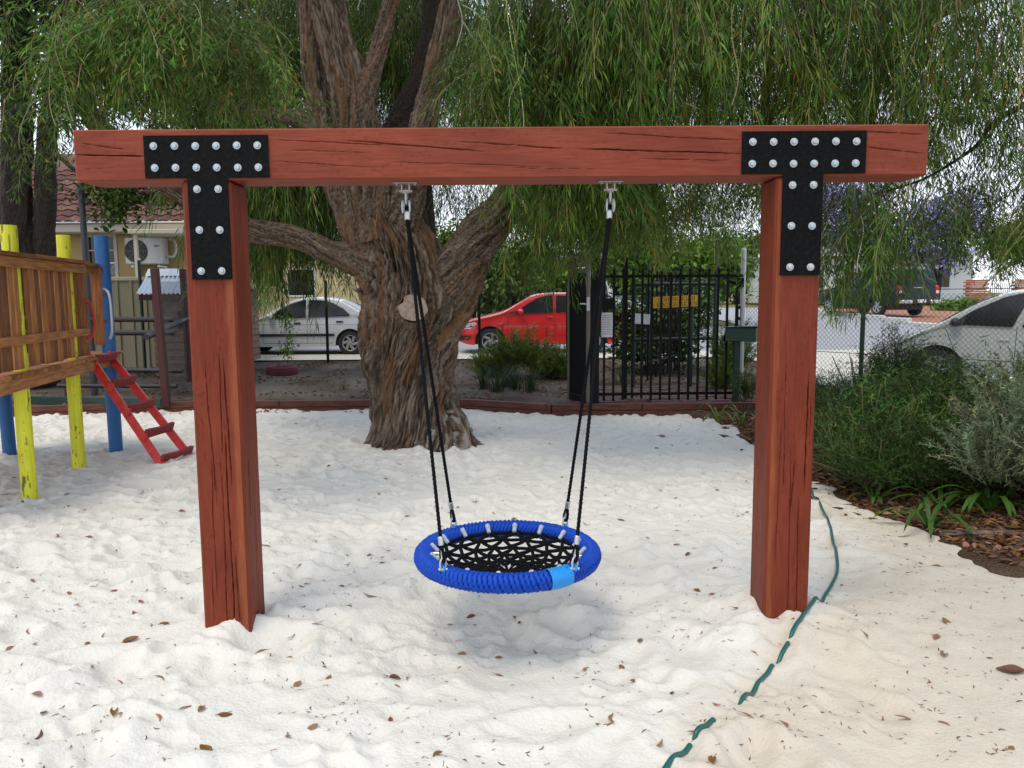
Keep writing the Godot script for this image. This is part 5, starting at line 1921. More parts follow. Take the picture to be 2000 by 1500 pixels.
	spray(t, "foliage", [[Vector3(-6.68, 6.11, -13.50), Vector3(2.2, 1.4, 1.6), 330], [Vector3(-5.00, 6.43, -14.00), Vector3(2.2, 1.5, 1.6), 420], [Vector3(-7.73, 6.88, -13.00), Vector3(2.0, 1.6, 2), 260], [Vector3(-4.97, 5.20, -14.50), Vector3(1.6, 1.0, 1.2), 260], [Vector3(-3.95, 5.81, -14.50), Vector3(1.2, 1.0, 1.2), 160]], 1.25, Color(0.75, 0.85, 0.8), M["broad_leaf"])
	for br in [[Vector3(-7.63, 4.17, -13.60), Vector3(-6.93, 3.69, -13.20), Vector3(-6.26, 3.50, -13.00), Vector3(-5.64, 3.36, -12.90)]]:
		limb(t, at, br, [0.04, 0.03, 0.02, 0.01], M["dark_bark"], "limb", 10, 75.0, 0.003)
	spray(t, "foliage", [[Vector3(-6.72, 3.50, -13.10), Vector3(0.5, 0.16, 0.4), 26], [Vector3(-6.01, 3.41, -13.00), Vector3(0.55, 0.2, 0.4), 28], [Vector3(-6.40, 3.13, -13.00), Vector3(0.22, 0.2, 0.3), 16], [Vector3(-5.52, 3.45, -13.00), Vector3(0.3, 0.2, 0.3), 20]], 0.95, Color(1.2, 1.3, 0.9), M["broad_leaf"])
	cr = Crown.new()
	curtain(cr, [Vector3(-5.32, 5.11, -8.50), Vector3(-5.05, 5.15, -8.50), Vector3(-4.85, 5.09, -8.60)], 16, Vector3(0.25, 0.3, 0.4), 0.6, 0.95, leaf, 0.3, 0.03)
	curtain(cr, [Vector3(-5.71, 3.84, -10.00), Vector3(-5.93, 3.47, -10.00), Vector3(-6.04, 3.72, -10.00)], 26, Vector3(0.2, 0.2, 0.3), 0.4, 0.6, leaf, 0.3, 0.03)
	finish_crown(cr, t, "hanging_foliage")

	# ---- dark straight trunk behind the old tree
	at = Vector3(-1.3, 0.2, -12.6)
	t = thing("dark_trunk_tree", "slim dark straight tree trunk standing behind the old gnarled tree", "tree", at)
	limb(t, at, [Vector3(-1.12, 0.0, -12.6), Vector3(-1.22, 1.5, -12.6), Vector3(-1.32, 3.0, -12.6), Vector3(-1.40, 5.0, -12.6), Vector3(-1.2, 6.6, -12.6)], [0.20, 0.14, 0.13, 0.12, 0.08], M["dark_bark"], "trunk", 36, 81.0, 0.02)
	cr = Crown.new()
	curtain(cr, [Vector3(-2.67, 6.54, -12.20), Vector3(-1.34, 6.46, -12.40), Vector3(0.04, 6.45, -12.40)], 420, Vector3(0.8, 1.0, 0.8), 0.9, 1.5, leaf, 0.3, 0.03)
	curtain(cr, [Vector3(-1.19, 3.75, -12.80), Vector3(-0.30, 3.67, -12.80)], 60, Vector3(0.3, 0.3, 0.5), 0.6, 0.95, leaf, 0.3, 0.03)
	curtain(cr, [Vector3(0.97, 3.46, -12.50), Vector3(2.42, 3.54, -12.60), Vector3(3.78, 3.61, -12.60)], 240, Vector3(0.7, 0.5, 0.7), 0.6, 0.95, leaf, 0.3, 0.03)
	finish_crown(cr, t, "foliage")


# ------------------------------------------------------------------ beyond the fence
func bush(called: String, label: String, cat: String, at: Vector3, blobs: Array, scale: float, tint: Color, trunk_h: float, trunk_r: float, group := "", m: Material = null, vary := 0.3) -> Node3D:
	var t := thing(called, label, cat, at, group)
	var b := new_mb(at)
	for k in 3:
		var a := TAU * k / 3 + at.x
		b.tube(catmull([at + Vector3(0, -0.2, 0), at + Vector3(cos(a) * 0.1, trunk_h * 0.4, sin(a) * 0.1), at + Vector3(cos(a) * 0.35 * trunk_h * 0.5, trunk_h, sin(a) * 0.35 * trunk_h * 0.5)], 4), [trunk_r, trunk_r, trunk_r * 0.95, trunk_r * 0.9, trunk_r * 0.85, trunk_r * 0.7, trunk_r * 0.6, trunk_r * 0.5, trunk_r * 0.4], 8)
	obj("trunk", b.mesh(), M["dark_bark"], t)
	spray(t, "crown", blobs, scale, tint, m if m else M["broad_leaf"], vary)
	return t


func make_far() -> void:
	# shrubs and trees across the road
	bush("olive_shrub", "large grey green olive shrub across the road behind the red car", "shrub", Vector3(-1.44, 1.13, -30.00), [[Vector3(-1.42, 2.47, -30.00), Vector3(1.7, 1.2, 1.4), 420], [Vector3(-2.35, 3.29, -31.00), Vector3(1.4, 1.2, 1.2), 260], [Vector3(-0.26, 2.08, -30.00), Vector3(1.2, 0.9, 1.0), 220]], 2.0, Color(2.2, 2.1, 1.9), 1.4, 0.09)
	bush("green_shrub", "bright green shrub across the road above the red car roof", "shrub", Vector3(0.87, 1.05, -33.00), [[Vector3(0.88, 2.53, -33.00), Vector3(1.6, 1.3, 1.2), 330], [Vector3(1.99, 2.19, -32.00), Vector3(1.2, 1.0, 1.0), 200]], 2.0, Color(2.3, 2.4, 1.0), 1.2, 0.08)
	bush("green_shrub", "light green leafy shrub beyond the picket gate", "shrub", Vector3(5.08, 1.32, -27.00), [[Vector3(5.06, 2.70, -27.00), Vector3(1.7, 1.1, 1.1), 380], [Vector3(3.99, 3.01, -28.00), Vector3(1.2, 1.0, 1.0), 240], [Vector3(7.05, 2.73, -28.00), Vector3(1.4, 1.1, 1.0), 260]], 1.7, Color(2.1, 2.3, 0.9), 1.2, 0.08)
	bush("hedge", "clipped green hedge between the ute and the brick gate pier", "hedge", Vector3(20.53, 0.80, -36.00), [[Vector3(20.51, 1.08, -36.00), Vector3(0.9, 0.35, 0.6), 160], [Vector3(19.81, 1.04, -36.00), Vector3(0.6, 0.32, 0.5), 90]], 1.2, Color(2.2, 2.6, 0.7), 0.3, 0.04)
	bush("jacaranda_tree", "purple flowering jacaranda tree right of the far white house", "tree", Vector3(24.70, 1.20, -46.00), [[Vector3(23.60, 5.31, -46.00), Vector3(3.0, 1.6, 2.2), 230], [Vector3(26.17, 6.26, -47.00), Vector3(2.4, 1.6, 2.0), 190], [Vector3(24.56, 3.85, -46.00), Vector3(1.8, 1.0, 1.5), 70]], 2.2, Color(6.2, 3.6, 22.0), 3.0, 0.16, "", M["blossom"])
	bush("jacaranda_tree", "pale purple jacaranda tree left of the far white house", "tree", Vector3(21.88, 1.17, -52.00), [[Vector3(21.64, 7.11, -52.00), Vector3(3.2, 2.0, 2.2), 430], [Vector3(20.72, 5.16, -52.00), Vector3(2.0, 1.2, 1.5), 160]], 2.2, Color(5.8, 3.2, 22.0), 3.2, 0.16, "", M["blossom"])
	var k := 0
	var kinds := ["tall dark green tree far beyond the cream house", "rounded mid green tree far behind the white car", "broad dark tree far behind the old gnarled trunk", "light green tree far behind the red car", "spreading green tree far behind the picket gate", "olive green tree far behind the steel gate pole", "deep green tree far behind the dark ute", "yellow green tree far behind the brick pier"]
	for q in [[-170, 62, 5.0, 5.5], [330, 66, 5.0, 5.0], [760, 58, 4.6, 5.6], [980, 70, 4.4, 5.0], [1200, 62, 5.0, 4.8], [1440, 58, 4.4, 4.6], [1760, 74, 5.0, 4.6], [2060, 60, 5.4, 5.0]]:
		var z: float = q[1]
		var x: float = (q[0] - 1000.0) / 1540.0 * z
		var base := Vector3(x, ground_h(x, -z), -z)
		var w: float = q[2]
		var h: float = q[3]
		var blobs: Array = []
		for i in 5:
			blobs.append([base + Vector3(rnd(-0.6, 0.6) * w, h * rnd(0.35, 0.95), rnd(-0.4, 0.4) * w), Vector3(w * rnd(0.4, 0.65), h * rnd(0.22, 0.36), w * 0.5), 230])
		var tint: Color = [Color(0.9, 1.0, 0.8), Color(1.5, 1.6, 0.9), Color(1.0, 1.1, 0.8), Color(1.9, 2.0, 0.9), Color(1.5, 1.6, 0.9), Color(1.4, 1.35, 1.0), Color(1.0, 1.2, 0.8), Color(2.0, 2.1, 0.7)][k]
		bush("far_tree", kinds[k], "tree", base, blobs, 3.2, tint, h * 0.6, 0.22, "trees far across the road")
		k += 1
	# far houses
	far_house("cream_house", "sunny cream house across the road behind the white car", Vector3(-9.5, 0.9, -36), 11.0, 3.1, 6.0, M["far_cream"], 1.2)
	far_house("white_house", "white house with pale roof far behind the dark ute", Vector3(23.0, 1.15, -50), 12.0, 3.0, 7.0, M["white_trim"], 1.6)
	# brick pier and rails
	var at := Vector3(23.3, 0.95, -38)
	var t := thing("brick_fence", "red brick pier with black railing beyond the silver car roof", "fence", at)
	for c in 2:
		var px: float = at.x - 1.0 if c == 0 else at.x + 1.35
		for row in 16:
			for col in (4 if c == 0 else 5):
				var w := 0.24
				var b := MB.new()
				b.box(Vector3.ZERO, Vector3(w - 0.012, 0.076, 0.34), 0.004)
				piece("brick", b.mesh(), M["brick_wall_red"], t, Transform3D(Basis(), Vector3(px - at.x + (col - 2) * w + (0.12 if row % 2 else 0.0), 0.045 + row * 0.088, rnd(-0.004, 0.004))))
	for i in 14:
		var b := new_mb(at)
		b.box(Vector3(at.x - 0.35 + i * 0.09, at.y + 0.65, at.z), Vector3(0.02, 1.15, 0.02), 0.0)
		piece("rail_bar", b.mesh(), M["black_paint"], t)


func far_house(called: String, label: String, at: Vector3, w: float, h: float, d: float, m: Material, roof_h: float) -> void:
	var t := thing(called, label, "house", at)
	var b := MB.new()
	b.box(Vector3(0, h * 0.5, -d * 0.5), Vector3(w, h, d), 0.0)
	obj("wall", b.mesh(), m, t)
	b = MB.new()
	var e := 0.5
	var a := [Vector3(-w * 0.5 - e, h + 0.01, e), Vector3(w * 0.5 + e, h + 0.01, e), Vector3(w * 0.5 + e, h + 0.01, -d - e), Vector3(-w * 0.5 - e, h + 0.01, -d - e)]
	var r0 := Vector3(-w * 0.5 + d * 0.4, h + roof_h, -d * 0.5)
	var r1 := Vector3(w * 0.5 - d * 0.4, h + roof_h, -d * 0.5)
	b.oquad(a[0], a[1], r1, r0, Vector3(0, 1, 1))
	b.oquad(a[2], a[3], r0, r1, Vector3(0, 1, -1))
	b.otri(a[1], a[2], r1, Vector3(1, 1, 0))
	b.otri(a[3], a[0], r0, Vector3(-1, 1, 0))
	b.oquad(a[0], a[1], a[2], a[3], Vector3.DOWN)
	obj("roof", b.mesh(), M["zincalume"], t)
	for k in 3:
		var x := -w * 0.33 + k * w * 0.33
		b = MB.new()
		for s in [-1, 1]:
			b.box(Vector3(x + s * 0.62, 1.5, 0.02), Vector3(0.06, 1.2, 0.08), 0.0)
			b.box(Vector3(x, 1.5 + s * 0.6, 0.02), Vector3(1.3, 0.06, 0.075), 0.0)
		var wn := obj("window", b.mesh(), M["white_trim"], t)
		b = MB.new()
		b.box(Vector3(x, 1.5, 0.006), Vector3(1.2, 1.15, 0.02), 0.0)
		obj("pane", b.mesh(), M["dark_glass"], wn)
	b = MB.new()
	b.box(Vector3(0, h - 0.02, e + 0.03), Vector3(w + 2 * e, 0.14, 0.06), 0.0)
	obj("gutter", b.mesh(), M["white_trim"], t)

# ------------------------------------------------------------------ fences
# diamond wire netting between two feet a and c; heights from y0 to y1 above the straight line between them
func chain_link(t: Node3D, at: Vector3, a: Vector3, c: Vector3, hgt: float, cell: float, r: float, m: Material) -> void:
	var L := Vector2(c.x - a.x, c.z - a.z).length()
	var d := (c - a) / L
	var b := new_mb(at)
	var n := int(L / cell)
	var rows := int(hgt / cell)
	var out := d.cross(Vector3.UP).normalized()
	for i in n + 1:
		var p: Array = []
		for k in rows * 2 + 1:
			var s := i * cell + (cell * 0.5 if k % 2 == 1 else -cell * 0.0) * 1.0
			var w := clampf(s, 0, L)
			p.append(a + d * w + Vector3(0, k * cell * 0.5, 0) + out * (r if k % 2 else -r))
		b.tube(p, r, 3, false)
		var p2: Array = []
		for k in rows * 2 + 1:
			var s := i * cell - (cell * 0.5 if k % 2 == 1 else 0.0)
			var w := clampf(s, 0, L)
			p2.append(a + d * w + Vector3(0, k * cell * 0.5, 0) + out * (r if k % 2 else -r) * -1.0)
		b.tube(p2, r, 3, false)
	var o := piece("wire_mesh", b.mesh(), m, t)
	o.set_meta("kind", "stuff")
	for y in [0.04, hgt * 0.5, hgt]:
		b = new_mb(at)
		b.tube([a + Vector3(0, y, 0), c + Vector3(0, y, 0)], r * 1.5, 5)
		piece("strand_wire", b.mesh(), m, t)


func round_post(t: Node3D, at: Vector3, p: Vector3, h: float, r: float, m: Material, cap := true) -> void:
	var b := new_mb(at)
	b.lathe(p + Vector3(0, -0.15, 0), [Vector2(r, 0), Vector2(r, h + 0.14), Vector2(r * 0.7, h + 0.15), Vector2(0, h + 0.155)], 14)
	piece("post", b.mesh(), m, t)


func make_fences() -> void:
	# netting along the street
	var at := Vector3(-2.5, 0.27, -17.3)
	var t := thing("chain_link_fence", "dark chain link fence along the street in front of the white car and red car", "fence", at)
	chain_link(t, at, Vector3(-6.0, 0.27, -17.6), Vector3(1.2, 0.25, -17.0), 1.75, 0.07, 0.0022, M["fence_wire"])
	for p in [Vector3(-6.0, 0.27, -17.6), Vector3(-4.08, 0.26, -17.46), Vector3(-0.70, 0.25, -17.15), Vector3(1.2, 0.25, -17.0)]:
		round_post(t, at, p, 1.85, 0.032, M["black_paint"])
	# netting on the right
	at = Vector3(4.6, 0.1, -10.5)
	t = thing("chain_link_fence", "wire chain link fence with thin dark posts before the silver car", "fence", at)
	chain_link(t, at, Vector3(3.56, 0.10, -11.98), Vector3(6.9, 0.12, -7.5), 1.68, 0.065, 0.003, M["light_wire"])
	round_post(t, at, Vector3(4.66, 0.08, -10.48), 2.25, 0.03, M["dark_green"])
	round_post(t, at, Vector3(6.3, 0.1, -8.3), 2.25, 0.03, M["dark_green"])
	# rail and wire pen beside the cubby house
	at = Vector3(-5.8, 0.18, -12.5)
	t = thing("rail_fence", "dark red posts with black pipe rails and netting by the cubby house", "fence", at)
	for p in [[Vector3(-5.28, 0.1, -11.95), Vector3(-5.36, 2.19, -11.98), 0.052], [Vector3(-6.0, 0.2, -14.6), Vector3(-6.02, 2.28, -14.6), 0.05], [Vector3(-7.3, 0.15, -12.9), Vector3(-7.3, 1.1, -12.9), 0.05]]:
		var b := new_mb(at)
		b.box((p[0] + p[1]) * 0.5, Vector3(p[2] * 2, p[0].distance_to(p[1]), p[2] * 2), 0.008, Basis(Quaternion(Vector3.UP, (p[1] - p[0]).normalized())))
		piece("post", b.mesh(), M["dark_red_post"], t)
	for q in [[Vector3(-8.5, 1.42, -13.0), Vector3(-5.55, 1.40, -13.0), 0.045], [Vector3(-8.5, 1.20, -13.0), Vector3(-5.55, 1.18, -13.0), 0.045], [Vector3(-8.5, 0.6, -13.0), Vector3(-5.45, 0.55, -13.0), 0.04], [Vector3(-5.75, 1.14, -12.4), Vector3(-6.0, 1.36, -14.6), 0.05], [Vector3(-7.3, 0.36, -12.6), Vector3(-5.3, 0.36, -12.4), 0.035]]:
		var b := new_mb(at)
		b.tube([q[0], q[1]], q[2], 12)
		piece("pipe_rail", b.mesh(), M["black_pipe"], t)
	chain_link(t, at, Vector3(-5.36, 0.15, -12.0), Vector3(-6.02, 0.2, -14.6), 1.9, 0.05, 0.0012, M["light_wire"])
	# posts standing alone
	at = Vector3(-7.0, 0.15, -13)
	t = thing("steel_pole", "dark round steel pole rising behind the wooden fort", "pole", at)
	var b := new_mb(at)
	b.lathe(Vector3(-6.93, 0.0, -13), [Vector2(0.055, 0), Vector2(0.055, 2.1), Vector2(0.05, 2.12), Vector2(0.05, 3.6), Vector2(0, 3.61)], 18)
	obj("tube", b.mesh(), M["steel_pole"], t)
	at = Vector3(-7.35, 0.2, -15.9)
	t = thing("capped_post", "thin dark green post with white cap beside the cubby house roof", "post", at)
	b = new_mb(at)
	b.lathe(Vector3(-7.42, 0.0, -15.9), [Vector2(0.032, 0), Vector2(0.032, 2.5), Vector2(0.0, 2.5)], 12)
	obj("tube", b.mesh(), M["dark_green"], t)
	b = new_mb(at)
	b.lathe(Vector3(-7.42, 2.5, -15.9), [Vector2(0.036, 0), Vector2(0.034, 0.03), Vector2(0.0, 0.045)], 12)
	obj("cap", b.mesh(), M["white_plastic"], t)
	# green board behind the edging
	at = Vector3(-6.3, 0.12, -11.75)
	b = new_mb(at)
	b.box(Vector3(-6.35, 0.20, -11.83), Vector3(2.3, 0.13, 0.05), 0.004, Basis(Vector3.UP, -0.18))
	var o := obj("green_board", b.mesh(), M["dark_green"], self, at)
	tag(o, "long dark green board lying behind the sandpit edging under the fort", "board")


# ------------------------------------------------------------------ gate, picket fence, letter box, signs
func picket(b: MB, p: Vector3, y0: float, y1: float, w := 0.033) -> void:
	b.box(Vector3(p.x, (y0 + y1) * 0.5, p.z), Vector3(w, y1 - y0, w), 0.002)
	# spear point
	b.lathe(Vector3(p.x, y1, p.z), [Vector2(0.012, 0), Vector2(0.030, 0.018), Vector2(0.028, 0.032), Vector2(0.0, 0.085)], 4, Basis(Vector3.UP, PI / 4))


func make_gate() -> void:
	# picket panel
	var at := Vector3(2.3, 0.15, -11.65)
	var t := thing("picket_fence", "black spear topped metal picket fence behind the sandpit", "fence", at)
	var A := Vector3(1.30, 0, -11.68)
	var B := Vector3(3.42, 0, -11.74)
	for k in 15:
		var p := A + (B - A).normalized() * (0.07 + k * 0.1405)
		var b := new_mb(at)
		picket(b, p, 0.18, 2.09)
		piece("picket", b.mesh(), M["black_paint"], t)
	for y in [2.02, 0.275]:
		var b := new_mb(at)
		b.box((A + B) * 0.5 + Vector3(0, y, -0.03), Vector3(2.14, 0.042, 0.034), 0.003, Basis(Vector3.UP, atan2(B.z - A.z, -(B.x - A.x)) + PI))
		piece("rail", b.mesh(), M["black_paint"], t)
	var b := new_mb(at)
	b.box(Vector3(1.70, 1.2, -11.78), Vector3(0.05, 2.2, 0.05), 0.004)
	piece("post", b.mesh(), M["black_paint"], t)
	b = new_mb(at)
	b.box(Vector3(1.40, 1.62, -11.66), Vector3(0.19, 0.16, 0.05), 0.004)
	piece("lock_box", b.mesh(), M["black_paint"], t)
	# notices
	notice("paper_notice", "white printed paper notice hung below the black lock box on the pickets", Vector3(1.405, 1.31, -11.645), Vector2(0.165, 0.36), 0.0, 9)
	notice("paper_notice", "blank whitish paper sheet fixed on the fence left of the yellow sign", Vector3(2.17, 1.35, -13.1), Vector2(0.25, 0.17), -0.06, 0)
	# second panel behind, turned
	at = Vector3(2.6, 0.18, -13.6)
	t = thing("picket_gate", "black metal picket gate leaf standing open behind the picket fence", "gate", at)
	var C := Vector3(2.28, 0, -13.2)
	var D := Vector3(3.15, 0, -14.9)
	for k in 9:
		var p := C.lerp(D, k / 8.0)
		b = new_mb(at)
		picket(b, p, 0.32, 2.12, 0.03)
		piece("picket", b.mesh(), M["black_paint"], t)
	for y in [1.95, 0.62]:
		b = new_mb(at)
		b.box((C + D) * 0.5 + Vector3(0, y, 0), Vector3(C.distance_to(D), 0.042, 0.034), 0.003, Basis(Vector3.UP, atan2(-(D.z - C.z), D.x - C.x)))
		piece("rail", b.mesh(), M["black_paint"], t)
	# green pipe and mesh panel that carries the sign
	at = Vector3(2.9, 0.18, -13.5)
	t = thing("mesh_gate", "green pipe framed wire mesh gate that carries the yellow sign", "gate", at)
	for q in [[Vector3(2.07, 1.92, -13.40), Vector3(3.51, 1.93, -13.40)], [Vector3(2.08, 0.99, -13.40), Vector3(3.49, 1.01, -13.40)], [Vector3(2.08, 2.01, -13.40), Vector3(2.07, 0.01, -13.40)], [Vector3(3.45, 2.64, -13.40), Vector3(3.44, 0.00, -13.40)], [Vector3(3.05, 1.88, -13.40), Vector3(3.05, 0.00, -13.40)], [Vector3(2.32, 0.67, -13.40), Vector3(2.29, 1.88, -13.40)]]:
		b = new_mb(at)
		b.tube([q[0], q[1]], 0.03, 10)
		piece("pipe", b.mesh(), M["dark_green"], t)
	chain_link(t, at, Vector3(2.1, 0.2, -13.42), Vector3(3.48, 0.2, -13.42), 1.7, 0.06, 0.0016, M["fence_wire"])
	make_sign()
	# galvanised pole
	at = Vector3(3.5, 0.1, -12.0)
	t = thing("galvanised_pole", "galvanised round steel gate pole right of the black picket fence", "pole", at)
	b = new_mb(at)
	b.lathe(Vector3(3.5, -0.1, -12.0), [Vector2(0.038, 0), Vector2(0.038, 2.5), Vector2(0.03, 2.53), Vector2(0, 2.54)], 18)
	obj("tube", b.mesh(), M["galvanised"], t)
	b = new_mb(at)
	for y in [1.55, 1.38, 1.22]:
		b.box(Vector3(3.43, y, -11.98), Vector3(0.05, 0.05, 0.05), 0.005)
	b.box(Vector3(3.42, 1.39, -11.97), Vector3(0.028, 0.36, 0.028), 0.004)
	obj("hinge", b.mesh(), M["black_paint"], t)
	b = new_mb(at)
	b.tube([Vector3(3.47, 1.9, -12.0), Vector3(3.26, 1.95, -11.98)], 0.028, 8)
	b.box(Vector3(3.46, 1.92, -12.0), Vector3(0.09, 0.14, 0.09), 0.006)
	obj("clamp", b.mesh(), M["black_paint"], t)
	# screen door unit seen end on
	at = Vector3(1.05, 0.15, -11.7)
	t = thing("screen_gate", "tall black mesh gate with bronze frame standing open beside the pickets", "gate", at)
	var g0 := Vector3(0.86, 0, -12.0)
	var g1 := Vector3(1.125, 0, -11.46)
	var gd := (g1 - g0).normalized()
	var gb := Basis(gd, Vector3.UP, gd.cross(Vector3.UP))
	var gl := g0.distance_to(g1)
	for e in [0.03, gl - 0.03]:
		b = new_mb(at)
		b.box(g0 + gd * e + Vector3(0, 1.2, 0), Vector3(0.05, 2.06, 0.045), 0.005, gb)
		piece("frame_bar", b.mesh(), M["bronze_frame"], t)
	for y in [2.10, 0.22]:
		b = new_mb(at)
		b.box((g0 + g1) * 0.5 + Vector3(0, y, 0), Vector3(gl - 0.11, 0.06 if y > 1 else 0.1, 0.04), 0.005, gb)
		piece("frame_bar", b.mesh(), M["bronze_frame"] if y > 1.0 else M["black_paint"], t)
	b = new_mb(at)
	b.box((g0 + g1) * 0.5 + Vector3(0, 1.17, 0), Vector3(gl - 0.1, 1.84, 0.012), 0.0, gb)
	obj("mesh_panel", b.mesh(), M["black_plate"], t)
	b = new_mb(at)
	b.box(Vector3(1.215, 1.25, -11.55), Vector3(0.12, 2.3, 0.14), 0.006)
	obj("post", b.mesh(), M["black_paint"], t)
	b = new_mb(at)
	b.box((g0 + g1) * 0.5 + gd * -0.02 + Vector3(0, 2.26, 0.02), Vector3(gl - 0.06, 0.2, 0.1), 0.012, gb * Basis(Vector3.BACK, 0.05))
	obj("closer", b.mesh(), M["closer_grey"], t)
	b = new_mb(at)
	b.box(g0 + Vector3(0.06, 2.2, 0.1), Vector3(0.14, 0.09, 0.1), 0.01)
	b.tube([Vector3(0.93, 2.27, -11.86), Vector3(0.66, 2.27, -11.9)], 0.01, 8)
	obj("closer_arm", b.mesh(), M["closer_grey"], t)
	b = new_mb(at)
	b.tube([Vector3(1.09, 1.62, -11.46), Vector3(0.99, 1.625, -11.44)], 0.011, 8)
	b.box(Vector3(1.11, 1.62, -11.45), Vector3(0.045, 0.2, 0.03), 0.006)
	obj("handle", b.mesh(), M["galvanised"], t)
	at = Vector3(1.28, 2.28, -11.5)
	b = new_mb(at)
	b.lathe(Vector3(1.276, 2.30, -11.5), [Vector2(0.055, 0.0), Vector2(0.053, 0.02), Vector2(0.04, 0.042), Vector2(0.02, 0.055), Vector2(0.0, 0.058)], 18, Basis(Vector3.BACK, -PI / 2))
	var o := obj("bulkhead_lamp", b.mesh(), M["white_plastic"], self, at)
	tag(o, "small round white lamp on top of the black gate post", "lamp")
	# letter box
	at = Vector3(3.38, 0.1, -11.6)
	t = thing("letter_box", "dark green metal letter box on a post by the picket fence", "letter box", at)
	b = new_mb(at)
	b.box(Vector3(3.32, 0.6, -11.62), Vector3(0.085, 1.1, 0.085), 0.005)
	obj("post", b.mesh(), M["dark_green"], t)
	var lb := Basis(Vector3.UP, -0.5)
	b = new_mb(at)
	b.box(Vector3(3.40, 1.16, -11.62), Vector3(0.44, 0.20, 0.27), 0.006, lb)
	obj("box", b.mesh(), M["dark_green"], t)
	b = new_mb(at)
	b.box(Vector3(3.40, 1.272, -11.62), Vector3(0.5, 0.014, 0.3), 0.004, lb * Basis(Vector3.BACK, 0.03))
	obj("lid", b.mesh(), M["dark_green"], t)
	b = new_mb(at)
	b.box(Vector3(3.40, 1.12, -11.62) + lb * Vector3(-0.245, 0.0, 0.0), Vector3(0.014, 0.13, 0.26), 0.004, lb * Basis(Vector3.BACK, -0.28))
	var fl := obj("flap", b.mesh(), M["dark_green"], t)
	b = new_mb(at)
	b.lathe(Vector3(3.40, 1.12, -11.62) + lb * Vector3(-0.262, 0.0, 0.0), [Vector2(0, 0), Vector2(0.008, 0), Vector2(0.008, 0.006), Vector2(0, 0.007)], 10, lb * Basis(Vector3.BACK, PI / 2))
	obj("lock", b.mesh(), M["galvanised"], fl)


func notice(called: String, label: String, p: Vector3, s: Vector2, tilt: float, lines: int) -> void:
	var t := thing(called, label, "notice", p)
	var bas := Basis(Vector3.BACK, tilt)
	var pts := PackedVector3Array()
	for j in 5:
		for i in 5:
			pts.append(bas * Vector3((i / 4.0 - 0.5) * s.x, (j / 4.0 - 0.5) * s.y, 0.004 * sin(i * 1.3 + j * 0.8)))
	var b := MB.new()
	b.grid(pts, 5, 5, PackedColorArray())
	obj("sheet", b.mesh(), M["paper"], t)
	if lines > 0:
		var pr := MB.new()
		for k in lines:
			var y := s.y * (0.38 - 0.76 * k / (lines - 1.0))
			var x := -s.x * 0.42
			while x < s.x * 0.36:
				var w := rnd(0.008, 0.028)
				pr.quad(Vector3(x, y, 0.0075), Vector3(minf(x + w, s.x * 0.42), y, 0.0075), Vector3(minf(x + w, s.x * 0.42), y + 0.009, 0.0075), Vector3(x, y + 0.009, 0.0075))
				x += w + rnd(0.004, 0.012)
		obj("print", pr.mesh(), M["print_grey"], t)


func make_sign() -> void:
	var c := Vector3(2.78, 1.63, -13.35)
	var t := thing("yellow_sign", "yellow kindergarten name sign seen through the black pickets", "sign", c)
	var bas := Basis(Vector3.BACK, 0.04)
	var b := MB.new()
	b.box(Vector3.ZERO, Vector3(0.815, 0.215, 0.008), 0.001, bas)
	obj("board", b.mesh(), M["sign_dark"], t)
	b = MB.new()
	b.box(Vector3(0, 0, 0.004), Vector3(0.79, 0.19, 0.006), 0.001, bas)
	obj("face", b.mesh(), M["sign_yellow"], t)
	var f := SystemFont.new()
	f.font_names = PackedStringArray(["Droid Serif"])
	var k := 0
	for q in [["COHON ROAD", Vector3(0.0, 0.042, 0.0075), 0.62], ["KINDERGARTEN", Vector3(0.005, -0.046, 0.0075), 0.68]]:
		var tm := TextMesh.new()
		tm.font = f
		tm.text = q[0]
		tm.font_size = 32
		tm.pixel_size = 0.0029
		tm.depth = 0.002
		var o := obj("lettering", tm, M["sign_dark"], t)
		var w := tm.get_aabb().size.x
		if w < 0.01:
			w = 0.6
		o.transform = Transform3D(bas.scaled_local(Vector3(q[2] / w, 0.95, 1)), bas * q[1])

# ------------------------------------------------------------------ vehicles
# A car body as a lengthwise loft: x from 0 (front) to L (rear), heading -x. Profiles are lists of Vector2(x, y).
func prof(p: Array, x: float) -> float:
	if x <= p[0].x:
		return p[0].y
	for k in p.size() - 1:
		if x <= p[k + 1].x:
			var f: float = (x - p[k].x) / maxf(p[k + 1].x - p[k].x, 1e-5)
			return lerpf(p[k].y, p[k + 1].y, f)
	return p[-1].y


func smooth_prof(p: Array) -> Array:
	var a: Array = []
	for q in p:
		a.append(Vector3(q.x, q.y, 0))
	var c := catmull(a, 6)
	var out: Array = []
	for q in c:
		if out.size() == 0 or q.x > out[-1].x + 1e-4:
			out.append(Vector2(q.x, q.y))
	return out


class Car:
	var L := 4.2
	var W := 0.85            # half width
	var top: Array
	var belt: Array
	var sill := 0.22
	var arches: Array        # [x, radius]
	var wheel_r := 0.30
	var tumble := 0.26
	var plan_f := 0.22
	var plan_r := 0.16

	func half(x: float) -> float:
		var w := W
		var a := clampf(x / 0.55, 0, 1)
		var c := clampf((L - x) / 0.5, 0, 1)
		w *= 1.0 - plan_f * pow(1.0 - a, 2.2)
		w *= 1.0 - plan_r * pow(1.0 - c, 2.2)
		return w


func car_half(c: Car, x: float, y: float) -> float:
	var w := c.half(x)
	var tp := prof(c.top, x)
	var bl := minf(prof(c.belt, x), tp - 0.02)
	if y <= bl:
		var f := (y - c.sill) / maxf(bl - c.sill, 0.01)
		return w * (0.955 + 0.045 * sin(clampf(f, 0, 1) * PI * 0.8 + 0.35)) - 0.01 * pow(f, 6.0)
	return w * 0.985 - (y - bl) * c.tumble


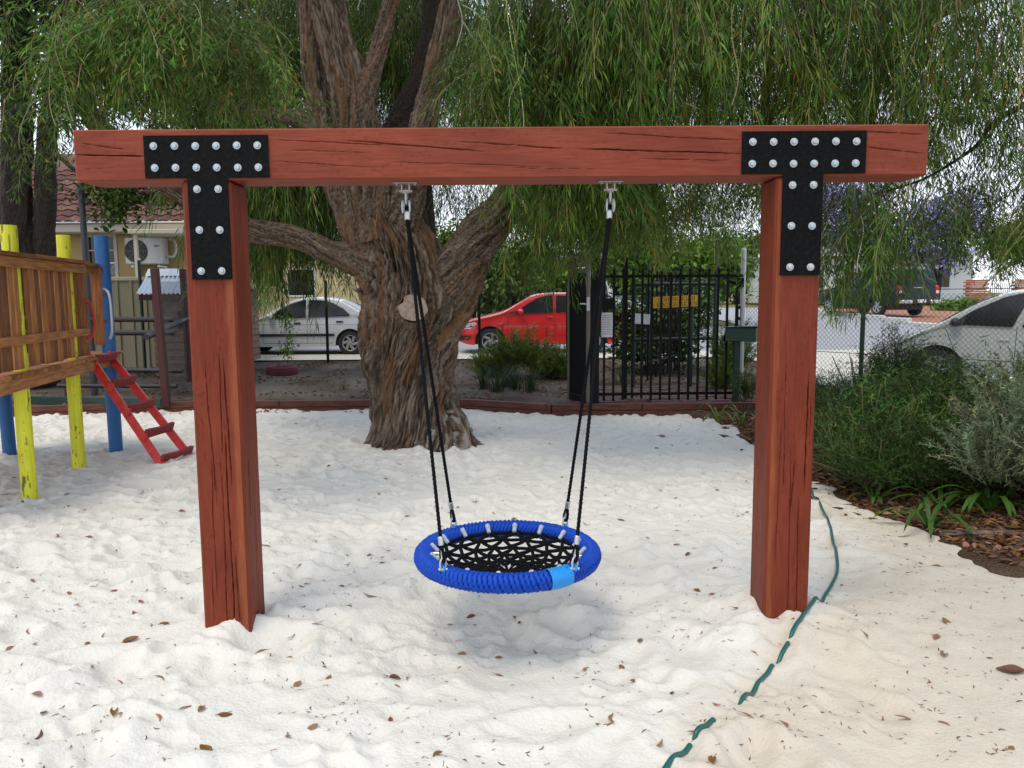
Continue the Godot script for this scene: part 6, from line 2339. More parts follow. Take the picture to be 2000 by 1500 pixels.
func car_bottom(c: Car, x: float) -> float:
	var y := c.sill + 0.10 * pow(1.0 - clampf(x / 0.4, 0, 1), 2.0) + 0.14 * pow(1.0 - clampf((c.L - x) / 0.4, 0, 1), 2.0)
	for a in c.arches:
		var dx: float = x - a[0]
		if absf(dx) < a[1]:
			y = maxf(y, c.wheel_r + sqrt(a[1] * a[1] - dx * dx))
	return y


func car_side_panel(t: Node3D, c: Car, called: String, m: Material, outline: Array, off: float) -> void:
	var poly := PackedVector2Array()
	for k in outline.size():
		var a: Vector2 = outline[k]
		var d: Vector2 = outline[(k + 1) % outline.size()]
		var n := maxi(int(a.distance_to(d) / 0.08), 1)
		for q in n:
			poly.append(a.lerp(d, float(q) / n))
	var tr := Geometry2D.triangulate_polygon(poly)
	for s in [-1.0, 1.0]:
		var b := MB.new()
		for k in range(0, tr.size(), 3):
			var v: Array = []
			for q in 3:
				var p := poly[tr[k + q]]
				v.append(Vector3(p.x, p.y, s * (car_half(c, p.x, p.y) + off)))
			b.otri(v[0], v[1], v[2], Vector3(0, 0.1, s))
		piece(called, b.mesh(), m, t)


func car_grid_panel(c: Car, b: MB, x0: float, x1: float, off: float, share: float) -> void:    # screen or rear window across the roof line
	var pts := PackedVector3Array()
	for j in 9:
		var x := lerpf(x0, x1, j / 8.0)
		var y := prof(c.top, x)
		var sl := (prof(c.top, x + 0.02) - prof(c.top, x - 0.02)) / 0.04
		var nn := Vector3(-sl, 1, 0).normalized()
		var w := car_half(c, x, y - 0.05) * share
		for i in 9:
			var z := lerpf(-w, w, i / 8.0)
			pts.append(Vector3(x, y - 0.02 * pow(absf(z) / w, 4.0), z) + nn * off)
	b.grid(pts, 9, 9, PackedColorArray())


func car_body(c: Car) -> ArrayMesh:
	var xs: Array = []
	var x := 0.0
	while x < c.L:
		xs.append(x)
		var near := 0.07
		for a in c.arches:
			if absf(absf(x - a[0]) - a[1]) < 0.1:
				near = 0.018
		if x < 0.12 or x > c.L - 0.12:
			near = 0.025
		x += near
	xs.append(c.L)
	var nj := 17
	var b := MB.new()
	for s in [1.0, -1.0]:
		var pts := PackedVector3Array()
		for xx in xs:
			var tp := prof(c.top, xx)
			var y0 := car_bottom(c, xx)
			var bl := maxf(minf(prof(c.belt, xx), tp - 0.03), y0 + 0.01)
			var edge := maxf(tp - 0.045, bl + 0.004)
			for j in nj:
				var y := 0.0
				var z := 0.0
				if j <= 6:
					y = lerpf(y0, bl, j / 6.0)
					z = car_half(c, xx, y)
				elif j <= 10:
					y = lerpf(bl, edge, (j - 6) / 4.0)
					z = car_half(c, xx, y)
				else:
					var f := (j - 10) / 6.0
					var ze := car_half(c, xx, edge)
					z = ze * cos(f * PI * 0.5)
					y = edge + (tp - edge) * pow(sin(f * PI * 0.5), 0.8)
				pts.append(Vector3(xx, y, z * s))
		b.grid(pts, nj, xs.size(), PackedColorArray(), s > 0.0)
	# ends
	for e in [0.0, c.L]:
		var tp := prof(c.top, e)
		var y0 := car_bottom(c, e)
		var w := car_half(c, e, (tp + y0) * 0.5)
		b.oquad(Vector3(e, y0, -w), Vector3(e, y0, w), Vector3(e, tp - 0.02, w), Vector3(e, tp - 0.02, -w), Vector3(-1 if e == 0.0 else 1, 0, 0))
	return b.mesh()


func wheel(t: Node3D, p: Vector3, r: float, side: float, spokes: int) -> void:
	var bas := Basis(Vector3.RIGHT, PI / 2 * side)      # lathe axis points out
	var b := MB.new()
	b.lathe(Vector3.ZERO, [Vector2(r * 0.66, -0.1), Vector2(r * 0.9, -0.1), Vector2(r, -0.075), Vector2(r, 0.065), Vector2(r * 0.93, 0.095), Vector2(r * 0.72, 0.1), Vector2(r * 0.655, 0.085)], 32)
	var w := obj("wheel", b.mesh(), M["tyre_rubber"], t, p)
	w.basis = bas
	b = MB.new()
	b.lathe(Vector3.ZERO, [Vector2(r * 0.67, 0.085), Vector2(r * 0.64, 0.092), Vector2(r * 0.58, 0.07)], 32)
	b.lathe(Vector3.ZERO, [Vector2(r * 0.17, 0.075), Vector2(r * 0.14, 0.092), Vector2(0, 0.095)], 20)
	for k in spokes:
		var a := TAU * k / spokes
		var q := Basis(Vector3.UP, a)
		b.box(q * Vector3(r * 0.38, 0.075, 0.02), Vector3(r * 0.5, 0.02, r * 0.2), 0.006, q * Basis(Vector3.UP, 0.25))
	obj("rim", b.mesh(), M["wheel_silver"], w)
	b = MB.new()
	b.lathe(Vector3.ZERO, [Vector2(r * 0.66, 0.05), Vector2(0, 0.05)], 24)
	obj("brake", b.mesh(), M["void_shade"], w)  # near-black disc, colour standing in for the shade behind the spokes


func car_common(t: Node3D, c: Car, paint: Material, spokes: int) -> void:
	obj("body", car_body(c), paint, t)
	var b := MB.new()
	b.box(Vector3(c.L * 0.5, c.sill + 0.16, 0), Vector3(c.L - 0.5, 0.2, c.W * 1.5), 0.0)
	for a in c.arches:
		b.box(Vector3(a[0], c.wheel_r + 0.16, 0), Vector3(a[1] * 2.0 + 0.1, a[1] * 1.3, c.W * 1.62), 0.0)
	obj("underbody", b.mesh(), M["black_plastic"], t)
	for a in c.arches:
		for s in [-1.0, 1.0]:
			wheel(t, Vector3(a[0], c.wheel_r, s * (c.W - 0.115)), c.wheel_r, s, spokes)


func side_strip(t: Node3D, c: Car, called: String, m: Material, x0: float, x1: float, y: float, h: float, off: float) -> void:
	for s in [-1.0, 1.0]:
		var b := MB.new()
		var n := int((x1 - x0) / 0.1) + 1
		for k in n:
			var a := lerpf(x0, x1, float(k) / n)
			var d := lerpf(x0, x1, float(k + 1) / n)
			var za: float = s * (car_half(c, a, y) + off)
			var zd: float = s * (car_half(c, d, y) + off)
			var ia: float = s * (car_half(c, a, y) - 0.01)
			var id: float = s * (car_half(c, d, y) - 0.01)
			b.oquad(Vector3(a, y - h * 0.5, za), Vector3(d, y - h * 0.5, zd), Vector3(d, y + h * 0.5, zd), Vector3(a, y + h * 0.5, za), Vector3(0, 0, s))
			b.oquad(Vector3(a, y + h * 0.5, za), Vector3(d, y + h * 0.5, zd), Vector3(d, y + h * 0.5, id), Vector3(a, y + h * 0.5, ia), Vector3.UP)
			b.oquad(Vector3(a, y - h * 0.5, za), Vector3(d, y - h * 0.5, zd), Vector3(d, y - h * 0.5, id), Vector3(a, y - h * 0.5, ia), Vector3.DOWN)
		piece(called, b.mesh(), m, t)


func mirror(t: Node3D, c: Car, x: float, y: float, m: Material) -> void:
	for s in [-1.0, 1.0]:
		var b := MB.new()
		var z: float = s * (car_half(c, x, y) + 0.09)
		var pts := PackedVector3Array()
		for j in 9:
			for i in 16:
				var a := PI * j / 8.0
				var q := TAU * i / 16
				pts.append(Vector3(x, y, z) + Vector3(0.075 * cos(q) * sin(a), 0.07 * cos(a), 0.1 * sin(q) * sin(a)))
		b.grid(pts, 16, 9, PackedColorArray(), true, true)
		b.box(Vector3(x, y - 0.05, s * (car_half(c, x, y) + 0.01)), Vector3(0.06, 0.04, 0.1), 0.01)
		piece("mirror", b.mesh(), m, t)


func door_handle(t: Node3D, c: Car, x: float, y: float, m: Material) -> void:
	for s in [-1.0, 1.0]:
		var b := MB.new()
		b.box(Vector3(x, y, s * (car_half(c, x, y) + 0.012)), Vector3(0.17, 0.04, 0.03), 0.012)
		piece("door_handle", b.mesh(), m, t)


func seams(t: Node3D, c: Car, list: Array) -> void:
	# door gaps: thin dark recess lines as narrow strips of the underlying black
	var b := MB.new()
	for q in list:
		for s in [-1.0, 1.0]:
			for k in 10:
				var a: Vector2 = q[0].lerp(q[1], k / 10.0)
				var d: Vector2 = q[0].lerp(q[1], (k + 1) / 10.0)
				var e: Vector2 = (q[1] - q[0]).normalized().orthogonal() * 0.004
				var P := func(v: Vector2) -> Vector3:
					return Vector3(v.x, v.y, s * (car_half(c, v.x, v.y) + 0.0025))
				b.oquad(P.call(a - e), P.call(d - e), P.call(d + e), P.call(a + e), Vector3(0, 0, s))
	obj("door_gap", b.mesh(), M["black_plastic"], t)


func v2(list: Array) -> Array:
	var out: Array = []
	for k in range(0, list.size(), 2):
		out.append(Vector2(list[k], list[k + 1]))
	return out


func make_cars() -> void:
	# white-silver sedan, heading left
	var at := Vector3(-7.35, 0.33, -20.0)
	var t := thing("parked_car", "silver white sedan with black side strip parked left of the old tree", "car", at, "cars parked in the street")
	var c := Car.new()
	c.L = 4.4
	c.W = 0.84
	c.wheel_r = 0.30
	c.top = smooth_prof(v2([0, 0.55, 0.06, 0.66, 0.5, 0.80, 1.05, 0.90, 1.25, 0.96, 1.7, 1.22, 2.0, 1.355, 2.35, 1.42, 2.75, 1.42, 3.15, 1.35, 3.5, 1.18, 3.8, 1.00, 3.95, 0.965, 4.3, 0.92, 4.4, 0.78]))
	c.belt = v2([0, 0.6, 0.5, 0.72, 1.2, 0.865, 2.0, 0.90, 3.2, 0.94, 4.0, 0.92, 4.4, 0.8])
	c.arches = [[0.82, 0.35], [3.42, 0.35]]
	c.sill = 0.22
	car_common(t, c, M["silver_paint"], 6)
	car_side_panel(t, c, "side_window", M["dark_glass"], v2([1.42, 0.90, 1.72, 1.12, 2.0, 1.26, 2.28, 1.345, 2.36, 1.345, 2.36, 0.925]), 0.004)
	var b := MB.new()
	car_side_panel(t, c, "side_window", M["dark_glass"], v2([2.42, 0.93, 2.42, 1.345, 2.75, 1.34, 3.02, 1.27, 3.28, 1.13, 3.43, 0.985, 3.42, 0.955]), 0.004)
	b = MB.new()
	car_grid_panel(c, b, 1.3, 1.95, 0.006, 0.88)
	obj("windscreen", b.mesh(), M["dark_glass"], t)
	b = MB.new()
	car_grid_panel(c, b, 3.2, 3.75, 0.006, 0.86)
	obj("rear_window", b.mesh(), M["dark_glass"], t)
	side_strip(t, c, "side_strip", M["black_plastic"], 0.4, 3.05, 0.50, 0.065, 0.014)
	side_strip(t, c, "side_strip", M["black_plastic"], 3.8, 4.3, 0.50, 0.065, 0.014)
	mirror(t, c, 1.5, 0.96, M["silver_paint"])
	door_handle(t, c, 2.15, 0.79, M["black_plastic"])
	door_handle(t, c, 3.18, 0.82, M["black_plastic"])
	seams(t, c, [[Vector2(2.39, 0.3), Vector2(2.39, 1.37)], [Vector2(1.3, 0.3), Vector2(1.36, 0.88)], [Vector2(1.3, 0.30), Vector2(3.0, 0.30)]])
	car_side_panel(t, c, "headlight", M["lamp_clear"], v2([0.05, 0.58, 0.3, 0.66, 0.34, 0.70, 0.05, 0.66]), 0.004)
	car_side_panel(t, c, "tail_light", M["lamp_red"], v2([4.15, 0.7, 4.38, 0.68, 4.37, 0.82, 4.15, 0.86]), 0.004)

	# red hatch
	at = Vector3(-1.30, 0.345, -19.9)
	t = thing("parked_car", "bright red hatchback parked behind the fence right of the old tree", "car", at, "cars parked in the street")
	c = Car.new()
	c.L = 4.0
	c.W = 0.85
	c.wheel_r = 0.31
	c.top = smooth_prof(v2([0, 0.62, 0.05, 0.74, 0.4, 0.87, 0.95, 1.00, 1.12, 1.06, 1.55, 1.30, 1.80, 1.42, 2.2, 1.475, 2.8, 1.47, 3.4, 1.40, 3.65, 1.30, 3.9, 1.0, 4.0, 0.8]))
	c.belt = v2([0, 0.66, 0.5, 0.80, 1.1, 0.94, 2.0, 0.98, 3.6, 1.02, 4.0, 0.9])
	c.arches = [[0.78, 0.37], [3.25, 0.37]]
	c.sill = 0.22
	car_common(t, c, M["red_car_paint"], 5)
	car_side_panel(t, c, "side_window", M["dark_glass"], v2([1.36, 0.965, 1.62, 1.16, 1.92, 1.34, 2.15, 1.40, 2.3, 1.405, 2.3, 0.995]), 0.004)
	car_side_panel(t, c, "side_window", M["dark_glass"], v2([2.37, 1.0, 2.37, 1.405, 2.9, 1.39, 3.3, 1.33, 3.5, 1.04]), 0.004)
	car_side_panel(t, c, "quarter_panel", M["black_plastic"], v2([1.10, 0.95, 1.33, 0.962, 1.46, 1.06]), 0.005)
	b = MB.new()
	car_grid_panel(c, b, 1.14, 1.75, 0.006, 0.9)
	obj("windscreen", b.mesh(), M["dark_glass"], t)
	car_side_panel(t, c, "headlight", M["lamp_clear"], v2([0.02, 0.60, 0.30, 0.62, 0.46, 0.72, 0.42, 0.77, 0.1, 0.72]), 0.006)
	car_side_panel(t, c, "headlight", M["black_plastic"], v2([0.28, 0.645, 0.38, 0.675, 0.41, 0.735, 0.3, 0.725]), 0.009)
	car_side_panel(t, c, "bumper_grille", M["black_plastic"], v2([0.02, 0.33, 0.26, 0.34, 0.33, 0.45, 0.02, 0.46]), 0.006)
	mirror(t, c, 1.52, 1.02, M["red_car_paint"])
	door_handle(t, c, 2.2, 0.88, M["red_car_paint"])
	seams(t, c, [[Vector2(2.33, 0.3), Vector2(2.33, 1.42)], [Vector2(1.2, 0.3), Vector2(1.22, 0.93)]])
	side_strip(t, c, "side_crease", M["red_car_paint"], 1.2, 2.85, 0.47, 0.02, 0.012)
	car_side_panel(t, c, "tail_light", M["lamp_red"], v2([3.7, 0.75, 3.97, 0.72, 3.96, 0.95, 3.75, 0.98]), 0.005)

	# white van behind the pickets, seen three quarter from the front left
	at = Vector3(4.65, 0.41, -26.00)
	at.y = ground_h(at.x, at.z) + 0.03
	t = thing("parked_car", "white double cab utility partly hidden behind the black pickets", "car", at, "cars parked in the street")
	t.rotation.y = deg_to_rad(108)
	c = Car.new()
	c.L = 5.0
	c.W = 0.9
	c.wheel_r = 0.36
	c.top = smooth_prof(v2([0, 0.78, 0.06, 0.95, 0.6, 1.06, 1.25, 1.14, 1.6, 1.42, 1.95, 1.70, 2.3, 1.78, 3.2, 1.78, 4.2, 1.77, 4.85, 1.74, 5.0, 1.0]))
	c.belt = v2([0, 0.85, 1.3, 1.08, 3.4, 1.12, 5.0, 1.1])
	c.arches = [[0.95, 0.43], [3.95, 0.43]]
	c.sill = 0.4
	car_common(t, c, M["white_car_paint"], 6)
	car_side_panel(t, c, "side_window", M["dark_glass"], v2([1.55, 1.12, 1.85, 1.45, 2.05, 1.62, 2.5, 1.66, 2.5, 1.14]), 0.004)
	car_side_panel(t, c, "side_window", M["dark_glass"], v2([2.58, 1.14, 2.58, 1.66, 3.3, 1.66, 3.35, 1.15]), 0.004)
	b = MB.new()
	car_grid_panel(c, b, 1.36, 1.98, 0.006, 0.88)
	obj("windscreen", b.mesh(), M["dark_glass"], t)
	mirror(t, c, 1.66, 1.2, M["black_plastic"])
	car_side_panel(t, c, "headlight", M["lamp_clear"], v2([0.03, 0.78, 0.34, 0.82, 0.4, 0.96, 0.08, 0.92]), 0.005)

	# silver people mover at the right edge
	at = Vector3(6.72, 0.22, -13.6)
	t = thing("parked_car", "pale silver people mover behind the wire fence at the right edge", "car", at, "cars parked in the street")
	t.rotation.y = deg_to_rad(-33)
	c = Car.new()
	c.L = 4.5
	c.W = 0.87
	c.wheel_r = 0.315
	c.top = smooth_prof(v2([0, 0.62, 0.05, 0.76, 0.35, 0.93, 0.62, 1.06, 1.0, 1.30, 1.35, 1.48, 1.75, 1.58, 2.4, 1.62, 3.4, 1.60, 4.1, 1.53, 4.4, 1.1, 4.5, 0.8]))
	c.belt = v2([0, 0.68, 0.4, 0.88, 0.75, 1.0, 2.0, 0.985, 4.4, 1.0, 4.5, 0.8])
	c.arches = [[0.62, 0.39], [3.5, 0.38]]
	c.sill = 0.24
	car_common(t, c, M["grey_green_paint"], 5)
	car_side_panel(t, c, "side_window", M["dark_glass"], v2([0.78, 1.03, 1.1, 1.255, 1.5, 1.455, 1.78, 1.525, 1.86, 1.53, 1.62, 1.0]), 0.004)
	car_side_panel(t, c, "side_window", M["dark_glass"], v2([1.74, 1.0, 1.97, 1.535, 2.95, 1.55, 2.95, 1.0]), 0.004)
	car_side_panel(t, c, "side_window", M["dark_glass"], v2([3.03, 1.0, 3.03, 1.545, 3.85, 1.5, 4.1, 1.02]), 0.004)
	car_side_panel(t, c, "quarter_panel", M["black_plastic"], v2([0.98, 1.07, 1.0, 1.18, 0.88, 1.1, 0.76, 1.02, 0.96, 1.01]), 0.006)
	b = MB.new()
	car_grid_panel(c, b, 0.66, 1.4, 0.006, 0.9)
	obj("windscreen", b.mesh(), M["dark_glass"], t)
	mirror(t, c, 0.86, 1.07, M["black_plastic"])
	door_handle(t, c, 1.52, 0.80, M["grey_green_paint"])
	door_handle(t, c, 1.80, 0.80, M["grey_green_paint"])
	seams(t, c, [[Vector2(1.66, 0.3), Vector2(1.68, 1.0)], [Vector2(3.0, 0.3), Vector2(3.0, 1.56)], [Vector2(0.98, 0.32), Vector2(0.72, 0.98)]])
	side_strip(t, c, "side_strip", M["grey_green_paint"], 1.1, 3.0, 0.42, 0.03, 0.012)

	# dark ute, seen from behind
	at = Vector3(14.2, 0.86, -35.0)
	t = thing("parked_car", "dark teal utility with canopy parked on brick paving, seen from behind", "car", at, "cars parked in the street")
	t.rotation.y = deg_to_rad(-77)
	c = Car.new()
	c.L = 5.2
	c.W = 0.93
	c.wheel_r = 0.37
	c.plan_r = 0.03
	c.top = smooth_prof(v2([0, 0.8, 0.06, 0.98, 0.6, 1.10, 1.3, 1.18, 1.65, 1.46, 1.95, 1.70, 2.3, 1.78, 3.4, 1.80, 4.6, 1.80, 5.0, 1.74, 5.15, 1.2, 5.2, 0.62]))
	c.belt = v2([0, 0.9, 1.4, 1.12, 5.0, 1.16, 5.2, 0.9])
	c.arches = [[1.0, 0.45], [4.05, 0.45]]
	c.sill = 0.42
	car_common(t, c, M["dark_teal_paint"], 6)
	car_side_panel(t, c, "side_window", M["dark_glass"], v2([1.6, 1.17, 1.9, 1.5, 2.1, 1.65, 3.1, 1.68, 3.1, 1.19]), 0.004)
	car_side_panel(t, c, "canopy_window", M["dark_glass"], v2([3.5, 1.2, 3.5, 1.66, 4.8, 1.66, 4.8, 1.2]), 0.004)
	b = MB.new()
	b.oquad(Vector3(5.135, 1.25, -0.68), Vector3(5.135, 1.25, 0.68), Vector3(5.03, 1.68, 0.6), Vector3(5.03, 1.68, -0.6), Vector3(1, 0, 0))
	obj("rear_window", b.mesh(), M["dark_glass"], t)
	for s in [-1.0, 1.0]:
		b = MB.new()
		b.box(Vector3(5.15, 0.98, s * 0.82), Vector3(0.12, 0.36, 0.16), 0.03)
		piece("tail_light", b.mesh(), M["lamp_red"], t)
		b = MB.new()
		b.box(Vector3(5.215, 0.92, s * 0.82), Vector3(0.02, 0.1, 0.13), 0.008)
		piece("reversing_light", b.mesh(), M["lamp_clear"], t)
		b = MB.new()
		b.box(Vector3(5.3, 0.55, s * 0.62), Vector3(0.22, 0.14, 0.46), 0.03)
		piece("bumper_corner", b.mesh(), M["alloy"], t)
	b = MB.new()
	b.box(Vector3(5.27, 0.55, 0), Vector3(0.2, 0.16, 0.78), 0.02)
	obj("bumper", b.mesh(), M["black_plastic"], t)
	b = MB.new()
	b.box(Vector3(5.385, 0.58, 0), Vector3(0.012, 0.12, 0.37), 0.004)
	obj("number_plate", b.mesh(), M["paper"], t)
	b = MB.new()
	b.box(Vector3(5.2, 1.08, 0), Vector3(0.02, 0.03, 0.4), 0.006)
	obj("tailgate_handle", b.mesh(), M["alloy"], t)
	b = MB.new()
	for s in [-0.62, 0.62]:
		b.tube([Vector3(2.3, 1.84, s), Vector3(4.7, 1.86, s)], 0.02, 6)
	obj("roof_rack", b.mesh(), M["alloy"], t)

# ------------------------------------------------------------------ shrubs and plants
func sprigs(t: Node3D, called: String, blobs: Array, kind: int, scale: float, tint: Color, lean := 0.7) -> void:
	var xs: Array = [[], []]
	var cs: Array = [[], []]
	for bl in blobs:
		for k in int(bl[2]):
			var d := Vector3(rng.randfn(), absf(rng.randfn()) * 0.9 - 0.15, rng.randfn()).normalized()
			var rad := pow(rng.randf(), 0.4)
			var wob := 1.0 + 0.35 * noise_a.get_noise_3d(d.x * 1.8 + bl[0].x * 3.0, d.y * 1.8, d.z * 1.8)
			var p: Vector3 = bl[0] + d * bl[1] * rad * wob
			var dir := (d * lean + Vector3(rnd(-0.35, 0.35), 0.75, rnd(-0.35, 0.35))).normalized()
			var v := rng.randi_range(0, 1)
			var q := Quaternion(Vector3.UP, dir) * Quaternion(Vector3.UP, rng.randf() * TAU)
			xs[v].append(Transform3D(Basis(q).scaled(Vector3.ONE * scale * rnd(0.7, 1.25)), p - dir * 0.3 * scale - t.position))
			var cl := noise_a.get_noise_3d(p.x * 3.0, p.y * 3.0, p.z * 3.0)
			var br := maxf(0.45, 1.0 + rng.randfn(0, 0.2) + cl * 0.7)
			cs[v].append(Color(tint.r * br * rnd(0.85, 1.2), tint.g * br, tint.b * br))
	for v in 2:
		multi(called, sprig_meshes[kind * 2 + v], M["shrub_leaf"], xs[v], cs[v], t)


func stems(t: Node3D, at: Vector3, n: int, h: float, spread: float, r: float, m: Material) -> void:
	for k in n:
		var a := TAU * k / n + rnd(-0.5, 0.5)
		var b := new_mb(at)
		var p := catmull([at + Vector3(cos(a) * 0.06, -0.1, sin(a) * 0.06), at + Vector3(cos(a) * spread * 0.3, h * 0.45, sin(a) * spread * 0.3), at + Vector3(cos(a) * spread * rnd(0.6, 1.0), h, sin(a) * spread * rnd(0.6, 1.0))], 5)
		var rr: Array = []
		for i in p.size():
			rr.append(r * (1.0 - 0.75 * i / (p.size() - 1.0)))
		b.tube(p, rr, 7)
		piece("stem", b.mesh(), m, t)


func strap_plant(called: String, label: String, at: Vector3, n: int, L: float, W: float, col: Color, up: float, group := "") -> void:
	var t := thing(called, label, "plant", at, group)
	for k in n:
		var a := TAU * k / n + rnd(-0.4, 0.4)
		var o := Vector3(cos(a), 0, sin(a))
		var len_ := L * rnd(0.6, 1.1)
		var side := o.cross(Vector3.UP)
		var lift := up * rnd(0.7, 1.3)
		var pts := PackedVector3Array()
		var cols := PackedColorArray()
		var c := col * rnd(0.7, 1.35)
		var m := 9
		for j in m:
			var f := j / (m - 1.0)
			var p := o * (0.02 + len_ * (f * 0.8 + 0.1 * f * f)) + Vector3(0, len_ * lift * (f * 1.35 - f * f * 1.25), 0)
			var w := W * 0.5 * (0.55 + 0.9 * f - 0.4 * f * f) * (1.0 - pow(f, 5.0))
			pts.append(p - side * w + Vector3(0, 0.25 * w, 0))
			pts.append(p)
			pts.append(p + side * w + Vector3(0, 0.25 * w, 0))
			for q in 3:
				cols.append(c)
		var b := MB.new()
		b.colored = true
		b.grid(pts, 3, m, cols)
		piece("leaf", b.mesh(), M["strap_leaf"], t)


func make_shrubs() -> void:
	# right-hand bed
	var at := Vector3(3.55, 0.05, -7.3)
	var t := thing("rosemary_shrub", "big dense dark green needle leaved shrub right of the right post", "shrub", at)
	stems(t, at, 8, 0.6, 0.7, 0.018, M["dark_bark"])
	sprigs(t, "foliage", [[Vector3(3.3, 0.30, -6.75), Vector3(0.6, 0.36, 0.5), 520], [Vector3(3.45, 0.42, -7.4), Vector3(0.75, 0.44, 0.6), 620], [Vector3(4.0, 0.5, -7.5), Vector3(0.8, 0.55, 0.6), 620], [Vector3(3.9, 0.3, -6.6), Vector3(0.7, 0.4, 0.5), 460], [Vector3(3.5, 0.42, -8.6), Vector3(0.6, 0.42, 0.6), 300]], 0, 0.85, Color(1.05, 1.25, 0.95), 1.1)
	sprigs(t, "foliage", [[Vector3(3.35, 0.42, -6.8), Vector3(0.7, 0.42, 0.5), 70], [Vector3(3.9, 0.55, -7.3), Vector3(0.9, 0.55, 0.6), 90]], 0, 1.35, Color(1.7, 2.1, 1.3), 1.2)
	at = Vector3(4.0, 0.05, -8.9)
	t = thing("dark_shrub", "dark upright bushy shrub against the wire fence behind the green shrub", "shrub", at)
	stems(t, at, 6, 1.0, 0.5, 0.016, M["dark_bark"])
	sprigs(t, "foliage", [[Vector3(3.95, 0.74, -8.1), Vector3(0.32, 0.62, 0.4), 330], [Vector3(4.45, 0.55, -8.0), Vector3(0.45, 0.5, 0.4), 330], [Vector3(3.95, 0.36, -9.4), Vector3(0.5, 0.35, 0.5), 260], [Vector3(4.85, 0.5, -8.2), Vector3(0.5, 0.4, 0.5), 240]], 0, 0.9, Color(0.85, 0.95, 0.85), 0.9)
	at = Vector3(4.3, 0.05, -6.2)
	t = thing("grey_shrub", "grey green shrub with small pale leaves at the right edge", "shrub", at)
	stems(t, at, 9, 0.9, 0.9, 0.014, M["twig"])
	sprigs(t, "foliage", [[Vector3(4.3, 0.55, -6.3), Vector3(0.8, 0.55, 0.6), 520], [Vector3(4.75, 0.82, -6.7), Vector3(0.7, 0.55, 0.6), 380], [Vector3(3.75, 0.5, -5.95), Vector3(0.42, 0.3, 0.35), 130], [Vector3(4.6, 0.35, -5.9), Vector3(0.8, 0.35, 0.5), 300], [Vector3(4.2, 0.5, -5.5), Vector3(0.6, 0.4, 0.4), 240], [Vector3(5.2, 0.7, -6.0), Vector3(0.7, 0.6, 0.5), 260]], 1, 1.0, Color(1.15, 1.3, 1.0), 1.0)
	var names := ["strappy bright green agapanthus clump at the sand edge, nearest the right post", "strappy green agapanthus clump under the grey shrub", "small strappy green clump between the green shrub and the sand", "strappy green clump behind the log at the right"]
	var k := 0
	for q in [[Vector3(3.12, 0.0, -5.75), 12, 0.46, 0.044], [Vector3(3.75, 0.03, -6.05), 14, 0.54, 0.046], [Vector3(3.05, 0.0, -6.5), 8, 0.34, 0.036], [Vector3(3.45, 0.0, -6.2), 10, 0.48, 0.044]]:
		strap_plant("agapanthus", names[k], q[0], q[1], q[2], q[3], Color(0.05, 0.115, 0.018), 0.85, "strappy plants in the right bed")
		k += 1
	strap_plant("strappy_seedling", "young strappy plant at the sand edge before the picket fence", Vector3(2.78, 0.03, -10.55), 9, 0.42, 0.036, Color(0.09, 0.16, 0.03), 1.2)
	strap_plant("strappy_seedling", "thin strappy plant beside the mulch left of the right post", Vector3(3.05, 0.03, -10.35), 8, 0.40, 0.03, Color(0.08, 0.14, 0.03), 1.3)
	at = Vector3(3.36, 0.05, -11.2)
	t = thing("leafy_seedling", "small leafy dark green seedling below the letter box", "plant", at)
	stems(t, at, 4, 0.45, 0.25, 0.008, M["twig"])
	sprigs(t, "foliage", [[Vector3(3.36, 0.4, -11.2), Vector3(0.22, 0.3, 0.2), 60]], 2, 0.7, Color(0.8, 0.9, 0.9))
	# grass clump and fern left of the gate
	at = Vector3(-0.1, 0.15, -13.1)
	t = thing("strappy_grass_clump", "dark green strappy grass clump between the old tree and gate", "plant", at)
	for q in [Vector3(-0.25, 0.15, -13.0), Vector3(0.05, 0.15, -13.3), Vector3(-0.5, 0.15, -13.4), Vector3(0.3, 0.15, -13.1), Vector3(-0.1, 0.15, -13.7)]:
		grass_tuft(t, q, 70, 0.62, 0.014, Color(0.03, 0.055, 0.022))
	at = Vector3(0.5, 0.2, -15.0)
	t = thing("ferny_shrub", "yellow green ferny shrub in front of the red car", "shrub", at)
	stems(t, at, 6, 0.5, 0.6, 0.012, M["twig"])
	sprigs(t, "foliage", [[Vector3(0.2, 0.65, -15.0), Vector3(0.6, 0.45, 0.5), 260], [Vector3(0.75, 0.45, -14.8), Vector3(0.6, 0.35, 0.5), 220], [Vector3(-0.35, 0.4, -15.2), Vector3(0.5, 0.35, 0.4), 160]], 2, 1.2, Color(1.35, 1.35, 0.9), 1.0)
	at = Vector3(-2.9, 0.16, -13.5)
	t = thing("grass_tuft", "small thin grass tuft in the bare soil left of the old trunk", "plant", at)
	grass_tuft(t, at, 26, 0.34, 0.011, Color(0.07, 0.09, 0.035))
	at = Vector3(-4.85, 0.24, -17.0)
	t = thing("sapling", "slender sapling with light green leaves in front of the white car", "sapling", at)
	var b := new_mb(at)
	b.tube(catmull([at + Vector3(0, -0.05, 0), at + Vector3(0.02, 0.4, 0), at + Vector3(-0.01, 0.8, 0), at + Vector3(0.02, 1.15, 0)], 5), 0.008, 6)
	obj("stem", b.mesh(), M["twig"], t)
	spray(t, "foliage", [[at + Vector3(0.03, 0.62, 0), Vector3(0.28, 0.25, 0.2), 12], [at + Vector3(0, 0.95, 0), Vector3(0.14, 0.22, 0.14), 9], [at + Vector3(0.02, 0.32, 0), Vector3(0.18, 0.2, 0.15), 6]], 0.55, Color(3.4, 3.6, 1.3), M["broad_leaf"])
	# plants behind the pickets
	at = Vector3(2.7, 0.2, -15.2)
	t = thing("dark_shrub", "dark leafy shrub behind the yellow sign and mesh gate", "shrub", at)
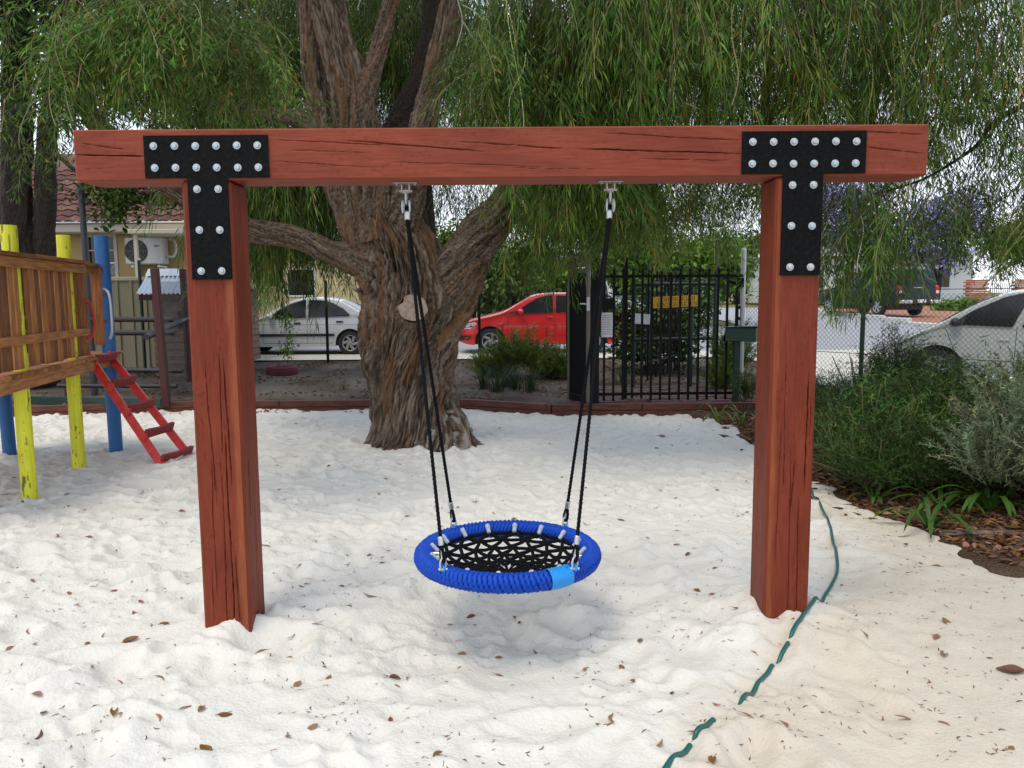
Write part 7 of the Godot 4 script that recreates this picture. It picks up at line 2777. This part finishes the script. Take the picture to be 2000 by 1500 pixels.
	stems(t, at, 6, 0.9, 0.6, 0.02, M["dark_bark"])
	spray(t, "foliage", [[Vector3(2.8, 0.9, -15.4), Vector3(0.9, 0.75, 0.6), 230], [Vector3(3.3, 1.5, -15.8), Vector3(0.8, 0.6, 0.5), 150], [Vector3(2.1, 1.3, -15.8), Vector3(0.5, 0.5, 0.4), 70]], 1.0, Color(0.9, 1.05, 0.8), M["broad_leaf"])
	at = Vector3(3.75, 0.15, -13.2)
	t = thing("ferny_shrub", "green feathery shrub behind the letter box", "shrub", at)
	stems(t, at, 5, 0.6, 0.5, 0.012, M["twig"])
	sprigs(t, "foliage", [[Vector3(3.75, 0.7, -13.3), Vector3(0.4, 0.6, 0.4), 200], [Vector3(3.5, 0.4, -13.0), Vector3(0.35, 0.35, 0.35), 110]], 2, 1.1, Color(1.3, 1.5, 0.8), 1.0)
	at = Vector3(1.95, 0.18, -13.8)
	t = thing("strappy_grass_clump", "upright strappy grass clump behind the left pickets", "plant", at)
	grass_tuft(t, at, 34, 0.5, 0.02, Color(0.07, 0.1, 0.035))


func grass_tuft(t: Node3D, at: Vector3, n: int, L: float, W: float, col: Color) -> void:
	var b := new_mb(t.position, true)
	for k in n:
		var a := rng.randf() * TAU
		var o := Vector3(cos(a), 0, sin(a))
		var side := o.cross(Vector3.UP)
		var len_ := L * rnd(0.5, 1.15)
		var out := rnd(0.15, 0.85)
		var base := at + o * rnd(0.0, 0.14)
		b.col = col * rnd(0.6, 1.5)
		var prev := base
		for j in 4:
			var f := (j + 1) / 4.0
			var p := base + o * (len_ * out * f * f) + Vector3(0, len_ * (f - 0.5 * out * f * f), 0)
			var w0 := W * 0.5 * (1.0 - j / 4.0)
			var w1 := W * 0.5 * (1.0 - f)
			b.quad(prev - side * w0, prev + side * w0, p + side * w1, p - side * w1)
			prev = p
	piece("blades", b.mesh(true), M["strap_leaf"], t)


# ------------------------------------------------------------------ small things
func dry_leaf_mesh(sd: int) -> ArrayMesh:
	var r := RandomNumberGenerator.new()
	r.seed = sd
	var b := MB.new()
	b.colored = true
	var kind := sd % 5
	var L := 1.0
	var W := 0.34
	if kind >= 3:
		W = 0.10
	var curl := r.randf_range(0.2, 0.9) if kind < 3 else r.randf_range(-0.2, 0.3)
	var bend := r.randf_range(-0.25, 0.35) if kind < 3 else r.randf_range(-0.5, 0.5)
	var pts := PackedVector3Array()
	var cols := PackedColorArray()
	var m := 8
	for j in m:
		var f := j / (m - 1.0)
		var w := W * pow(sin(PI * clampf(f * 0.96 + 0.02, 0, 1)), 0.8) * (1.0 - 0.2 * f)
		for i in 5:
			var s := (i - 2) / 2.0
			var y := curl * w * s * s * 0.8 + bend * 0.5 * (f - 0.5) * (f - 0.5) + 0.03 + 0.015 * sin(f * 9.0 + i)
			var sidebend := (0.18 if kind >= 3 else 0.05) * sin(f * PI) * (1 if sd % 2 else -1)
			pts.append(Vector3(f - 0.5, y, s * w * (1.0 - 0.25 * curl) + sidebend))
			cols.append(Color(1, 1, 1) * (0.85 if i == 2 else 1.0) * r.randf_range(0.85, 1.1))
	b.grid(pts, 5, m, cols)
	if kind < 3:
		b.col = Color(0.8, 0.75, 0.7)
		b.tube([Vector3(-0.5, 0.03, 0), Vector3(-0.72, 0.06, 0.03)], 0.012, 4)
	return b.mesh()


func leaf_label(x: float, z: float, v: int, tone: int) -> String:
	var shape: String = ["broad curled leaf", "broad cupped leaf", "folded leaf", "narrow strip leaf", "narrow curved leaf"][v % 5]
	var colour: String = ["mid brown", "tan brown", "dark brown", "pale tan", "reddish brown", "olive brown"][tone]
	var px := x / -z
	var side := 0
	if px < -0.52: side = 0
	elif px < -0.39: side = 1
	elif px < -0.12: side = 2
	elif px < 0.13: side = 3
	elif px < 0.32: side = 4
	elif px < 0.46: side = 5
	else: side = 6
	var where := ""
	if z < -8.0:
		where = ["under the fort", "beyond the red ladder", "left of the old tree", "by the old tree foot", "before the picket fence", "by the mulch", "by the mulch"][side]
	elif z < -5.6:
		where = ["by the yellow poles", "near the ladder foot", "between left post and old tree", "behind the basket swing", "behind the right rope pair", "left of the hose", "near the green shrub"][side]
	elif z < -4.3:
		where = ["at far left, before the fort", "left of the left post", "right behind the left post", "just behind the swing ring", "between swing and right post", "beside the hose bend", "below the right garden bed"][side]
	elif z < -3.3:
		where = ["at the left edge", "left of the left post foot", "right of the left post foot", "in the hollow under the swing", "right of the swing hollow", "on beige sand beside the hose", "on beige sand at the right edge"][side]
	else:
		where = ["in the bottom left corner", "at the bottom, left part", "below the left post foot, near the bottom", "below the swing near the bottom", "at the bottom, left of the hose end", "at the bottom, right of the hose end", "in the bottom right corner"][side]
	return colour + " " + shape + " on the sand " + where


func make_small() -> void:
	# hose half buried in the sand
	var hp: Array = [[2.70, -7.0, 1], [2.61, -6.69, 1], [2.49, -6.12, 1], [2.28, -5.46, 1], [2.09, -4.92, 1], [1.86, -4.48, 1], [1.68, -4.18, 1], [1.58, -4.04, 1], [1.41, -3.79, 1], [1.355, -3.71, 0], [1.325, -3.67, 1], [1.24, -3.57, 0], [1.20, -3.53, 1], [1.09, -3.39, 1], [1.03, -3.31, 1], [0.95, -3.2, 0], [0.84, -3.08, 0], [0.80, -3.05, 1], [0.74, -2.98, 1], [0.70, -2.93, 0], [0.665, -2.88, 1], [0.54, -2.72, 1], [0.40, -2.5, 1]]
	var path: Array = []
	for q in hp:
		path.append(Vector3(q[0], q[2], q[1]))
	var fine := catmull(path, 10)
	var pts: Array = []
	for p in fine:
		var top := maxf(sand_h(p.x, p.z), maxf(sand_h(p.x + 0.014, p.z + 0.008), sand_h(p.x - 0.014, p.z - 0.008)))
		pts.append(Vector3(p.x, top + lerpf(-0.026, 0.006, ss(0.1, 0.5, p.y)), p.z))
	for it in 3:
		var sm: Array = pts.duplicate()
		for k in range(1, pts.size() - 1):
			sm[k].y = (pts[k - 1].y + pts[k].y * 2.0 + pts[k + 1].y) * 0.25
		pts = sm
	var at := Vector3(1.6, 0.0, -4.1)
	var b := new_mb(at)
	b.tube(pts, 0.0105, 10)
	var o := obj("garden_hose", b.mesh(), M["hose_green"], self, at)
	tag(o, "green garden hose half buried in the sand by the right post", "hose")
	# tyre
	at = Vector3(-4.6, 0.2, -15.75)
	b = MB.new()
	b.lathe(Vector3.ZERO, [Vector2(0.20, 0.02), Vector2(0.27, 0.0), Vector2(0.31, 0.03), Vector2(0.32, 0.1), Vector2(0.31, 0.17), Vector2(0.27, 0.2), Vector2(0.20, 0.18), Vector2(0.19, 0.165), Vector2(0.27, 0.15), Vector2(0.28, 0.06), Vector2(0.20, 0.02)], 36)
	o = obj("old_tyre", b.mesh(), M["worn_tyre_red"], self, at + Vector3(0, -0.015, 0))
	tag(o, "old dark red painted tyre lying on bare soil before the white car", "tyre")
	# log in the bed
	at = Vector3(3.3, 0.04, -5.5)
	b = new_mb(at, true)
	bark_tube(b, [Vector3(3.08, 0.01, -5.56), Vector3(3.35, 0.02, -5.52), Vector3(3.7, 0.03, -5.46)], [0.034, 0.037, 0.033], 24, 0.02, 0.3, 0.006, 1.2, 91.0)
	o = obj("fallen_log", b.mesh(), M["bark"], self, at)
	tag(o, "short brown log lying at the edge of the right garden bed", "log")
	# fallen leaves
	var lm: Array = []
	for k in 10:
		lm.append(dry_leaf_mesh(100 + k))
	var tones := [Color(0.20, 0.095, 0.035), Color(0.27, 0.14, 0.06), Color(0.15, 0.07, 0.04), Color(0.30, 0.17, 0.10), Color(0.33, 0.15, 0.11), Color(0.22, 0.11, 0.02)]
	var mats: Array = []
	for k in tones.size():
		var m: StandardMaterial3D = M["dry_leaf"].duplicate()
		m.resource_name = "dry_leaf_%d" % k
		m.albedo_color = tones[k].linear_to_srgb()
		mats.append(m)
	# named ones: x, z, length, turn, variant, tone, label
	for q in [[Vector3(-1.972, 0, -3.886), 0.085, 0.6, 0, 0, "broad brown leaf on the sand left of the left post foot"], [Vector3(2.288, 0, -4.011), 0.075, 1.4, 1, 1, "curled golden brown leaf standing on the sand right of the hose"], [Vector3(-0.567, 0, -3.562), 0.06, 0.2, 2, 2, "crumpled dark red brown leaf on the sand below the swing, left"], [Vector3(-1.210, 0, -2.903), 0.075, 2.4, 1, 5, "twisted olive brown leaf at the bottom edge, left of centre"], [Vector3(-1.903, 0, -2.965), 0.08, 1.7, 3, 2, "dark red strip of bark standing in the sand at bottom left"], [Vector3(2.319, 0, -3.504), 0.12, 2.6, 0, 2, "long dark brown leaf at the right edge of the sand"], [Vector3(2.091, 0, -3.655), 0.075, 0.9, 2, 3, "pale tan leaf on the beige sand right of the hose"], [Vector3(2.721, 0, -4.899), 0.075, 2.9, 0, 1, "orange brown leaf on the sand near the right garden bed"], [Vector3(0.752, 0, -2.808), 0.06, 1.3, 0, 5, "yellow brown leaf at the bottom edge beside the hose end"], [Vector3(0.841, 0, -6.003), 0.07, 2.5, 1, 1, "tan leaf on the sand right of the swing's rear ropes"], [Vector3(-1.790, 0, -3.210), 0.055, 1.2, 2, 1, "small curled orange leaf left of the left post"], [Vector3(1.646, 0, -4.157), 0.05, 0.5, 1, 3, "small tan leaf resting on the hose by the right post"], [Vector3(1.885, 0, -9.662), 0.16, 0.1, 1, 3, "clump of dry brown leaf litter on the sand before the picket fence"], [Vector3(-1.229, 0, -3.178), 0.06, 0.3, 1, 0, "folded brown leaf with thin stalk below the left post foot"], [Vector3(0.651, 0, -3.898), 0.05, 1.3, 1, 1, "brown leaf on the sand right of the hollow under the swing"]]:
		var p: Vector3 = q[0]
		p.y = surface_h(p.x, p.z)
		o = obj("fallen_leaf", lm[q[3]], mats[q[4]], self, p + Vector3(0, 0.002, 0))
		o.basis = Basis.from_euler(Vector3(rnd(-0.25, 0.25), q[2], rnd(-0.25, 0.25))).scaled(Vector3.ONE * q[1])
		tag(o, q[5], "leaf", "fallen leaves on the sand")
	var r := RandomNumberGenerator.new()
	r.seed = 404
	var n := 0
	while n < 270:
		var z := -2.7 - 8.0 * pow(r.randf(), 1.1)
		var x := r.randf_range(-0.68, 0.68) * -z
		if x > pit_edge(z) + 0.1 or x < -7.5:
			continue
		if Vector2(x + 1.1, z + 9.2).length() < 0.95 or absf(x) > 4.0 and r.randf() < 0.3:
			continue
		var thin := r.randf() < 0.5
		var v := r.randi_range(3, 4) + 5 * r.randi_range(0, 1) if thin else r.randi_range(0, 2) + 5 * r.randi_range(0, 1)
		var L := r.randf_range(0.05, 0.10) if thin else r.randf_range(0.03, 0.06)
		var tone := (3 + r.randi_range(0, 1)) if thin else r.randi_range(0, 5)
		o = obj("fallen_leaf", lm[v], mats[tone], self, Vector3(x, surface_h(x, z) + 0.001, z))
		o.basis = Basis.from_euler(Vector3(r.randf_range(-0.3, 0.3), r.randf() * TAU, r.randf_range(-0.3, 0.3))).scaled(Vector3.ONE * L)
		tag(o, leaf_label(x, z, v, tone), "leaf", "fallen leaves on the sand")
		n += 1
	# crumbs of leaf and bark on the sand
	for v in 2:
		var xs: Array = []
		var cs: Array = []
		for k in 4200:
			var z := -2.6 - 9.2 * r.randf()
			var x := r.randf_range(-0.7, 0.68) * -z
			if x > pit_edge(z) + 0.15 or x < -8.2:
				continue
			var d := noise_a.get_noise_2d(x * 1.3, z * 1.3 + 50.0)
			if r.randf() > 0.45 + d * 1.2 + 0.3 * ss(0.5, 2.0, x):
				continue
			var L := r.randf_range(0.010, 0.036)
			xs.append(Transform3D(Basis.from_euler(Vector3(r.randf_range(-0.4, 0.4), r.randf() * TAU, r.randf_range(-0.4, 0.4))).scaled(Vector3.ONE * L), Vector3(x, surface_h(x, z) + 0.001, z)))
			cs.append(tones[r.randi_range(0, 5)] * r.randf_range(0.4, 1.0))
		multi("leaf_crumbs", lm[3 + v * 2 - v], M["dry_leaf"], xs, cs)
	# litter on the soil behind the edging and in the right bed
	for v in 3:
		var xs: Array = []
		var cs: Array = []
		for k in 7000:
			var x := 0.0
			var z := 0.0
			if k % 2 == 0:
				x = r.randf_range(-9.5, 5.2)
				z = r.randf_range(-17.6, -11.6)
				var d := noise_a.get_noise_2d(x * 0.9, z * 0.9)
				if r.randf() > 0.35 + d * 1.3 + 0.35 * ss(-16.4, -17.2, z) + 0.3 * ss(1.0, 2.0, x):
					continue
			else:
				z = r.randf_range(-11.3, -3.7)
				x = pit_edge(z) + r.randf_range(-0.12, 1.9)
			var y := surface_h(x, z)
			if y < 0.02 and x < 2.0:
				continue
			var L := r.randf_range(0.035, 0.085)
			xs.append(Transform3D(Basis.from_euler(Vector3(r.randf_range(-0.5, 0.5), r.randf() * TAU, r.randf_range(-0.5, 0.5))).scaled(Vector3.ONE * L), Vector3(x, y + 0.006, z)))
			cs.append(tones[r.randi_range(0, 5)] * r.randf_range(0.5, 1.25))
		multi("leaf_litter", lm[[0, 6, 3][v]], M["dry_leaf"], xs, cs)
